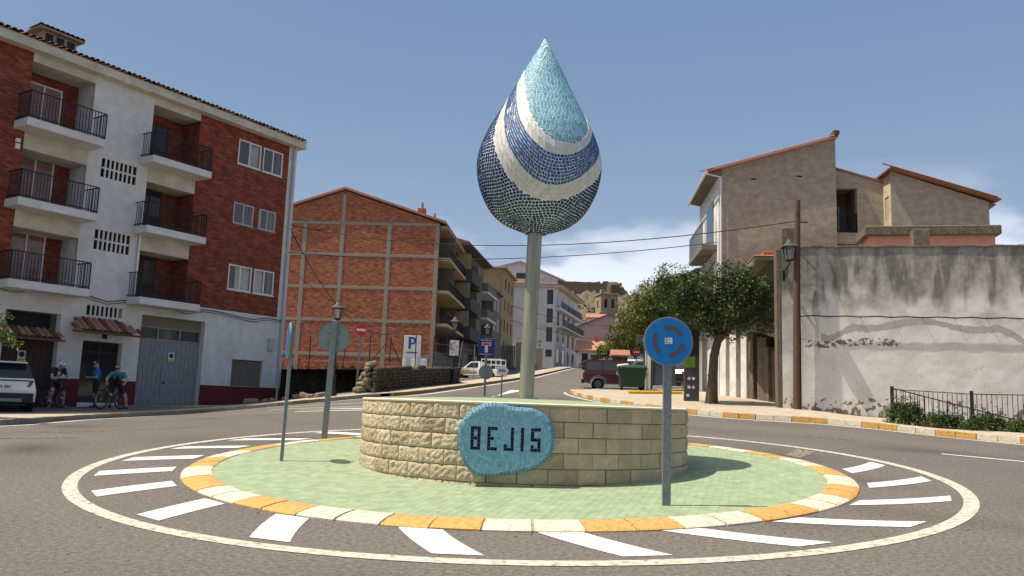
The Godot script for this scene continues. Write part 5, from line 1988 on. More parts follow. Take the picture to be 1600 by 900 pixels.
	for k in 17:
		g.tube([Vector3(0.1 + k * 0.94, 3.185, 0.0), Vector3(0.1 + k * 0.94, 3.17, 0.13)], [0.012], 5)
	part(b, "wall_cable", g, M.cable)
	# pink penthouse behind the wall
	var p := thing("rooftop_hut", "pink rooftop room with a stained concrete slab above the old wall", "building", at, -12.13)
	g = Geo.new()
	g.bx(Vector3(2.95, 4.6, -4.3), Vector3(7.14, 6.48, -3.0))
	part(p, "wall", g, M.pink_plaster)
	g = Geo.new()
	g.bx(Vector3(2.78, 6.48, -4.5), Vector3(7.3, 6.82, -2.8), 0.03)
	part(p, "roof_slab", g, M.stained_concrete)
	g = Geo.new()
	g.bx(Vector3(1.2, 2.0, -9.0), Vector3(12.0, 4.6, -0.4))
	part(p, "lower_floor", g, M.concrete)


func right_houses() -> void:
	# low building with an overhanging tiled roof left of the wall
	var b := thing("low_house", "low olive grey house with an orange tiled roof edge beside the old wall", "house", Vector3(9.3, 1.85, -29.6), -8.0)
	var g := Geo.new()
	g.prism(PackedVector2Array([Vector2(-0.45, 3.1), Vector2(1.8, 3.1), Vector2(1.8, 5.35), Vector2(0.15, 5.35)]), 4.0, tf(Vector3(0, 0, -2.2)))
	part(b, "gable_wall", g, M.taupe_plaster)
	g = Geo.new()
	g.prism(PackedVector2Array([Vector2(-1.3, 4.35), Vector2(-0.55, 5.3), Vector2(-0.45, 5.22), Vector2(-1.2, 4.28)]), 4.6, tf(Vector3(0, 0, -2.2)))
	part(b, "barge_board", g, M.bright_plaster)
	g = Geo.new()
	g.bx(Vector3(-0.5, 5.46, -4.6), Vector3(1.8, 5.52, 0.25), 0.02)
	part(b, "roof", g, M.terracotta)
	g = Geo.new()
	g.bx(Vector3(-0.45, 5.36, -4.6), Vector3(1.8, 5.455, 0.2))
	part(b, "soffit", g, M.concrete)
	g = Geo.new()
	g.bx(Vector3(0.0, 5.52, -1.2), Vector3(0.9, 5.85, -0.7), 0.02)
	part(b, "chimney", g, M.far_brick)
	# garden wall, painted white with a blue foot, and the brown gate
	var a1 := gp(9.75, -28.3)
	var a0 := gp(10.45, -33.2)
	var ang := rad_to_deg(atan2(-(a1.z - a0.z), a1.x - a0.x))
	var len := Vector2(a1.x - a0.x, a1.z - a0.z).length()
	b = thing("garden_wall", "white garden wall with a pale blue foot and worn pillar next to the gate", "wall", a0, ang)
	g = Geo.new()
	g.bx(Vector3(len * 0.55, 0.55, -0.25), Vector3(len, 2.8, 0.0), 0.02)
	part(b, "wall", g, M.bright_plaster)
	g = Geo.new()
	g.bx(Vector3(len * 0.55, -0.5, -0.26), Vector3(len, 0.55, 0.012))
	part(b, "blue_foot", g, mk("pale_blue", 0.4, 0.47, 0.58, 0.9))
	g = Geo.new()
	g.bx(Vector3(len * 0.45, -0.4, -0.3), Vector3(len * 0.55, 2.3, 0.1), 0.03)
	g.bx(Vector3(0, -0.3, -0.3), Vector3(len * 0.12, 2.3, 0.1), 0.03)
	part(b, "pillar", g, M.stained_concrete)
	for k in 8:
		g = Geo.new()
		g.bx(Vector3(len * 0.13 + k * 0.18, 0.1, -0.1), Vector3(len * 0.13 + k * 0.18 + 0.165, 2.1 + rf(-0.03, 0.03), -0.05))
		part(b, "gate_board", g, M.old_wood)
	g = Geo.new()
	g.bx(Vector3(len - 0.5, 1.2, 0.0), Vector3(len - 0.3, 1.6, 0.12), 0.01)
	part(b, "meter_box", g, M.dark_plastic)
	# white frontage at the foot of the grey house
	b = thing("white_frontage", "low white house front with narrow doors in the shade of the big tree", "house", gp(9.2, -35.95, 0.1), -66.0)
	for q in [[0.0, 0.42, 2.9, 0.0, "bright_plaster", "wall"], [0.42, 0.72, 2.9, -0.3, "pipe_grey", "door"], [0.72, 1.15, 2.9, 0.05, "bright_plaster", "wall"], [1.15, 1.38, 2.9, -0.35, "dark_wood", "door"], [1.38, 1.75, 2.7, 0.0, "bright_plaster", "wall"], [1.75, 2.05, 2.6, -0.1, "stained_concrete", "wall"], [2.05, 2.4, 2.5, -0.3, "old_wood", "door"], [2.4, 2.95, 2.4, 0.0, "stained_concrete", "wall"]]:
		g = Geo.new()
		g.bx(Vector3(q[0] + 0.002, -0.4, -0.9), Vector3(q[1], q[2], q[3]), 0.015)
		part(b, q[5], g, M[q[4]])
	g = Geo.new()
	g.bx(Vector3(-0.1, 2.9, -1.2), Vector3(3.0, 3.05, 0.2), 0.02)
	part(b, "roof_edge", g, M.roof_tile)
	b = thing("brick_wall", "short orange brick wall glimpsed between the totem and the tree trunk", "wall", gp(10.2, -46.5, 0.0), -8.0)
	g = Geo.new()
	g.bx(Vector3(0, -0.3, -0.3), Vector3(1.6, 2.9, 0.0), 0.02)
	part(b, "wall", g, M.far_brick)
	g = Geo.new()
	g.bx(Vector3(-0.05, 2.9, -0.35), Vector3(1.65, 3.0, 0.05), 0.02)
	part(b, "coping", g, M.concrete)
	# roofs and upper floors seen above the trees
	b = gable_house("house", "weathered brown house with a pale roof edge behind the tree tops", Vector3(12.3, 3.0, -52), -8.0, 5.6, 8.0, 6.4, 7.6, M.taupe_plaster, M.roof_old, [[-1.0, 3.6, 0.9, 1.3]])


func stone_terrace() -> void:
	# retaining wall of rough stones below the empty lot, broken at its left end
	var a := Vector2(-5.5, -33.9)
	var e := Vector2(-2.75, -45.5)
	var b := thing("stone_wall", "dry stone retaining wall with a broken pale end below the empty lot", "wall")
	var d := (e - a).normalized()
	var len := (e - a).length()
	var ang := rad_to_deg(atan2(-d.y, d.x))
	var st := []
	for k in 5:
		var g := Geo.new()
		g.box(Transform3D(), Vector3(0.3, 0.15, 0.2), 0.035)
		for q in g.v.size():
			g.v[q] += Vector3(sin(g.v[q].y * 40 + k * 2) * 0.012, sin(g.v[q].x * 21 + k) * 0.014, cos(g.v[q].x * 17 + g.v[q].y * 31 + k * 3) * 0.02)
		st.append(g.mesh())
	var rest := []
	var count := 0
	for row in 8:
		var x := rf(0, 0.2)
		while x < len:
			var s := rf(0.7, 1.4)
			var p := a + d * x
			var top := 2.95 + x * 0.055 - 0.02 * sin(x * 3.0)
			var y := h(p.x, p.y) + 0.13 + 0.07 + row * 0.145
			if y < top:
				var t := Transform3D(Basis.from_euler(Vector3(rf(-0.1, 0.1), deg_to_rad(ang) + rf(-0.1, 0.1), rf(-0.08, 0.08))).scaled(Vector3(s, rf(0.85, 1.05), 1.0)), Vector3(p.x, y, p.y) + Vector3(d.y, 0, -d.x) * rf(-0.03, 0.03))
				if count < 290:
					part(b, "stone", st[rng.randi() % 5], M.stone, t)
					count += 1
				else:
					rest.append(t)
			x += 0.3 * s + 0.01
	if rest.size():
		scatter(b, "stones", st[0], M.stone, rest)
	for k in 46:
		var yy := rf(0, 1.1)
		part(b, "end_stone", st[k % 5], M.stone_pale, Transform3D(Basis.from_euler(Vector3(rf(-0.4, 0.4), rf(-1.5, 1.5), rf(-0.4, 0.4))).scaled(Vector3.ONE * rf(0.8, 1.5)), gp(-5.75 - rf(0, 0.5) * (1.2 - yy), -34.0 - rf(0, 0.9), 0.2 + yy)))
	# backing earth and the set-back wall in the shade
	var g2 := Geo.new()
	var ea := []
	var eb := []
	for k in 13:
		var p := a.lerp(e, k / 12.0)
		ea.append(Vector3(p.x - 0.05, 2.9 + k * 0.056, p.y))
		eb.append(Vector3(-16.0 + k * 0.7, 3.3 + k * 0.05, -70.0))
	for k in 12:
		g2.quad(ea[k], ea[k + 1], eb[k + 1], eb[k], Vector3.UP)
		g2.quad(ea[k] + Vector3(0, -3, 0), ea[k + 1] + Vector3(0, -3, 0), ea[k + 1], ea[k], Vector3(1, 0, 0.2))
	g2.quad(Vector3(-5.55, 2.9, -33.9), Vector3(-6.9, 3.0, -38.6), Vector3(-13.0, 3.0, -43.0), Vector3(-16.0, 3.3, -70.0), Vector3.UP)
	g2.quad(Vector3(-5.55, 2.9, -33.9), Vector3(-6.9, 3.0, -38.6), Vector3(-6.9, 0.0, -38.6), Vector3(-5.55, 0.0, -33.9), Vector3(-1, 0, 0.3))
	g2.quad(Vector3(-6.9, 3.0, -38.6), Vector3(-13.0, 3.0, -43.0), Vector3(-13.0, 0.0, -43.0), Vector3(-6.9, 0.0, -38.6), Vector3(-0.5, 0, 1))
	struct("terrace", g2, M.dirt)
	b = thing("stone_wall", "set back dark rubble wall between the white block and the lamp post", "wall")
	var s0 := Vector2(-6.8, -38.3)
	var s1 := Vector2(-12.6, -42.5)
	rest = []
	count = 0
	for row in 10:
		var x := rf(0, 0.3)
		while x < (s1 - s0).length():
			var s := rf(0.9, 1.7)
			var p := s0 + (s1 - s0).normalized() * x
			var t := Transform3D(Basis.from_euler(Vector3(rf(-0.2, 0.2), deg_to_rad(144) + rf(-0.15, 0.15), rf(-0.1, 0.1))).scaled(Vector3(s, 1.15, 1.1)), Vector3(p.x, 1.35 + row * 0.17, p.y))
			part(b, "stone", st[rng.randi() % 5], M.stone, t)
			x += 0.3 * s
	# fallen stones on the pavement edge
	for k in 9:
		var p := Vector2(-7.6 - k * 0.38, -33.4 - rf(0, 0.9))
		single("fallen_stone", st[k % 5], M.stone_pale, ["flat pale stone nearest the end of the rubble wall", "small rounded stone second from the lamp post", "pale stone just left of the lamp post foot", "larger pale block between the lamp post and the white block", "low broken stone in the middle of the fallen row", "tilted stone left of the middle of the fallen row", "small pale stone near the burgundy skirting", "half buried stone third from the white block", "last pale stone of the row beside the white block"][k], "stone", "fallen stones by the rubble wall", Transform3D(Basis.from_euler(Vector3(rf(-0.4, 0.4), rf(-2, 2), rf(-0.3, 0.3))).scaled(Vector3.ONE * rf(0.8, 1.6)), gp(p.x, p.y, 0.2)))


# ---------------------------------------------------------------- street furniture
func disc_sign(called: String, label: String, at: Vector3, face_deg: float, post_h: float, disc_y: float, r: float, post: Vector2, lean := 0.0, group := "") -> Array:
	var s := thing(called, label, "sign", at, face_deg, group)
	s.rotation_degrees.z = lean
	var g := Geo.new()
	g.bx(Vector3(-post.x * 0.5, -0.15, -post.y), Vector3(post.x * 0.5, post_h, 0.0), 0.004)
	part(s, "post", g, M.galvanised)
	g = Geo.new()
	g.lathe([Vector2(0.0, -0.014), Vector2(r - 0.012, -0.014), Vector2(r - 0.001, -0.03), Vector2(r, -0.002), Vector2(r - 0.006, 0.0), Vector2(r - 0.02, -0.002), Vector2(0.0, -0.002)], 48, Transform3D(Basis(Vector3(1, 0, 0), Vector3(0, 0, 1), Vector3(0, -1, 0)), Vector3(0, disc_y, 0.035)))
	var d := part(s, "disc", g, M.sign_grey)
	g = Geo.new()
	g.bx(Vector3(-0.12, disc_y + 0.1, 0.0), Vector3(0.12, disc_y + 0.14, 0.02), 0.004)
	g.bx(Vector3(-0.12, disc_y - 0.14, 0.0), Vector3(0.12, disc_y - 0.1, 0.02), 0.004)
	part(s, "bracket", g, M.galvanised)
	return [s, d]


func sign_face(d: Node, y: float, r: float, m: Material, z: float, called := "face") -> MeshInstance3D:
	var g := Geo.new()
	g.tube([Vector3(0, y, z), Vector3(0, y, z + 0.002)], [r], 48)
	return part(d, called, g, m)


func arc_arrow(y: float, ri: float, ro: float, a0: float, a1: float, z: float) -> Geo:
	var g := Geo.new()
	var n := 14
	var poly := PackedVector2Array()
	for k in n + 1:
		var a := deg_to_rad(lerpf(a0, a1, float(k) / n))
		poly.append(Vector2(cos(a) * ro, y + sin(a) * ro))
	var rm := (ri + ro) * 0.5
	var tip := deg_to_rad(a1 + (a1 - a0) * 0.17)
	poly.append(Vector2(cos(deg_to_rad(a1)) * (ro + 0.016), y + sin(deg_to_rad(a1)) * (ro + 0.016)))
	poly.append(Vector2(cos(tip) * rm, y + sin(tip) * rm))
	poly.append(Vector2(cos(deg_to_rad(a1)) * (ri - 0.016), y + sin(deg_to_rad(a1)) * (ri - 0.016)))
	for k in n + 1:
		var a := deg_to_rad(lerpf(a1, a0, float(k) / n))
		poly.append(Vector2(cos(a) * ri, y + sin(a) * ri))
	g.prism(poly, 0.002, tf(Vector3(0, 0, z)))
	return g


func roundabout_sign(label: String, at: Vector3, deg: float, dy: float, r: float, post: Vector2, lean: float) -> void:
	var q := disc_sign("roundabout_sign", label, at, deg, dy + 0.05 if deg == 0.0 else dy + r + 0.02, dy, r, post, lean, "")
	var d: Node = q[1]
	sign_face(d, dy, r - 0.014, M.sign_blue, 0.036)
	for a in [[100.0, 28.0], [-16.0, -86.0], [222.0, 150.0]]:
		part(d, "arrow", arc_arrow(dy, r * 0.47, r * 0.665, a[1], a[0], 0.0395), M.sign_arrow)
	var g := Geo.new()
	g.box(tf(Vector3(0.0, dy + 0.005, 0.039), 0.0, 3.0), Vector3(0.085, 0.07, 0.002))
	if deg == 0.0:
		var stick := part(d, "sticker", g, M.sign_white)
		g = Geo.new()
		for k in 7:
			g.box(tf(Vector3(rf(-0.03, 0.03), dy + rf(-0.02, 0.025), 0.0405), 0, rf(-40, 40)), Vector3(rf(0.008, 0.022), rf(0.004, 0.012), 0.001))
		part(stick, "print", g, M.sign_arrow)


func street_lamp(at: Vector3, label: String, tall := 3.9) -> Node3D:
	var s := thing("street_lamp", label, "street lamp", at, 0.0, "lantern street lamps along the street")
	var g := Geo.new()
	g.lathe([Vector2(0.17, 0), Vector2(0.17, 0.12), Vector2(0.11, 0.2), Vector2(0.09, 0.75), Vector2(0.115, 0.8), Vector2(0.06, 0.9), Vector2(0.045, tall - 1.05), Vector2(0.07, tall - 1.0), Vector2(0.04, tall - 0.92), Vector2(0.03, tall - 0.8)], 12)
	part(s, "post", g, M.black_iron)
	lantern(s, Vector3(0, tall - 0.8, 0))
	return s


func lantern(s: Node, at: Vector3) -> void:
	var g := Geo.new()
	var x := Transform3D(Basis(), at)
	g.lathe([Vector2(0.03, -0.03), Vector2(0.15, 0.0), Vector2(0.15, 0.04), Vector2(0.12, 0.05)], 4, x, PI / 4, TAU + PI / 4)
	for k in 4:
		var a := PI / 4 + PI / 2 * k
		g.bar(at + Vector3(sin(a) * 0.14, 0.04, cos(a) * 0.14), at + Vector3(sin(a) * 0.23, 0.46, cos(a) * 0.23), 0.028, 0.028)
	var fr := part(s, "lantern", g, M.black_iron)
	g = Geo.new()
	g.lathe([Vector2(0.35, 0.44), Vector2(0.35, 0.47), Vector2(0.22, 0.55), Vector2(0.11, 0.63), Vector2(0.1, 0.68), Vector2(0.03, 0.72), Vector2(0.03, 0.8), Vector2(0.0, 0.82)], 4, x, PI / 4, TAU + PI / 4)
	part(fr, "hood", g, M.totem_grey)
	g = Geo.new()
	for k in 4:
		var a := PI / 4 + PI / 2 * k
		var b := a + PI / 2
		g.quad(at + Vector3(sin(a) * 0.135, 0.05, cos(a) * 0.135), at + Vector3(sin(b) * 0.135, 0.05, cos(b) * 0.135), at + Vector3(sin(b) * 0.22, 0.44, cos(b) * 0.22), at + Vector3(sin(a) * 0.22, 0.44, cos(a) * 0.22), Vector3(sin(a + PI / 4), 0, cos(a + PI / 4)))
	part(fr, "glass", g, M.lamp_glass)


func letter(parent: Node, txt: String, at: Vector3, size: float, m: Material, called := "lettering", bold := 0.0) -> void:
	var f := SystemFont.new()
	f.font_names = PackedStringArray(["Droid Sans"])
	if bold > 0.0:
		f.font_weight = 700
	var t := TextMesh.new()
	t.text = txt
	t.font = f
	t.font_size = 64
	t.pixel_size = size / 46.0
	t.depth = 0.004
	t.curve_step = 2.0
	part(parent, called, t, m, Transform3D(Basis(), at))


func signs_and_lamps() -> void:
	roundabout_sign("blue roundabout sign with grey arrows and a white sticker facing the camera", gp(1.83, -9.49, 0.03), 0.0, 1.86, 0.285, Vector2(0.095, 0.05), 0.0)
	roundabout_sign("roundabout sign seen edge-on at the left rim of the green island", gp(-3.44, -12.72, 0.03), -71.0, 1.84, 0.28, Vector2(0.055, 0.05), 0.0)
	get_child(get_child_count() - 1).rotation_degrees = Vector3(0.0, -71.0, 0.0)
	get_child(get_child_count() - 1).rotate(Vector3(0, 0, 1), deg_to_rad(-0.8))
	roundabout_sign("grey back of a roundabout sign beside the plinth", gp(-3.54, -16.18, 0.03), 186.0, 1.96, 0.31, Vector2(0.11, 0.06), 0.0)
	get_child(get_child_count() - 1).rotate(Vector3(0, 0, 1), deg_to_rad(-1.6))
	# no entry sign by the stone wall
	var q := disc_sign("no_entry_sign", "red no entry sign in front of the broken stone wall", gp(-6.35, -34.5, 0.12), 4.0, 2.72, 2.66, 0.27, Vector2(0.08, 0.05), -1.2)
	sign_face(q[1], 2.66, 0.256, M.sign_red, 0.036)
	var g := Geo.new()
	g.bx(Vector3(-0.19, 2.61, 0.037), Vector3(0.19, 2.71, 0.0405))
	part(q[1], "bar", g, M.sign_white)
	# dead end sign with the round back of another sign on the same post
	var s := thing("dead_end_sign", "square blue dead end sign on a post that also carries a grey round sign back", "sign", gp(-0.98, -34.2, 0.0), 3.0)
	g = Geo.new()
	g.bx(Vector3(-0.045, -0.1, -0.05), Vector3(0.045, 2.4, 0.0), 0.004)
	part(s, "post", g, M.galvanised)
	g = Geo.new()
	g.bx(Vector3(-0.34, 1.68, 0.02), Vector3(0.34, 2.36, 0.035), 0.004)
	var bd := part(s, "board", g, M.sign_navy)
	g = Geo.new()
	g.bx(Vector3(-0.06, 1.8, 0.035), Vector3(0.06, 2.08, 0.038))
	g.bx(Vector3(-0.19, 2.08, 0.035), Vector3(0.19, 2.22, 0.0378))
	part(bd, "symbol", g, M.sign_white)
	g = Geo.new()
	g.bx(Vector3(-0.16, 2.1, 0.0379), Vector3(0.16, 2.2, 0.041))
	part(bd, "red_bar", g, M.sign_red)
	g = Geo.new()
	for k in 12:
		g.bx(Vector3(-0.24 + k * 0.04, 2.285 + rf(0, 0.01), 0.035), Vector3(-0.215 + k * 0.04, 2.32, 0.038))
		g.bx(Vector3(-0.27 + k * 0.045, 1.71, 0.035), Vector3(-0.24 + k * 0.045, 1.74 - rf(0, 0.01), 0.038))
	part(bd, "lettering", g, M.sign_white)
	g = Geo.new()
	g.lathe([Vector2(0, 0), Vector2(0.3, 0.0), Vector2(0.3, 0.02), Vector2(0, 0.02)], 32, Transform3D(Basis(Vector3(1, 0, 0), Vector3(0, 0, 1), Vector3(0, -1, 0)), Vector3(0.02, 0.98, -0.08)))
	part(s, "round_back", g, M.sign_grey)
	# small white arrow sign
	s = thing("direction_sign", "small white arrow-shaped direction sign left of the column", "sign", gp(-0.28, -33.4, 0.0), 3.0)
	g = Geo.new()
	g.bx(Vector3(-0.03, -0.1, -0.03), Vector3(0.03, 1.25, 0.0), 0.004)
	part(s, "post", g, M.galvanised)
	g = Geo.new()
	g.prism(PackedVector2Array([Vector2(-0.22, 0.9), Vector2(0.14, 0.9), Vector2(0.28, 1.07), Vector2(0.14, 1.25), Vector2(-0.22, 1.25)]), 0.012, tf(Vector3(0, 0, 0.012)))
	bd = part(s, "board", g, M.sign_white)
	g = Geo.new()
	for k in 5:
		g.bx(Vector3(-0.13 + k * 0.055, 1.02, 0.018), Vector3(-0.095 + k * 0.055, 1.12 + rf(-0.015, 0.015), 0.021))
	part(bd, "lettering", g, M.ink)
	# parking panel on the brick gable
	s = thing("parking_panel", "white parking panel with a blue P leaning on the brick gable", "sign", Vector3(-8.5, 5.3, -71.4), -4.0)
	g = Geo.new()
	g.bx(Vector3(-0.75, 0.0, -0.03), Vector3(0.75, 1.95, 0.0), 0.01)
	bd = part(s, "board", g, M.sign_white)
	letter(bd, "P", Vector3(-0.05, 1.27, 0.003), 1.05, M.ink_blue, "lettering", 1.0)
	g = Geo.new()
	g.bx(Vector3(-0.5, 0.4, 0.0), Vector3(0.45, 0.53, 0.004))
	part(bd, "bar", g, M.ink_blue)
	s = thing("banner", "plain white sheet hung below the parking panel", "banner", Vector3(-8.2, 3.9, -70.6), -4.0)
	g = Geo.new()
	for k in 12:
		var x0 := -1.0 + k * 0.18
		g.quad(Vector3(x0, 0.0, sin(k * 1.3) * 0.05), Vector3(x0 + 0.18, 0.0, sin((k + 1) * 1.3) * 0.05), Vector3(x0 + 0.18, 1.35, sin((k + 1) * 0.9) * 0.03), Vector3(x0, 1.35, sin(k * 0.9) * 0.03), Vector3(0, 0, 1))
	part(s, "sheet", g, M.cloth_white)
	# lamps
	street_lamp(gp(-7.05, -33.2, 0.12), "black lantern lamp post in front of the brick gable behind the grey sign", 3.9)
	street_lamp(gp(-2.98, -43.7, 0.12), "black lantern lamp post with a poster near the end of the stone wall", 3.65)
	street_lamp(gp(-1.52, -54.0, 0.12), "lantern lamp post rising behind the blue dead end sign", 3.7)
	street_lamp(gp(3.62, -100.0, 0.1), "slim lamp post against the white corner block", 3.7)
	s = thing("poster", "faded red and blue event poster tied to a lamp post", "poster", gp(-2.96, -43.62, 0.12), 3.0)
	g = Geo.new()
	g.bx(Vector3(-0.24, 1.5, 0.04), Vector3(0.24, 2.33, 0.06))
	bd = part(s, "board", g, M.sign_white)
	var im := Image.create(48, 84, false, Image.FORMAT_RGB8)
	im.fill(Color(0.85, 0.85, 0.86))
	for k in 60:
		var yy := rng.randi_range(0, 78)
		im.fill_rect(Rect2i(rng.randi_range(0, 42), yy, rng.randi_range(2, 12), rng.randi_range(2, 8)), [Color(0.75, 0.2, 0.25), Color(0.9, 0.9, 0.9), Color(0.75, 0.5, 0.55)][k % 3] if yy < 45 else [Color(0.2, 0.3, 0.6), Color(0.8, 0.85, 0.9), Color(0.45, 0.5, 0.7)][k % 3])
	var pm := mk("poster_print", 1, 1, 1, 0.7, {"uv": true})
	pm.albedo_color = Color.WHITE
	pm.albedo_texture = ImageTexture.create_from_image(im)
	g = Geo.new()
	g.quad(Vector3(-0.235, 1.51, 0.063), Vector3(0.235, 1.51, 0.063), Vector3(0.235, 2.32, 0.063), Vector3(-0.235, 2.32, 0.063), Vector3(0, 0, 1))
	part(bd, "print", g, pm)
	# small far no-entry sign and hanging board
	q = disc_sign("no_entry_sign", "tiny red no entry sign below the street trees", gp(8.5, -55.0, 0.1), 0.0, 2.1, 1.95, 0.27, Vector2(0.08, 0.05))
	sign_face(q[1], 1.95, 0.256, M.sign_red, 0.036)
	g = Geo.new()
	g.bx(Vector3(-0.18, 1.9, 0.037), Vector3(0.18, 2.0, 0.04))
	part(q[1], "bar", g, M.sign_white)
	s = thing("information_board", "wooden information board with a little tiled roof under the trees", "board", gp(7.45, -55.4, 0.1), 0.0)
	g = Geo.new()
	for x in [-0.45, 0.45]:
		g.bx(Vector3(x - 0.05, 0, -0.05), Vector3(x + 0.05, 1.75, 0.05))
	part(s, "post", g, M.old_wood)
	g = Geo.new()
	g.bx(Vector3(-0.4, 0.7, -0.02), Vector3(0.4, 1.6, 0.02))
	part(s, "board", g, M.stained_concrete)
	g = Geo.new()
	g.prism(PackedVector2Array([Vector2(0.3, 1.65), Vector2(0.3, 1.73), Vector2(0.0, 2.1), Vector2(-0.3, 1.73), Vector2(-0.3, 1.65)]), 1.3, Transform3D(Basis(Vector3(0, 0, 1), Vector3(0, 1, 0), Vector3(-1, 0, 0)), Vector3.ZERO))
	part(s, "roof", g, M.terracotta)
	s = thing("board_sign", "plain beige board sign half hidden by the blue roundabout sign", "sign", gp(8.2, -50.0, 0.1), 0.0)
	g = Geo.new()
	g.bx(Vector3(-0.05, 0, -0.05), Vector3(0.05, 2.6, 0.0))
	part(s, "post", g, M.galvanised)
	g = Geo.new()
	g.bx(Vector3(-0.5, 2.45, 0.0), Vector3(0.5, 2.95, 0.03), 0.01)
	part(s, "board", g, M.shutter)


func island_things() -> void:
	# information totem
	var s := thing("information_totem", "dark grey information totem with a lime green panel beside the tree trunk", "totem", gp(6.76, -30.5, 0.13), -6.0)
	var g := Geo.new()
	g.bx(Vector3(-0.27, 0, -0.14), Vector3(0.27, 2.75, 0.14), 0.015)
	part(s, "column", g, M.totem_grey)
	g = Geo.new()
	g.bx(Vector3(-0.24, 1.22, 0.142), Vector3(0.12, 1.62, 0.15))
	part(s, "panel", g, M.lime)
	g = Geo.new()
	g.bx(Vector3(-0.25, 1.66, 0.142), Vector3(0.25, 2.65, 0.149))
	part(s, "panel", g, M.dark_plastic)
	for k in 5:
		g = Geo.new()
		var yy: float = [0.82, 0.82, 0.5, 0.5, 0.2][k]
		var xx: float = [-0.1, 0.06, -0.1, 0.06, -0.14][k]
		g.tube([Vector3(xx, yy, 0.141), Vector3(xx, yy, 0.147)], [0.06], 12)
		part(s, "dot", g, M.sign_white)
	# bus shelter
	s = thing("bus_shelter", "bus shelter with white posts and glass panels right of the green bin", "bus shelter", gp(7.3, -39.6, 0.13), -4.0)
	for x in [-0.55, 1.9]:
		for z in [0.0, -1.3]:
			g = Geo.new()
			g.bx(Vector3(x - 0.07, 0, z - 0.05), Vector3(x + 0.07, 2.45, z + 0.05), 0.01)
			part(s, "post", g, M.sign_white)
	g = Geo.new()
	g.bx(Vector3(-0.75, 2.45, -1.5), Vector3(2.1, 2.58, 0.25), 0.02)
	part(s, "roof", g, M.galvanised)
	for q in [[Vector3(-0.46, 0.3, -1.3), Vector3(1.82, 2.2, -1.28)]]:
		g = Geo.new()
		g.quad(Vector3(-0.46, 0.3, -1.29), Vector3(1.82, 0.3, -1.29), Vector3(1.82, 2.3, -1.29), Vector3(-0.46, 2.3, -1.29), Vector3(0, 0, 1))
		part(s, "glass", g, M.pane)
	g = Geo.new()
	g.bx(Vector3(-0.4, 0.25, -0.02), Vector3(0.7, 2.2, 0.02), 0.01)
	part(s, "poster_case", g, M.glass_grey)
	g = Geo.new()
	g.bx(Vector3(-0.3, 0.45, -1.1), Vector3(1.7, 0.5, -0.75), 0.01)
	part(s, "bench", g, M.grey_metal)
	# green container
	s = thing("waste_container", "green wheeled waste container with a bulging lid before the dark red car", "container", gp(5.95, -39.9, 0.05), -3.0)
	g = Geo.new()
	g.prism(PackedVector2Array([Vector2(-0.56, 0.22), Vector2(0.56, 0.22), Vector2(0.66, 1.12), Vector2(-0.66, 1.12)]), 0.9, tf(Vector3(0, 0, 0)))
	for k in 5:
		g.bx(Vector3(-0.5 + k * 0.25 - 0.02, 0.25, 0.451), Vector3(-0.5 + k * 0.25 + 0.02, 1.05, 0.475), 0.006)
	g.bx(Vector3(-0.7, 1.04, -0.48), Vector3(0.7, 1.13, 0.48), 0.02)
	part(s, "body", g, M.bin_green)
	g = Geo.new()
	var lid := PackedVector2Array()
	for k in 9:
		var a := PI * k / 8.0
		lid.append(Vector2(cos(a) * 0.48, 1.13 + sin(a) * 0.16))
	g.prism(lid, 1.36, Transform3D(Basis(Vector3(0, 0, 1), Vector3(0, 1, 0), Vector3(-1, 0, 0)), Vector3.ZERO))
	part(s, "lid", g, M.bin_green)
	g = Geo.new()
	g.box(tf(Vector3(-0.45, 1.24, 0.2), 20, 8), Vector3(0.5, 0.14, 0.4), 0.05)
	part(s, "refuse_bag", g, M.cloth_white)
	for x in [-0.48, 0.48]:
		for z in [-0.34, 0.34]:
			g = Geo.new()
			g.tube([Vector3(x - 0.03, 0.09, z), Vector3(x + 0.03, 0.09, z)], [0.09], 12)
			g.bx(Vector3(x - 0.02, 0.09, z - 0.03), Vector3(x + 0.02, 0.24, z + 0.03))
			part(s, "wheel", g, M.rubber)
	for x in [-0.74, 0.74]:
		g = Geo.new()
		g.tube([Vector3(x * 0.9, 0.75, 0.15), Vector3(x, 0.85, 0.0), Vector3(x * 0.9, 0.95, -0.15)], [0.02], 6)
		part(s, "handle", g, M.galvanised)
	# bench in the shade
	s = thing("bench", "dark bench in front of the white house fronts", "bench", gp(10.2, -38.6, 0.13), 12.0)
	for k in 4:
		g = Geo.new()
		g.bx(Vector3(-0.8, 0.43, -0.2 + k * 0.11), Vector3(0.8, 0.46, -0.11 + k * 0.11), 0.006)
		part(s, "seat_slat", g, M.dark_wood)
	for k in 3:
		g = Geo.new()
		g.bx(Vector3(-0.8, 0.55 + k * 0.13, -0.27 - k * 0.03), Vector3(0.8, 0.65 + k * 0.13, -0.24 - k * 0.03), 0.006)
		part(s, "back_slat", g, M.dark_wood)
	for x in [-0.65, 0.65]:
		g = Geo.new()
		g.bx(Vector3(x - 0.03, 0, 0.12), Vector3(x + 0.03, 0.43, 0.18))
		g.bar(Vector3(x, 0, -0.2), Vector3(x, 0.95, -0.33), 0.05, 0.05)
		part(s, "leg", g, M.black_iron)
	# wooden pole, wall lantern
	var at := Vector3(9.45, 1.71, -27.0)
	g = Geo.new()
	g.tube([Vector3(-0.02, -0.4, 0), Vector3(0.02, 3.5, 0), Vector3(0.1, 7.05, 0)], [0.13, 0.115, 0.09], 12)
	s = thing("utility_pole", "brown wooden utility pole at the left end of the old wall", "pole", gp(9.36, -26.72, 0.0), 0.0)
	part(s, "pole", g, M.pole_wood)
	g = Geo.new()
	g.bx(Vector3(0.02, 6.3, -0.04), Vector3(0.42, 6.34, 0.0))
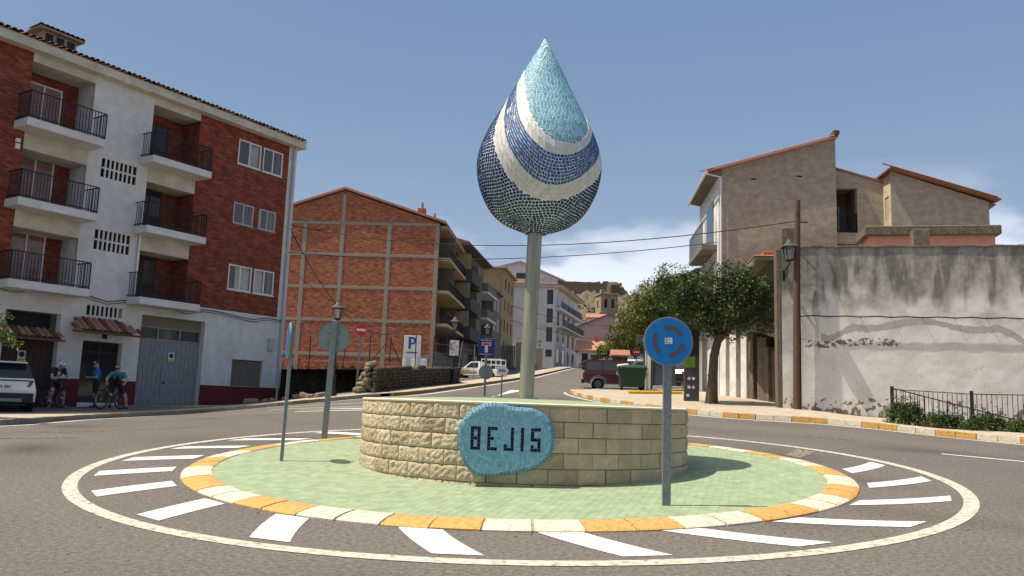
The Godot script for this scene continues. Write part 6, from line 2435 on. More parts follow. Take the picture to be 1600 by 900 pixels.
	g.tube([Vector3(0.06, 6.5, 0.1), Vector3(0.06, 6.6, 0.1)], [0.03], 8)
	part(s, "bracket", g, M.dark_iron)
	g = Geo.new()
	g.tube([Vector3(0.09, 0.1, 0.1), Vector3(0.1, 2.5, 0.1), Vector3(0.08, 6.2, 0.08)], [0.015], 5)
	part(s, "riser_cable", g, M.cable)
	s = thing("wall_lantern", "black lantern on a scrolled wall bracket next to the wooden pole", "lamp", at + Vector3(-0.34, 4.95, 0.42), 0.0)
	lantern(s, Vector3.ZERO)
	g = Geo.new()
	g.tube([Vector3(0.0, -0.03, 0), Vector3(0.0, -0.12, 0), Vector3(-0.03, -0.2, -0.2), Vector3(-0.05, -0.35, -0.42)], [0.022], 6)
	g.tube([Vector3(-0.02, -0.14, -0.12), Vector3(0.02, -0.3, -0.2), Vector3(-0.02, -0.5, -0.36)], [0.015], 6)
	g.bx(Vector3(-0.08, -0.6, -0.46), Vector3(0.0, -0.25, -0.42))
	part(s, "bracket", g, M.black_iron)


func fence_and_rail() -> void:
	# roadside fence at the right with the ramp rail behind it
	var s := thing("fence", "black iron fence with square posts along the planted bed", "fence")
	var p0 := Vector2(10.75, -23.1)
	var p1 := Vector2(15.2, -19.4)
	var d := (p1 - p0).normalized()
	for k in 4:
		var p := p0 + d * (k * 1.98)
		var g := Geo.new()
		g.bx(Vector3(-0.04, -0.1, -0.04), Vector3(0.04, 1.02, 0.04), 0.008)
		part(s, "post", g, M.black_iron, tf(gp(p.x, p.y, 0.13), -40.0))
		if k == 3:
			continue
		var q := p0 + d * ((k + 1) * 1.98)
		g = Geo.new()
		for yy in [0.16, 0.93]:
			g.bar(gp(p.x, p.y, 0.13 + yy), gp(q.x, q.y, 0.13 + yy), 0.03, 0.022)
		part(s, "rail", g, M.black_iron)
		for j in range(1, 17):
			var r := p.lerp(q, j / 17.0)
			g = Geo.new()
			g.bx(Vector3(-0.007, 0.16, -0.007), Vector3(0.007, 0.93, 0.007))
			part(s, "bar", g, M.black_iron, tf(gp(r.x, r.y, 0.13), -40.0))
	s = thing("ramp_rail", "sloping black rail of a sunken ramp behind the fence", "railing")
	var a := Vector3(11.0, 2.5, -23.6)
	var e := Vector3(14.5, 1.35, -20.9)
	var g := Geo.new()
	g.bar(a, e, 0.03, 0.03)
	part(s, "rail", g, M.black_iron)
	for k in 24:
		var m := a.lerp(e, (k + 0.5) / 24.0)
		g = Geo.new()
		g.bx(Vector3(-0.008, -0.85, -0.008), Vector3(0.008, 0.0, 0.008))
		part(s, "bar", g, M.black_iron, tf(m))
	# wire fence of the empty lot
	s = thing("wire_fence", "thin wire fence on rusty posts along the empty lot", "fence")
	var fl := [Vector3(-11.2, 3.15, -46.0), Vector3(-9.2, 3.15, -45.2), Vector3(-7.5, 3.1, -44.0), Vector3(-6.3, 3.1, -43.0), Vector3(-5.0, 3.2, -43.6), Vector3(-4.2, 3.3, -45.0), Vector3(-3.6, 3.4, -47.5), Vector3(-3.2, 3.5, -51.0), Vector3(-2.4, 3.6, -56.0)]
	for k in fl.size():
		g = Geo.new()
		var lean := [0.0, 0.2, 0.0, 0.05, 0.0, 0.02, 0.0, 0.25, 0.0]
		g.tube([fl[k] - Vector3(0, 0.3, 0), fl[k] + Vector3(lean[k], 1.9, 0)], [0.028], 6)
		part(s, "post", g, M.dark_iron if k < 7 else M.stone_pale)
		if k == 3:
			for o in [Vector3(-1.3, 0, 0.3), Vector3(0.8, 0, -0.4)]:
				g = Geo.new()
				g.tube([fl[k] + o, fl[k] + Vector3(0, 1.75, 0)], [0.024], 6)
				part(s, "brace", g, M.dark_iron)
	g = Geo.new()
	for yy in [0.5, 1.0, 1.5]:
		for k in fl.size() - 1:
			g.tube([fl[k] + Vector3(0, yy, 0), fl[k + 1] + Vector3(0, yy, 0)], [0.006], 4)
	part(s, "wire", g, M.galvanised)


func sag(a: Vector3, b: Vector3, drop_m: float, r := 0.018) -> Geo:
	var pts := []
	for k in 25:
		var f := k / 24.0
		pts.append(a.lerp(b, f) - Vector3(0, 4.0 * f * (1.0 - f) * drop_m, 0))
	var g := Geo.new()
	g.tube(pts, [r], 5)
	return g


func cables() -> void:
	single("overhead_cable", sag(Vector3(-11.2, 10.15, -40.2), Vector3(9.45, 8.05, -26.7), 0.95), M.cable, "upper overhead cable from the white block to the wooden pole", "cable")
	single("overhead_cable", sag(Vector3(-11.2, 8.75, -40.2), Vector3(9.1, 9.15, -36.0), 0.55), M.cable, "lower overhead cable crossing behind the column to the grey house", "cable")
	single("overhead_cable", sag(Vector3(-11.2, 10.0, -40.2), Vector3(-6.9, 10.9, -71.0), 4.4, 0.022), M.cable, "slack cable drooping across the bare brick gable", "cable")
	single("overhead_cable", sag(Vector3(-11.2, 8.0, -40.2), Vector3(-6.9, 8.4, -71.0), 1.4, 0.014), M.cable, "thin lower cable across the bare brick gable", "cable")
	single("overhead_cable", sag(Vector3(-0.2, 13.4, -98), Vector3(22, 17.2, -158), 0.8, 0.035), M.cable, "far cable from the ochre block towards the pink house", "cable")
	single("overhead_cable", sag(Vector3(-0.2, 11.6, -98), Vector3(24, 14.6, -158), 0.9, 0.035), M.cable, "lower far cable in front of the white corner block", "cable")


# ---------------------------------------------------------------- vehicles (nose towards +x, wheels at y 0)
func loft(g: Geo, sections: Array) -> void:
	# each section: x, then [z, y] points of the right half from bottom to top; mirrored
	var rows := []
	for s in sections:
		var ids := []
		var pts: Array = s[1]
		for k in pts.size():
			ids.append(Vector3(s[0], pts[k].y, pts[k].x))
		for k in range(pts.size() - 1, -1, -1):
			ids.append(Vector3(s[0], pts[k].y, -pts[k].x))
		rows.append(ids)
	for a in rows.size() - 1:
		for k in rows[a].size() - 1:
			var mid: Vector3 = (rows[a][k] + rows[a][k + 1] + rows[a + 1][k] + rows[a + 1][k + 1]) * 0.25
			g.quad(rows[a][k], rows[a][k + 1], rows[a + 1][k + 1], rows[a + 1][k], Vector3(0, mid.y - 0.75, mid.z))
	for e in [0, rows.size() - 1]:
		var r: Array = rows[e]
		var c := Vector3.ZERO
		for p in r:
			c += p / r.size()
		for k in r.size():
			g.tri(c, r[k], r[(k + 1) % r.size()], Vector3(-1 if e == 0 else 1, 0, 0))


func wheel_at(v: Node, x: float, z: float, r: float, w: float, rim: Material) -> void:
	var g := Geo.new()
	g.lathe([Vector2(r * 0.6, -w * 0.5), Vector2(r * 0.93, -w * 0.5), Vector2(r, -w * 0.36), Vector2(r, w * 0.36), Vector2(r * 0.93, w * 0.5), Vector2(r * 0.6, w * 0.5)], 28, Transform3D(Basis(Vector3(1, 0, 0), Vector3(0, 0, 1), Vector3(0, -1, 0)), Vector3(x, r, z)))
	var t := part(v, "wheel", g, M.rubber)
	g = Geo.new()
	var s := signf(z)
	g.tube([Vector3(x, r, z + s * (w * 0.5 - 0.06)), Vector3(x, r, z + s * (w * 0.5 - 0.04))], [r * 0.62], 24)
	for k in 5:
		var a := TAU * k / 5.0
		g.bar(Vector3(x, r, z + s * (w * 0.5 - 0.02)), Vector3(x + cos(a) * r * 0.58, r + sin(a) * r * 0.58, z + s * (w * 0.5 - 0.025)), 0.07, 0.03, 0.005, Vector3(0, 0, 1))
	g.tube([Vector3(x, r, z + s * (w * 0.5 - 0.04)), Vector3(x, r, z + s * (w * 0.5))], [r * 0.16], 12)
	part(t, "rim", g, rim)


func side_profile(g: Geo, poly: PackedVector2Array, w: float, taper: float, y0: float, y1: float) -> void:
	# an extruded side outline whose upper part leans inwards (tumblehome), edges chamfered
	var tr := Geometry2D.triangulate_polygon(poly)
	var zz := func(p: Vector2) -> float: return w * 0.5 - taper * clampf((p.y - y0) / (y1 - y0), 0, 1)
	for k in range(0, tr.size(), 3):
		for s in [1.0, -1.0]:
			var q := []
			for j in 3:
				var p := poly[tr[k + j]]
				q.append(Vector3(p.x, p.y, zz.call(p) * s))
			g.tri(q[0], q[1], q[2], Vector3(0, 0.1, s))
	var cw := -1.0 if Geometry2D.is_polygon_clockwise(poly) else 1.0
	for k in poly.size():
		var a := poly[k]
		var b := poly[(k + 1) % poly.size()]
		var o := Vector3((b - a).y, -(b - a).x, 0) * cw
		g.quad(Vector3(a.x, a.y, zz.call(a)), Vector3(b.x, b.y, zz.call(b)), Vector3(b.x, b.y, -zz.call(b)), Vector3(a.x, a.y, -zz.call(a)), o)


func side_pane(v: Node, pts: Array, w: float, taper: float, y0: float, y1: float, m: Material, called := "window") -> void:
	for s in [1.0, -1.0]:
		var g := Geo.new()
		var q := []
		for p in pts:
			q.append(Vector3(p.x, p.y, s * (w * 0.5 - taper * clampf((p.y - y0) / (y1 - y0), 0, 1) + 0.006)))
		for k in range(1, q.size() - 1):
			g.tri(q[0], q[k], q[k + 1], Vector3(0, 0.1, s))
		part(v, called, g, m)


func arch(cx: float, r: float, y: float) -> Array:
	var a := []
	for k in 9:
		var t := PI - PI * k / 8.0
		a.append(Vector2(cx + cos(t) * r, y + maxf(0.0, sin(t)) * r))
	return a


func red_off_roader() -> void:
	var v := thing("off_road_car", "dark red boxy off-road car parked behind the green container", "car", gp(6.05, -44.6, -0.14), -5.0)
	v.scale = Vector3.ONE * 0.88
	var w := 1.78
	var g := Geo.new()
	var low := [Vector2(-2.25, 0.5)]
	low.append_array(arch(-1.4, 0.44, 0.42))
	low.append_array(arch(1.5, 0.44, 0.42))
	low.append_array([Vector2(2.25, 0.48), Vector2(2.3, 0.75), Vector2(2.25, 1.08), Vector2(1.0, 1.17), Vector2(-2.25, 1.12), Vector2(-2.3, 0.8)])
	side_profile(g, PackedVector2Array(low), w, 0.05, 0.9, 1.15)
	part(v, "body", g, M.red_paint)
	g = Geo.new()
	side_profile(g, PackedVector2Array([Vector2(-2.24, 1.12), Vector2(0.95, 1.16), Vector2(0.45, 1.78), Vector2(0.3, 1.84), Vector2(-2.05, 1.86), Vector2(-2.14, 1.8)]), w - 0.1, 0.13, 1.12, 1.86)
	part(v, "cabin", g, M.red_paint)
	for p in [[Vector2(-2.08, 1.2), Vector2(-1.18, 1.2), Vector2(-1.18, 1.72), Vector2(-2.0, 1.72)], [Vector2(-1.05, 1.2), Vector2(-0.22, 1.2), Vector2(-0.22, 1.72), Vector2(-1.05, 1.72)], [Vector2(-0.12, 1.2), Vector2(0.78, 1.22), Vector2(0.38, 1.72), Vector2(-0.12, 1.72)]]:
		side_pane(v, p, w - 0.1, 0.13, 1.12, 1.86, M.glass_grey)
	g = Geo.new()
	g.quad(Vector3(0.9, 1.2, 0.74), Vector3(0.9, 1.2, -0.74), Vector3(0.5, 1.75, -0.68), Vector3(0.5, 1.75, 0.68), Vector3(1, 0.6, 0))
	for q in g.v.size():
		g.v[q] += Vector3(0.012, 0.008, 0)
	part(v, "windscreen", g, M.glass_dark)
	for q in [[-2.42, -2.2], [2.22, 2.42]]:
		g = Geo.new()
		g.bx(Vector3(q[0], 0.45, -0.88), Vector3(q[1], 0.66, 0.88), 0.03)
		part(v, "bumper", g, M.dark_plastic)
	for cx in [-1.4, 1.5]:
		for s in [1.0, -1.0]:
			g = Geo.new()
			var ar := arch(cx, 0.46, 0.42)
			for k in 8:
				g.bar(Vector3(ar[k].x, ar[k].y, s * (w * 0.5 + 0.02)), Vector3(ar[k + 1].x, ar[k + 1].y, s * (w * 0.5 + 0.02)), 0.06, 0.06, 0.0, Vector3(0, 0, 1))
			part(v, "wheel_arch", g, M.galvanised)
		for s in [1.0, -1.0]:
			wheel_at(v, cx, s * 0.74, 0.38, 0.24, M.grey_plastic)
	for s in [1.0, -1.0]:
		g = Geo.new()
		g.bx(Vector3(-2.32, 0.78, s * 0.72 - 0.09), Vector3(-2.27, 1.05, s * 0.72 + 0.09), 0.01)
		part(v, "tail_light", g, M.red_lamp)
		g = Geo.new()
		g.bx(Vector3(2.24, 0.78, s * 0.62 - 0.12), Vector3(2.29, 0.98, s * 0.62 + 0.12), 0.01)
		part(v, "headlight", g, M.sign_white)
		g = Geo.new()
		g.bx(Vector3(0.62, 1.18, s * 0.98 - 0.09), Vector3(0.74, 1.36, s * 0.98 + 0.09), 0.02)
		part(v, "mirror", g, M.dark_plastic)
		g = Geo.new()
		g.bx(Vector3(-2.2, 0.92, s * (w * 0.5 - 0.002) - 0.012), Vector3(2.15, 0.97, s * (w * 0.5 - 0.002) + 0.012))
		part(v, "side_trim", g, M.dark_plastic)


func white_suv() -> void:
	var v := thing("parked_car", "white sport utility car seen from behind under the block's balconies", "car", gp(-17.0, -27.7, 0.13), 123.0)
	var w := 1.84
	var g := Geo.new()
	var low := [Vector2(-2.2, 0.36)]
	low.append_array(arch(-1.32, 0.42, 0.34))
	low.append_array(arch(1.4, 0.42, 0.34))
	low.append_array([Vector2(2.15, 0.32), Vector2(2.25, 0.6), Vector2(2.15, 0.85), Vector2(1.0, 1.02), Vector2(-2.1, 1.08), Vector2(-2.26, 1.0), Vector2(-2.28, 0.7)])
	side_profile(g, PackedVector2Array(low), w, 0.09, 0.7, 1.08)
	part(v, "body", g, M.white_paint)
	g = Geo.new()
	side_profile(g, PackedVector2Array([Vector2(-2.1, 1.08), Vector2(1.0, 1.03), Vector2(0.25, 1.55), Vector2(-0.4, 1.62), Vector2(-1.6, 1.6), Vector2(-1.78, 1.55)]), w - 0.18, 0.2, 1.05, 1.62)
	part(v, "cabin", g, M.glass_dark)
	g = Geo.new()
	g.prism(PackedVector2Array([Vector2(0.2, 1.56), Vector2(-0.4, 1.64), Vector2(-1.65, 1.62), Vector2(-1.85, 1.55), Vector2(-1.6, 1.57), Vector2(-0.4, 1.6)]), 1.24)
	part(v, "roof", g, M.white_paint)
	g = Geo.new()
	g.bx(Vector3(-2.0, 1.52, -0.6), Vector3(-1.7, 1.57, 0.6), 0.02)
	part(v, "spoiler", g, M.dark_plastic)
	for s in [1.0, -1.0]:
		g = Geo.new()
		g.bar(Vector3(-1.5, 1.67, s * 0.56), Vector3(-0.1, 1.67, s * 0.56), 0.03, 0.03, 0.008)
		part(v, "roof_rail", g, M.chrome)
		g = Geo.new()
		g.prism(PackedVector2Array([Vector2(s * 0.83, 1.0), Vector2(s * 0.72, 1.0), Vector2(s * 0.66, 0.82), Vector2(s * 0.74, 0.82)]), 0.03, Transform3D(Basis(Vector3(0, 0, 1), Vector3(0, 1, 0), Vector3(-1, 0, 0)), Vector3(-2.275, 0, 0)))
		part(v, "tail_light", g, M.red_lamp)
		for x in [-1.32, 1.4]:
			wheel_at(v, x, s * 0.8, 0.35, 0.23, M.galvanised)
		g = Geo.new()
		g.bx(Vector3(-2.3, 0.5, s * 0.75 - 0.1), Vector3(-2.27, 0.54, s * 0.75 + 0.1))
		part(v, "reflector", g, M.red_lamp)
	g = Geo.new()
	g.bx(Vector3(-2.285, 0.99, -0.82), Vector3(-2.2, 1.03, 0.82), 0.008)
	part(v, "light_bar", g, M.dark_plastic)
	g = Geo.new()
	g.bx(Vector3(-2.31, 0.3, -0.86), Vector3(-2.18, 0.62, 0.86), 0.03)
	g.bx(Vector3(-2.28, 0.22, -0.7), Vector3(-2.0, 0.3, 0.7), 0.02)
	part(v, "bumper", g, M.dark_plastic)
	g = Geo.new()
	g.bx(Vector3(-2.315, 0.35, -0.55), Vector3(-2.3, 0.45, 0.55), 0.005)
	part(v, "skid_plate", g, M.galvanised)
	g = Geo.new()
	g.bx(Vector3(-2.298, 0.76, -0.26), Vector3(-2.285, 0.87, 0.26))
	var pl := part(v, "number_plate", g, M.sign_white)
	g = Geo.new()
	for k in 8:
		if k == 4:
			continue
		g.bx(Vector3(-2.301, 0.78, -0.21 + k * 0.052), Vector3(-2.2975, 0.85, -0.175 + k * 0.052))
	part(pl, "lettering", g, M.ink)


func white_pickup() -> void:
	var v := thing("pickup_truck", "white pickup truck with a rack over its bed parked by the brick block", "pickup", gp(-2.25, -60.0, -0.15), 164.0)
	v.scale = Vector3.ONE * 0.82
	var w := 1.7
	var g := Geo.new()
	var low := [Vector2(-2.4, 0.45)]
	low.append_array(arch(-1.4, 0.4, 0.4))
	low.append_array(arch(1.5, 0.4, 0.4))
	low.append_array([Vector2(2.35, 0.45), Vector2(2.4, 0.8), Vector2(1.2, 1.0), Vector2(-2.4, 0.98)])
	side_profile(g, PackedVector2Array(low), w, 0.04, 0.8, 1.0)
	part(v, "body", g, M.white_paint)
	g = Geo.new()
	side_profile(g, PackedVector2Array([Vector2(-0.4, 0.98), Vector2(1.2, 1.0), Vector2(0.5, 1.6), Vector2(-0.35, 1.64)]), w - 0.06, 0.16, 1.0, 1.64)
	part(v, "cabin", g, M.white_paint)
	side_pane(v, [Vector2(-0.22, 1.06), Vector2(0.95, 1.06), Vector2(0.45, 1.52), Vector2(-0.22, 1.54)], w - 0.06, 0.16, 1.0, 1.64, M.glass_dark)
	g = Geo.new()
	for x in [-0.5, -1.4, -2.3]:
		for s in [1.0, -1.0]:
			g.bar(Vector3(x, 0.98, s * 0.78), Vector3(x, 1.85, s * 0.7), 0.05, 0.05)
		g.bar(Vector3(x, 1.85, 0.7), Vector3(x, 1.85, -0.7), 0.05, 0.05)
	for s in [1.0, -1.0]:
		g.bar(Vector3(-0.5, 1.85, s * 0.7), Vector3(-2.3, 1.85, s * 0.7), 0.06, 0.06)
		g.bar(Vector3(-0.5, 1.4, s * 0.74), Vector3(-2.3, 1.4, s * 0.74), 0.04, 0.04)
	part(v, "rack", g, M.white_metal)
	for x in [-1.4, 1.5]:
		for s in [1.0, -1.0]:
			wheel_at(v, x, s * 0.72, 0.34, 0.2, M.galvanised)
	for s in [1.0, -1.0]:
		g = Geo.new()
		g.bx(Vector3(2.34, 0.66, s * 0.6 - 0.14), Vector3(2.4, 0.8, s * 0.6 + 0.14), 0.01)
		part(v, "headlight", g, M.chrome)


func small_car(label: String, at: Vector3, deg: float, paint: Material, tall := 1.48) -> void:
	var v := thing("parked_car", label, "car", at, deg)
	var g := Geo.new()
	var low := [Vector2(-2.0, 0.35)]
	low.append_array(arch(-1.2, 0.36, 0.32))
	low.append_array(arch(1.25, 0.36, 0.32))
	low.append_array([Vector2(2.0, 0.33), Vector2(2.05, 0.62), Vector2(1.2, 0.88), Vector2(-1.9, 0.92), Vector2(-2.05, 0.7)])
	side_profile(g, PackedVector2Array(low), 1.72, 0.08, 0.6, 0.92)
	part(v, "body", g, paint)
	g = Geo.new()
	var cab := PackedVector2Array([Vector2(-1.85, 0.9), Vector2(1.15, 0.88), Vector2(0.4, tall - 0.06), Vector2(-0.2, tall), Vector2(-1.2, tall - 0.03)])
	side_profile(g, cab, 1.58, 0.18, 0.9, tall)
	part(v, "cabin", g, paint)
	side_pane(v, [Vector2(-1.5, 0.98), Vector2(-0.25, 0.98), Vector2(-0.25, tall - 0.12), Vector2(-1.1, tall - 0.14)], 1.58, 0.18, 0.9, tall, M.glass_dark)
	side_pane(v, [Vector2(-0.15, 0.98), Vector2(0.85, 0.96), Vector2(0.3, tall - 0.14), Vector2(-0.15, tall - 0.12)], 1.58, 0.18, 0.9, tall, M.glass_dark)
	for q in [[1.12, 0.92, 0.44, 1.0], [-1.82, 0.95, -1.25, -1.0]]:
		g = Geo.new()
		g.quad(Vector3(q[0] + 0.012 * q[3], q[1], 0.68), Vector3(q[0] + 0.012 * q[3], q[1], -0.68), Vector3(q[2] + 0.012 * q[3], tall - 0.1, -0.58), Vector3(q[2] + 0.012 * q[3], tall - 0.1, 0.58), Vector3(q[3], 0.6, 0))
		part(v, "windscreen", g, M.glass_dark)
	for x in [-1.2, 1.25]:
		for s in [1.0, -1.0]:
			wheel_at(v, x, s * 0.75, 0.31, 0.19, M.galvanised)
	for s in [1.0, -1.0]:
		g = Geo.new()
		g.bx(Vector3(-2.06, 0.66, s * 0.62 - 0.1), Vector3(-2.0, 0.82, s * 0.62 + 0.1), 0.01)
		part(v, "tail_light", g, M.red_lamp)
		g = Geo.new()
		g.bx(Vector3(1.96, 0.58, s * 0.6 - 0.14), Vector3(2.03, 0.72, s * 0.6 + 0.14), 0.01)
		part(v, "headlight", g, M.sign_white)


func vehicles() -> void:
	red_off_roader()
	white_suv()
	white_pickup()
	small_car("pale green car showing behind the dark red off-road car", gp(9.4, -53.2, 0.0), -8.0, M.green_paint, 1.5)
	small_car("white car half hidden behind the dark red off-road car's roof", gp(9.4, -58.5, 0.0), -30.0, M.white_paint, 1.55)
	small_car("dark car parked before the small white house", gp(11.6, -112.0, 0.0), 10.0, M.dark_paint, 1.5)
	small_car("black car in the shade left of the old wall's lamp", gp(10.2, -48.0, 0.1), 60.0, M.dark_paint, 1.45)


# ---------------------------------------------------------------- people and bicycles
func skin_mesh(bones: Array, k: float, cell: float, g: Geo) -> void:
	# surface nets over a smooth union of tapered capsules: [a, b, ra, rb, colour]
	var lo := Vector3.ONE * 100.0
	var hi := -lo
	for b in bones:
		var r := maxf(b[2], b[3]) + cell * 3.0 + k
		lo = lo.min((b[0] as Vector3).min(b[1]) - Vector3.ONE * r)
		hi = hi.max((b[0] as Vector3).max(b[1]) + Vector3.ONE * r)
	var d := Vector3i(((hi - lo) / cell).ceil()) + Vector3i.ONE
	var f := PackedFloat32Array()
	f.resize(d.x * d.y * d.z)
	f.fill(1.0)
	for b in bones:
		var a: Vector3 = b[0]
		var e: Vector3 = b[1]
		var reach := maxf(b[2], b[3]) + k + cell * 2.0
		var i0 := Vector3i(((a.min(e) - Vector3.ONE * reach - lo) / cell).floor()).clamp(Vector3i.ZERO, d - Vector3i.ONE)
		var i1 := Vector3i(((a.max(e) + Vector3.ONE * reach - lo) / cell).ceil()).clamp(Vector3i.ZERO, d - Vector3i.ONE)
		var ab := e - a
		var l2 := maxf(ab.length_squared(), 1e-6)
		for z in range(i0.z, i1.z + 1):
			for y in range(i0.y, i1.y + 1):
				for x in range(i0.x, i1.x + 1):
					var p := lo + Vector3(x, y, z) * cell
					var t := clampf((p - a).dot(ab) / l2, 0.0, 1.0)
					var v: float = (p - a - ab * t).length() - lerpf(b[2], b[3], t)
					var q := (z * d.y + y) * d.x + x
					var o := f[q]
					var hh := maxf(k - absf(o - v), 0.0) / k
					f[q] = minf(o, v) - hh * hh * k * 0.25
	var ids := {}
	for z in d.z - 1:
		for y in d.y - 1:
			for x in d.x - 1:
				var q := (z * d.y + y) * d.x + x
				var inside := 0
				var vals := [f[q], f[q + 1], f[q + d.x], f[q + d.x + 1], f[q + d.x * d.y], f[q + d.x * d.y + 1], f[q + d.x * d.y + d.x], f[q + d.x * d.y + d.x + 1]]
				for s in 8:
					if vals[s] < 0.0:
						inside += 1
				if inside == 0 or inside == 8:
					continue
				var sum := Vector3.ZERO
				var n := 0
				for e in [[0, 1], [2, 3], [4, 5], [6, 7], [0, 2], [1, 3], [4, 6], [5, 7], [0, 4], [1, 5], [2, 6], [3, 7]]:
					var va: float = vals[e[0]]
					var vb: float = vals[e[1]]
					if (va < 0.0) != (vb < 0.0):
						var t := va / (va - vb)
						var pa := Vector3(e[0] & 1, (e[0] >> 1) & 1, e[0] >> 2)
						var pb := Vector3(e[1] & 1, (e[1] >> 1) & 1, e[1] >> 2)
						sum += pa.lerp(pb, t)
						n += 1
				var p := lo + (Vector3(x, y, z) + sum / n) * cell
				var nn := Vector3(vals[1] + vals[3] + vals[5] + vals[7] - vals[0] - vals[2] - vals[4] - vals[6], vals[2] + vals[3] + vals[6] + vals[7] - vals[0] - vals[1] - vals[4] - vals[5], vals[4] + vals[5] + vals[6] + vals[7] - vals[0] - vals[1] - vals[2] - vals[3]).normalized()
				var best := 9.0
				for b in bones:
					var ab: Vector3 = b[1] - b[0]
					var t := clampf((p - b[0]).dot(ab) / maxf(ab.length_squared(), 1e-6), 0.0, 1.0)
					var v: float = (p - b[0] - ab * t).length() - lerpf(b[2], b[3], t)
					if v < best:
						best = v
						g.col = b[4]
				ids[q] = g.vert(p, nn)
	for q in ids:
		var x: int = q % d.x
		var y: int = (q / d.x) % d.y
		var z: int = q / (d.x * d.y)
		for ax in 3:
			var step: int = [1, d.x, d.x * d.y][ax]
			var s1: int = [d.x, d.x * d.y, 1][ax]
			var s2: int = [d.x * d.y, 1, d.x][ax]
			if (f[q] < 0.0) == (f[q + step] < 0.0):
				continue
			if ids.has(q - s1) and ids.has(q - s2) and ids.has(q - s1 - s2):
				g.face(ids[q], ids[q - s1], ids[q - s1 - s2])
				g.face(ids[q], ids[q - s1 - s2], ids[q - s2])


func hand(g: Geo, wrist: Vector3, dir: Vector3, palm_n: Vector3, curl: float, side: float, col: Color) -> void:
	# palm and five separate bent fingers
	var u := dir.cross(palm_n).normalized() * side
	g.col = col
	g.tube([wrist - dir * 0.02, wrist + dir * 0.03, wrist + dir * 0.085], [0.028, 0.036, 0.036], 8)
	for k in 4:
		var base := wrist + dir * 0.085 + u * (-0.027 + 0.018 * k)
		var l: float = [0.07, 0.08, 0.076, 0.06][k]
		var d1 := (dir + palm_n * curl * 0.5).normalized()
		var d2 := (dir + palm_n * curl * 1.6).normalized()
		var d3 := (dir * 0.5 + palm_n * curl * 2.4).normalized()
		g.tube([base - dir * 0.02, base + d1 * l * 0.45, base + d1 * l * 0.45 + d2 * l * 0.32, base + d1 * l * 0.45 + d2 * l * 0.32 + d3 * l * 0.25], [0.0095, 0.009, 0.008, 0.006], 6)
	var tb := wrist + dir * 0.03 - u * 0.032
	g.tube([tb, tb - u * 0.03 + dir * 0.03 + palm_n * 0.01, tb - u * 0.03 + dir * 0.062 + palm_n * 0.02], [0.013, 0.011, 0.008], 6)


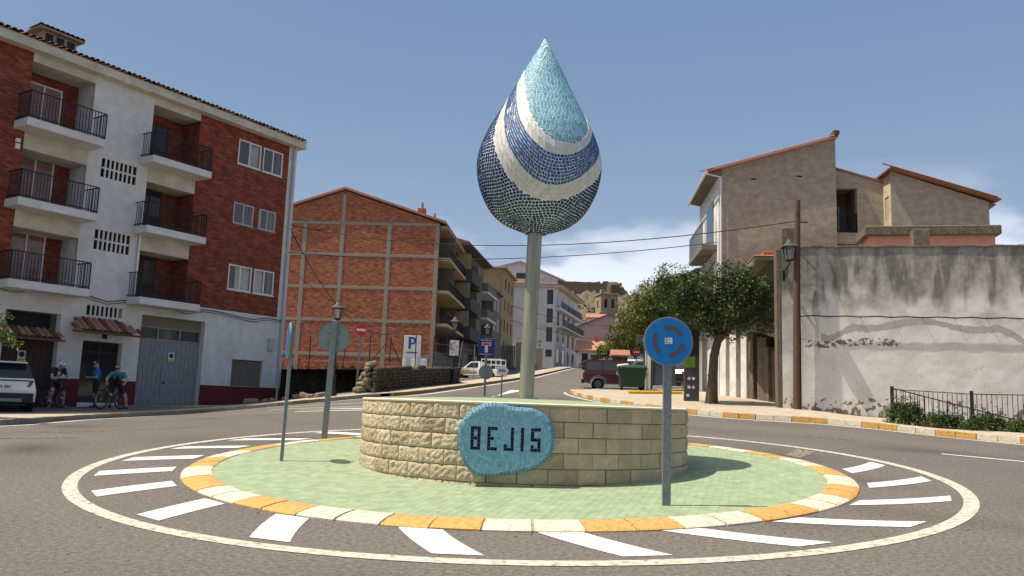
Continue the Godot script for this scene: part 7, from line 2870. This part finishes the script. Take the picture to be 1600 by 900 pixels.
func person(label: String, at: Vector3, deg: float, j: Dictionary, cols: Dictionary) -> Node3D:
	var o := thing("person", label, "person", at, deg, "")
	var sk: Color = cols.skin
	var top: Color = cols.top
	var top2: Color = cols.top2
	var sh: Color = cols.shorts
	var shoe: Color = cols.shoes
	var sock: Color = cols.get("sock", sk)
	var b := []
	b.append([j.pelvis + j.right * -0.07, j.pelvis + j.right * 0.07, 0.125, 0.125, sh])
	b.append([j.pelvis + j.up * 0.1, j.chest, 0.125, 0.15, top2])
	b.append([j.chest + j.right * -0.06, j.chest + j.right * 0.06, 0.14, 0.14, top])
	b.append([j.sl, j.sr, 0.075, 0.075, top])
	b.append([(j.sl + j.sr) * 0.5, j.head - j.hup * 0.06, 0.06, 0.052, sk])
	b.append([j.head - j.hup * 0.03 + j.face * 0.015, j.head + j.hup * 0.06, 0.082, 0.092, sk])
	b.append([j.head - j.hup * 0.085 + j.face * 0.05, j.head - j.hup * 0.06 + j.face * 0.045, 0.035, 0.045, sk])
	b.append([j.head + j.face * 0.1 - j.hup * 0.01, j.head + j.face * 0.112 - j.hup * 0.03, 0.014, 0.02, sk])
	for s in [-1.0, 1.0]:
		var e: Vector3 = j.head + j.hside * s * 0.088
		b.append([e + j.hup * 0.02, e - j.hup * 0.025, 0.016, 0.013, sk])
	for s in ["l", "r"]:
		var sgn := -1.0 if s == "l" else 1.0
		var shd: Vector3 = j["s" + s]
		var el: Vector3 = j["e" + s]
		var wr: Vector3 = j["w" + s]
		b.append([shd, shd.lerp(el, 0.6), 0.068, 0.056, top])
		b.append([shd.lerp(el, 0.6), el, 0.047, 0.042, sk])
		b.append([el, wr, 0.042, 0.028, sk])
		var hp: Vector3 = j.pelvis + j.right * sgn * 0.1 - j.up * 0.03
		var kn: Vector3 = j["k" + s]
		var an: Vector3 = j["a" + s]
		b.append([hp, hp.lerp(kn, 0.75), 0.105, 0.082, sh])
		b.append([hp.lerp(kn, 0.75), kn, 0.068, 0.058, sk])
		b.append([kn, kn.lerp(an, 0.35), 0.056, 0.06, sk])
		b.append([kn.lerp(an, 0.35), an, 0.06, 0.038, sk])
		b.append([kn.lerp(an, 0.8), an, 0.043, 0.041, sock])
		var tt: Vector3 = j["t" + s]
		b.append([an - Vector3(0, 0.035, 0) - (tt - an).normalized() * 0.04, tt, 0.043, 0.036, shoe])
	var g := Geo.new()
	skin_mesh(b, 0.035, 0.021, g)
	for s in ["l", "r"]:
		var wr: Vector3 = j["w" + s]
		var dir: Vector3 = (wr - j["e" + s]).normalized()
		if j.has("hd" + s):
			dir = j["hd" + s]
		var pn: Vector3 = j.get("pn" + s, Vector3(0, -1, 0))
		pn = (pn - dir * pn.dot(dir)).normalized()
		hand(g, wr, dir, pn, j.get("curl", 0.5), -1.0 if s == "l" else 1.0, cols.get("glove", sk))
	# eyes and mouth as small relief
	for s in [-1.0, 1.0]:
		g.col = Color(0.02, 0.015, 0.012)
		var ey: Vector3 = j.head + j.hside * s * 0.034 + j.face * 0.094 + j.hup * 0.012
		g.box(Transform3D(Basis(j.hside, j.hup, j.face), ey), Vector3(0.022, 0.01, 0.01), 0.003)
	g.col = Color(0.2, 0.07, 0.06)
	g.box(Transform3D(Basis(j.hside, j.hup, j.face), j.head + j.face * 0.098 - j.hup * 0.062), Vector3(0.04, 0.008, 0.01), 0.002)
	part(o, "body", g, M.skin)
	# hair or helmet
	g = Geo.new()
	var hm := Transform3D(Basis(j.hside, j.hup, j.hside.cross(j.hup)), j.head + j.hup * 0.045 - j.face * 0.012)
	var big := 1.16 if cols.has("helmet") else 1.0
	for ring in 6:
		for s in 16:
			var q := []
			for c in [[0, 0], [1, 0], [1, 1], [0, 1]]:
				var th: float = (ring + c[1]) / 6.0 * 1.75
				var ph: float = TAU * (s + c[0]) / 16.0
				var r := 0.108 * big
				q.append(hm * Vector3(sin(th) * cos(ph) * r * 0.9, cos(th) * r, sin(th) * sin(ph) * r * (1.15 if cols.has("helmet") else 1.02)))
			g.quad(q[0], q[1], q[2], q[3], (q[0] + q[2]) * 0.5 - hm.origin + j.hup * 0.01)
	var hp2 := part(o, "helmet" if cols.has("helmet") else "hair", g, cols.get("helmet", M.dark_wood))
	if cols.has("helmet"):
		g = Geo.new()
		for k in 5:
			g.bar(hm * Vector3(-0.07 + k * 0.035, 0.1 - absf(k - 2) * 0.012, 0.1), hm * Vector3(-0.07 + k * 0.035, 0.105 - absf(k - 2) * 0.012, -0.1), 0.012, 0.03)
		part(hp2, "vent", g, M.dark_plastic)
	return o


func frame_dirs(j: Dictionary, face: Vector3) -> void:
	var f := face.normalized()
	j.face = f
	j.hside = Vector3.UP.cross(f).normalized()
	j.hup = f.cross(j.hside).normalized()
	if not j.has("up"):
		j.up = Vector3.UP
	j.right = (j.sr - j.sl).normalized()


func bicycle(label: String, at: Vector3, deg: float, lean := 0.0) -> void:
	# +x is forward
	var v := thing("bicycle", label, "bicycle", at, deg, "")
	v.rotation_degrees.x = lean
	for x in [-0.5, 0.52]:
		var g := Geo.new()
		var prof := []
		for k in 9:
			var a := TAU * k / 8.0
			prof.append(Vector2(0.335 + cos(a) * 0.022, sin(a) * 0.022))
		g.lathe(prof, 36, Transform3D(Basis(Vector3(1, 0, 0), Vector3(0, 0, 1), Vector3(0, -1, 0)), Vector3(x, 0.357, 0)))
		var wh := part(v, "wheel", g, M.rubber)
		g = Geo.new()
		var p2 := []
		for k in 7:
			var a := TAU * k / 6.0
			p2.append(Vector2(0.305 + cos(a) * 0.012, sin(a) * 0.014))
		g.lathe(p2, 36, Transform3D(Basis(Vector3(1, 0, 0), Vector3(0, 0, 1), Vector3(0, -1, 0)), Vector3(x, 0.357, 0)))
		part(wh, "rim", g, M.grey_plastic)
		g = Geo.new()
		for k in 18:
			var a := TAU * k / 18.0
			g.bar(Vector3(x, 0.357, 0.02 if k % 2 else -0.02), Vector3(x + cos(a) * 0.3, 0.357 + sin(a) * 0.3, 0), 0.003, 0.003)
		part(wh, "spokes", g, M.galvanised)
		g = Geo.new()
		g.tube([Vector3(x, 0.357, -0.05), Vector3(x, 0.357, 0.05)], [0.025], 10)
		part(wh, "hub", g, M.chrome)
	var fr := Geo.new()
	var bb := Vector3(-0.08, 0.29, 0)
	var seat := Vector3(-0.22, 0.82, 0)
	var head := Vector3(0.33, 0.86, 0)
	var head2 := Vector3(0.36, 0.72, 0)
	fr.tube([bb, seat], [0.018], 8)
	fr.tube([seat + Vector3(0.01, -0.06, 0), head], [0.019], 8)
	fr.tube([bb, head2], [0.024], 8)
	fr.tube([head + Vector3(-0.01, 0.05, 0), head2], [0.024], 8)
	for s in [-0.06, 0.06]:
		fr.tube([bb, Vector3(-0.5, 0.357, s)], [0.011], 6)
		fr.tube([seat, Vector3(-0.5, 0.357, s)], [0.01], 6)
		fr.tube([head2 + Vector3(0, 0, s * 0.6), Vector3(0.52, 0.357, s)], [0.016], 6)
	part(v, "frame", fr, M.dark_paint)
	var g := Geo.new()
	g.tube([head + Vector3(0.06, 0.12, -0.34), head + Vector3(0.05, 0.11, -0.1), head + Vector3(-0.01, 0.09, 0), head + Vector3(0.05, 0.11, 0.1), head + Vector3(0.06, 0.12, 0.34)], [0.014], 8)
	g.tube([head, head + Vector3(-0.01, 0.09, 0)], [0.016], 8)
	var hb := part(v, "handlebar", g, M.dark_plastic)
	for s in [-1.0, 1.0]:
		g = Geo.new()
		g.tube([head + Vector3(0.06, 0.12, s * 0.22), head + Vector3(0.06, 0.12, s * 0.35)], [0.019], 8)
		part(hb, "grip", g, M.rubber)
	g = Geo.new()
	g.tube([seat, seat + Vector3(-0.03, 0.12, 0)], [0.014], 8)
	g.box(tf(seat + Vector3(-0.02, 0.14, 0)), Vector3(0.26, 0.05, 0.13), 0.022)
	part(v, "saddle", g, M.dark_plastic)
	g = Geo.new()
	g.tube([bb + Vector3(0, 0, 0.05), bb + Vector3(0, 0, 0.06)], [0.09], 20)
	g.bar(bb + Vector3(0, 0, 0.07), bb + Vector3(0.1, -0.13, 0.07), 0.02, 0.015)
	g.bar(bb + Vector3(0, 0, -0.07), bb + Vector3(-0.1, 0.13, -0.07), 0.02, 0.015)
	g.box(tf(bb + Vector3(0.1, -0.13, 0.12)), Vector3(0.09, 0.02, 0.08), 0.005)
	g.box(tf(bb + Vector3(-0.1, 0.13, -0.12)), Vector3(0.09, 0.02, 0.08), 0.005)
	part(v, "crank", g, M.galvanised)


func people() -> void:
	var skin := Color(0.42, 0.25, 0.17)
	# standing man in the blue jersey, looking at what he holds
	var j := {"pelvis": Vector3(0, 0.95, 0), "chest": Vector3(0, 1.28, 0.02), "sl": Vector3(-0.17, 1.42, 0.0), "sr": Vector3(0.17, 1.42, 0.0), "head": Vector3(0, 1.62, 0.06), "el": Vector3(-0.25, 1.14, 0.03), "er": Vector3(0.25, 1.14, 0.03), "wl": Vector3(-0.09, 1.12, 0.27), "wr": Vector3(0.09, 1.13, 0.26), "kl": Vector3(-0.14, 0.5, 0.03), "kr": Vector3(0.15, 0.5, 0.02), "al": Vector3(-0.17, 0.09, -0.02), "ar": Vector3(0.19, 0.09, -0.03), "tl": Vector3(-0.2, 0.045, 0.15), "tr": Vector3(0.24, 0.045, 0.13), "pnl": Vector3(0.3, 0.9, 0.2), "pnr": Vector3(-0.3, 0.9, 0.2)}
	frame_dirs(j, Vector3(0, -0.45, 1))
	person("person in a bright blue jersey and black shorts standing in the doorway", Vector3(-15.55, 0.98, -31.2), -62.0, j, {"skin": skin, "top": Color(0.02, 0.12, 0.42), "top2": Color(0.018, 0.11, 0.4), "shorts": Color(0.012, 0.012, 0.014), "shoes": Color(0.03, 0.03, 0.03)})
	var g := Geo.new()
	g.box(Transform3D(Basis.from_euler(Vector3(-0.7, deg_to_rad(-62), 0)), Vector3(-15.55, 0.98, -31.2) + Basis.from_euler(Vector3(0, deg_to_rad(-62), 0)) * Vector3(0.0, 1.16, 0.37)), Vector3(0.16, 0.012, 0.1), 0.004)
	single("phone", g, M.sign_white, "white phone held by the person in the bright blue jersey", "phone")
	# rider leaning on the bars, bike towards the camera
	var ba := Vector3(-14.35, 0.97, -30.3)
	bicycle("mountain bike seen from the front under the person in teal", ba + Vector3(-0.1, 0, 0.1), -105.0)
	j = {"pelvis": Vector3(-0.05, 0.94, -0.36), "chest": Vector3(0.0, 1.2, -0.1), "up": Vector3(0.1, 0.78, 0.62).normalized(), "sl": Vector3(-0.19, 1.3, 0.02), "sr": Vector3(0.19, 1.3, 0.02), "head": Vector3(0.0, 1.46, 0.16), "el": Vector3(-0.34, 1.1, 0.1), "er": Vector3(0.34, 1.1, 0.1), "wl": Vector3(-0.3, 0.98, 0.3), "wr": Vector3(0.3, 0.98, 0.3), "kl": Vector3(-0.2, 0.5, -0.12), "kr": Vector3(0.3, 0.5, -0.16), "al": Vector3(-0.2, 0.12, -0.28), "ar": Vector3(0.36, 0.09, -0.22), "tl": Vector3(-0.2, 0.08, -0.1), "tr": Vector3(0.4, 0.045, -0.04), "curl": 0.9}
	frame_dirs(j, Vector3(-0.35, -0.5, 1))
	person("person in a teal and black jersey leaning over the bars of a mountain bike", ba, 18.0, j, {"skin": skin, "top": Color(0.03, 0.19, 0.28), "top2": Color(0.015, 0.018, 0.022), "shorts": Color(0.012, 0.012, 0.014), "shoes": Color(0.02, 0.02, 0.02)})
	# rider with the white helmet, one foot down
	var bc := Vector3(-16.25, 0.97, -29.6)
	bicycle("dark bicycle straddled by the person in the white helmet", bc, -32.0, -4.0)
	j = {"pelvis": Vector3(0.0, 0.98, -0.12), "chest": Vector3(0.0, 1.25, 0.08), "up": Vector3(0, 0.8, 0.6).normalized(), "sl": Vector3(-0.19, 1.36, 0.17), "sr": Vector3(0.19, 1.36, 0.17), "head": Vector3(0.02, 1.52, 0.32), "el": Vector3(-0.28, 1.12, 0.28), "er": Vector3(0.28, 1.12, 0.28), "wl": Vector3(-0.29, 0.99, 0.42), "wr": Vector3(0.29, 0.99, 0.42), "kl": Vector3(-0.16, 0.62, 0.22), "kr": Vector3(0.3, 0.5, 0.12), "al": Vector3(-0.15, 0.26, 0.04), "ar": Vector3(0.38, 0.09, 0.02), "tl": Vector3(-0.15, 0.21, 0.2), "tr": Vector3(0.4, 0.045, 0.18), "curl": 0.9}
	frame_dirs(j, Vector3(0.3, -0.35, 1))
	person("person in a black and white jersey and white helmet astride a bicycle", bc, 58.0, j, {"skin": skin, "top": Color(0.02, 0.02, 0.022), "top2": Color(0.5, 0.5, 0.5), "shorts": Color(0.012, 0.012, 0.014), "shoes": Color(0.35, 0.35, 0.35), "sock": Color(0.5, 0.5, 0.5), "glove": Color(0.02, 0.02, 0.02), "helmet": M.cloth_white})


# ---------------------------------------------------------------- trees and plants
func leaf_clump(count: int, spread: float, size: float) -> ArrayMesh:
	var g := Geo.new()
	for k in count:
		var p := Vector3(rf(-1, 1), rf(-1, 1), rf(-1, 1)).normalized() * spread * pow(rng.randf(), 0.5)
		var b := Basis.from_euler(Vector3(rf(-1.1, 1.1), rf(-PI, PI), rf(-0.8, 0.8)))
		var l := size * rf(0.75, 1.25)
		var w := l * 0.42
		var a := p - b.z * l * 0.5
		var e := p + b.z * l * 0.5
		var nn := b.y
		g.tri(a, p + b.x * w * 0.5 + nn * 0.01, e, nn)
		g.tri(a, e, p - b.x * w * 0.5 + nn * 0.01, nn)
	return g.mesh()


func tree(called: String, label: String, at: Vector3, trunk: Array, radius: float, blobs: Array, clumps: int, spread: float, size: float, cols: Array, per := 14) -> void:
	var t := thing(called, label, "tree", at)
	var g := Geo.new()
	g.tube(trunk, range(trunk.size()).map(func(k): return radius * (1.25 if k == 0 else 1.0 - 0.4 * k / trunk.size())), 10)
	var top: Vector3 = trunk[-1]
	for b in blobs:
		var c: Vector3 = b[0]
		var mid := top.lerp(c, 0.5) + Vector3(rf(-0.2, 0.2), -0.1, rf(-0.2, 0.2))
		g.tube([top - Vector3(0, 0.25, 0), mid, c], [radius * 0.5, radius * 0.3, 0.02], 7)
		for k in 3:
			var e: Vector3 = c + Vector3(rf(-1, 1), rf(-0.3, 1), rf(-1, 1)).normalized() * b[1] * 0.8
			g.tube([mid.lerp(c, 0.4 * k), (mid + e) * 0.5 + Vector3(0, 0.1, 0), e], [radius * 0.16, radius * 0.1, 0.01], 5)
	part(t, "trunk", g, M.bark)
	var xs := []
	var cc := []
	var vol := 0.0
	for b in blobs:
		vol += b[1] * b[1]
	for b in blobs:
		var n := int(clumps * b[1] * b[1] / vol)
		for k in n:
			var d := Vector3(rf(-1, 1), rf(-0.8, 1), rf(-1, 1))
			d = d.normalized() * pow(rng.randf(), 0.38)
			var p: Vector3 = b[0] + d * b[1] * Vector3(1, b[2] if b.size() > 2 else 0.85, 1)
			xs.append(Transform3D(Basis.from_euler(Vector3(rf(-0.6, 0.6), rf(-PI, PI), rf(-0.6, 0.6))).scaled(Vector3.ONE * rf(0.7, 1.25)), p))
			var col: Color = cols[rng.randi() % cols.size()]
			var f := rf(0.75, 1.3)
			cc.append(Color(col.r * f, col.g * f, col.b * f))
	scatter(t, "crown", leaf_clump(per, spread, size), M.leaf, xs, cc)


func greenery() -> void:
	var dark := [Color(0.034, 0.064, 0.016), Color(0.045, 0.08, 0.02), Color(0.028, 0.052, 0.014), Color(0.075, 0.105, 0.028)]
	var olive := [Color(0.14, 0.17, 0.038), Color(0.185, 0.20, 0.045), Color(0.09, 0.12, 0.03), Color(0.21, 0.19, 0.05)]
	# the big tree by the totem
	tree("street_tree", "large dark green tree with a leaning trunk beside the totem", gp(7.15, -29.1, 0.1), [Vector3(0, -0.1, 0), Vector3(0.06, 0.9, 0), Vector3(0.1, 1.7, 0), Vector3(0.3, 2.5, 0.0)], 0.19, [[Vector3(0.2, 4.0, 0), 1.35], [Vector3(-0.95, 3.75, 0.2), 1.05], [Vector3(-0.6, 2.95, 0.3), 0.95, 0.7], [Vector3(1.05, 3.8, 0.2), 1.05], [Vector3(1.55, 3.2, 0.0), 0.95], [Vector3(1.9, 4.1, -0.2), 0.75], [Vector3(0.5, 2.9, 0.5), 0.95, 0.75], [Vector3(0.0, 3.7, -1.0), 1.2], [Vector3(-1.35, 4.15, -0.4), 0.85], [Vector3(0.9, 4.6, -0.1), 0.7]], 1500, 0.2, 0.115, dark)
	# paler trees further up
	tree("street_tree", "yellow green tree left of the big dark tree", gp(7.4, -43.5, 0.1), [Vector3(0, -0.1, 0), Vector3(0.05, 1.2, 0), Vector3(-0.05, 2.6, 0)], 0.15, [[Vector3(-0.3, 4.0, 0), 1.5], [Vector3(-1.0, 3.4, 0.2), 0.85], [Vector3(1.1, 4.4, 0), 1.4], [Vector3(0.3, 5.0, -0.3), 1.1], [Vector3(1.6, 5.5, -0.4), 0.9]], 1100, 0.24, 0.13, olive)
	tree("street_tree", "bushy olive green tree above the parked cars", gp(9.3, -61.0, 0.1), [Vector3(0, -0.1, 0), Vector3(0.0, 1.2, 0), Vector3(0.1, 2.4, 0)], 0.15, [[Vector3(-0.9, 3.0, 0), 1.4], [Vector3(0.6, 3.6, 0), 1.7], [Vector3(0.3, 4.2, 0), 1.1], [Vector3(-1.7, 2.4, 0), 0.7], [Vector3(1.8, 4.6, 0), 1.3]], 900, 0.28, 0.17, olive + dark)
	tree("street_tree", "dark green tree in front of the small white house", gp(10.9, -84.0, 0.1), [Vector3(0, -0.1, 0), Vector3(0, 1.0, 0), Vector3(0, 2.0, 0)], 0.15, [[Vector3(-1.2, 2.3, 0), 0.9], [Vector3(0.4, 2.6, 0), 1.1], [Vector3(2.0, 3.0, 0), 1.4]], 600, 0.34, 0.22, dark + olive)
	tree("street_tree", "sparse pale tree whose twigs show above the yellow green tree", gp(10.2, -47.5, 0.1), [Vector3(0, -0.1, 0), Vector3(0, 1.8, 0), Vector3(-0.2, 3.5, 0)], 0.14, [[Vector3(-0.9, 6.3, 0), 1.2], [Vector3(0.2, 5.4, 0), 1.4], [Vector3(-1.4, 5.3, 0), 1.0], [Vector3(0.9, 6.0, 0.2), 1.0]], 260, 0.3, 0.13, [Color(0.17, 0.19, 0.07), Color(0.12, 0.15, 0.05)])
	tree("street_tree", "dark tree trunk and crown behind the information totem", gp(9.0, -41.6, 0.1), [Vector3(0, -0.1, 0), Vector3(0.05, 1.5, 0), Vector3(0.0, 2.8, 0)], 0.17, [[Vector3(0.0, 4.0, 0), 1.5], [Vector3(1.2, 4.2, 0), 1.2], [Vector3(-1.0, 4.4, 0), 1.2]], 600, 0.26, 0.15, dark)
	# branch reaching in from the left edge
	tree("street_tree", "light green tree reaching into the picture from the left edge", gp(-14.6, -20.2, 0.1), [Vector3(0, -0.1, 0), Vector3(0.0, 1.0, 0), Vector3(0.1, 1.7, 0)], 0.1, [[Vector3(0.2, 2.5, 0), 1.1], [Vector3(1.0, 2.2, 0.1), 0.8], [Vector3(1.7, 2.35, 0.0), 0.55], [Vector3(2.1, 2.0, 0.0), 0.4], [Vector3(-0.9, 2.5, 0.0), 1.0], [Vector3(1.2, 1.75, 0.2), 0.5]], 620, 0.15, 0.1, [Color(0.14, 0.17, 0.045), Color(0.18, 0.2, 0.06), Color(0.1, 0.14, 0.035)])
	# shrubs along the iron fence
	var look := ["broad dense shrub at the left end of the iron fence", "low shrub left of the fence's middle post", "small leafy shrub before the fence's middle post", "low spreading shrub right of the middle post", "straggly tall-stemmed shrub in front of the ramp rail", "leafy shrub before the right-hand fence post", "shrub at the right edge of the planted bed"]
	for k in 7:
		var f := k / 6.0
		var p := Vector2(10.95, -22.75).lerp(Vector2(15.4, -18.9), f)
		var hgt: float = [0.58, 0.32, 0.32, 0.22, 0.26, 0.3, 0.34][k]
		var t := thing("shrub", look[k], "shrub", gp(p.x, p.y, 0.13), 0.0)
		var g := Geo.new()
		for s in 7:
			g.tube([Vector3(rf(-0.1, 0.1), -0.05, rf(-0.1, 0.1)), Vector3(rf(-0.25, 0.25), hgt * 0.6, rf(-0.2, 0.2)), Vector3(rf(-0.45, 0.45), hgt * rf(0.9, 1.35), rf(-0.3, 0.3))], [0.012, 0.009, 0.004], 5)
		part(t, "stems", g, M.bark)
		var xs := []
		var cc := []
		for s in 210:
			var a := rf(-PI, PI)
			var r := pow(rng.randf(), 0.5) * 0.62
			var y := rf(0.02, 1.0)
			xs.append(Transform3D(Basis.from_euler(Vector3(rf(-0.5, 0.5), rf(-PI, PI), rf(-0.5, 0.5))).scaled(Vector3.ONE * rf(0.7, 1.2)), Vector3(cos(a) * r * (1.15 - 0.55 * y), y * hgt * (1.0 if s % 6 else 1.35), sin(a) * r * (0.8 - 0.4 * y))))
			var c: Color = dark[rng.randi() % 4]
			cc.append(c * rf(0.8, 1.4))
		scatter(t, "leaves", leaf_clump(13, 0.1, 0.08), M.leaf, xs, cc)
	# ivy and scrub on the set-back wall, dry grass on the lot
	var xs2 := []
	var cc2 := []
	for k in 240:
		var f := rng.randf()
		var p := Vector2(-6.8, -38.3).lerp(Vector2(-12.6, -42.6), f)
		xs2.append(Transform3D(Basis.from_euler(Vector3(rf(-0.5, 0.5), rf(-PI, PI), 0)), Vector3(p.x + rf(-0.2, 0.3), rf(2.2, 3.35) - absf(rf(-0.4, 0.4)), p.y + rf(-0.2, 0.4))))
		cc2.append(dark[k % 4] * rf(0.5, 1.0))
	var iv := scatter(self, "scrub", leaf_clump(14, 0.2, 0.1), M.leaf, xs2, cc2)
	tag(iv, "dark scrub growing over the set back rubble wall", "scrub")
	var gr := []
	var blade := Geo.new()
	for k in 10:
		var a := rf(-PI, PI)
		var o := Vector3(rf(-0.1, 0.1), 0, rf(-0.1, 0.1))
		blade.tri(o + Vector3(cos(a), 0, sin(a)) * 0.012, o - Vector3(cos(a), 0, sin(a)) * 0.012, o + Vector3(rf(-0.14, 0.14), rf(0.2, 0.42), rf(-0.14, 0.14)), Vector3(sin(a), 0.2, -cos(a)))
	for k in 700:
		var t := rng.randf()
		var p := Vector2(-4.6, -41.5).lerp(Vector2(-2.2, -57.0), t)
		gr.append(Transform3D(Basis.from_euler(Vector3(0, rf(-PI, PI), 0)).scaled(Vector3.ONE * rf(0.6, 1.3)), Vector3(p.x - rf(0, 2.4), maxf(2.95 + t * 0.65, h(p.x, p.y)) + 0.02, p.y)))
	var dg := scatter(self, "dry_grass", blade.mesh(), M.dry_grass, gr)
	tag(dg, "dry yellow grass along the edge of the empty lot", "grass")
	# dark bushes at the foot of the castle
	var bx := []
	var bc := []
	for k in 500:
		var x := rf(-30, 100)
		var z := rf(-330, -262)
		bx.append(Transform3D(Basis.from_euler(Vector3(0, rf(-PI, PI), 0)).scaled(Vector3.ONE * rf(0.7, 1.5)), Vector3(x, 12.5 + 30.0 * ss(-225, -318, z) * (ss(-20, 12, x) * (1.0 - ss(50, 68, x)) * 0.85 + 0.15 * (1.0 - ss(50, 110, x))) + rf(0, 1.0), z)))
		bc.append([Color(0.05, 0.06, 0.025), Color(0.09, 0.085, 0.045)][k % 2] * rf(0.8, 1.3))
	var hb := scatter(self, "hillside_scrub", leaf_clump(26, 1.1, 0.9), M.leaf, bx, bc)
	tag(hb, "dark scrub on the castle hillside", "scrub")


# ---------------------------------------------------------------- sky
func sky_cover() -> ImageTexture:
	# soft fair-weather cloud low over the horizon, all the way round
	var w := 2048
	var hh := 1024
	var im := Image.create(w, hh, false, Image.FORMAT_RGBA8)
	im.fill(Color(0, 0, 0, 0))
	var f := FastNoiseLite.new()
	f.seed = 12
	f.frequency = 1.0
	f.fractal_octaves = 5
	f.fractal_gain = 0.55
	for y in range(380, 512):
		var el := (0.5 - (y + 0.5) / hh) * PI
		for x in w:
			var az := TAU * (x + 0.5) / w
			var n := f.get_noise_3d(cos(az) * 3.6, el * 10.0, sin(az) * 3.6)
			var band := ss(0.0, 0.05, el) * (1.0 - ss(0.15, 0.30, el))
			var a := clampf(ss(0.0, 0.42, n + 0.34 * band - 0.12) * band, 0, 1)
			if a > 0.004:
				im.set_pixel(x, y, Color(0.93, 0.94, 0.96, a * 0.8))
	return ImageTexture.create_from_image(im)


func _ready() -> void:
	rng.seed = 2024
	# camera
	var cam := Camera3D.new()
	cam.position = Vector3(0, 1.7, 0)
	cam.rotation_degrees = Vector3(8.0, 0.0, 2.0)
	cam.fov = 38.74
	cam.near = 0.05
	cam.far = 2000.0
	put(cam, "camera")
	cam.current = true
	# sky and exposure
	var sm := ProceduralSkyMaterial.new()
	sm.sky_top_color = Color(0.135, 0.222, 0.385).linear_to_srgb()
	sm.sky_horizon_color = Color(0.49, 0.59, 0.70).linear_to_srgb()
	sm.sky_curve = 0.14
	sm.ground_bottom_color = Color(0.2, 0.19, 0.17).linear_to_srgb()
	sm.ground_horizon_color = Color(0.4, 0.42, 0.45).linear_to_srgb()
	sm.sun_angle_max = 80.0
	sm.sun_curve = 0.42
	sm.sky_cover = sky_cover()
	sm.sky_cover_modulate = Color(0.8, 0.76, 0.7)
	var sky := Sky.new()
	sky.sky_material = sm
	var env := Environment.new()
	env.background_mode = Environment.BG_SKY
	env.sky = sky
	env.background_energy_multiplier = 0.92
	env.tonemap_mode = Environment.TONE_MAPPER_LINEAR
	env.tonemap_exposure = 1.32
	env.sdfgi_enabled = true
	env.ssao_enabled = true
	env.ssil_enabled = true
	var we := WorldEnvironment.new()
	we.environment = env
	put(we, "environment")
	# sun: high, from the left, almost square to the view
	var sun := DirectionalLight3D.new()
	sun.light_energy = 1.6
	sun.light_color = Color(1.0, 0.955, 0.88)
	sun.light_angular_distance = 0.5
	sun.shadow_enabled = true
	put(sun, "sun")
	var to_sun := Vector3(-cos(deg_to_rad(63.5)) * cos(deg_to_rad(4.0)), sin(deg_to_rad(63.5)), cos(deg_to_rad(63.5)) * sin(deg_to_rad(4.0)))
	sun.look_at_from_position(to_sun * 100.0, Vector3.ZERO)

	materials()
	ground()
	roundabout()
	left_block()
	brick_block()
	street_row()
	white_corner_block()
	far_town()
	grey_house()
	old_wall()
	right_houses()
	stone_terrace()
	plinth()
	drop()
	name_plaque()
	signs_and_lamps()
	island_things()
	fence_and_rail()
	cables()
	vehicles()
	people()
	greenery()
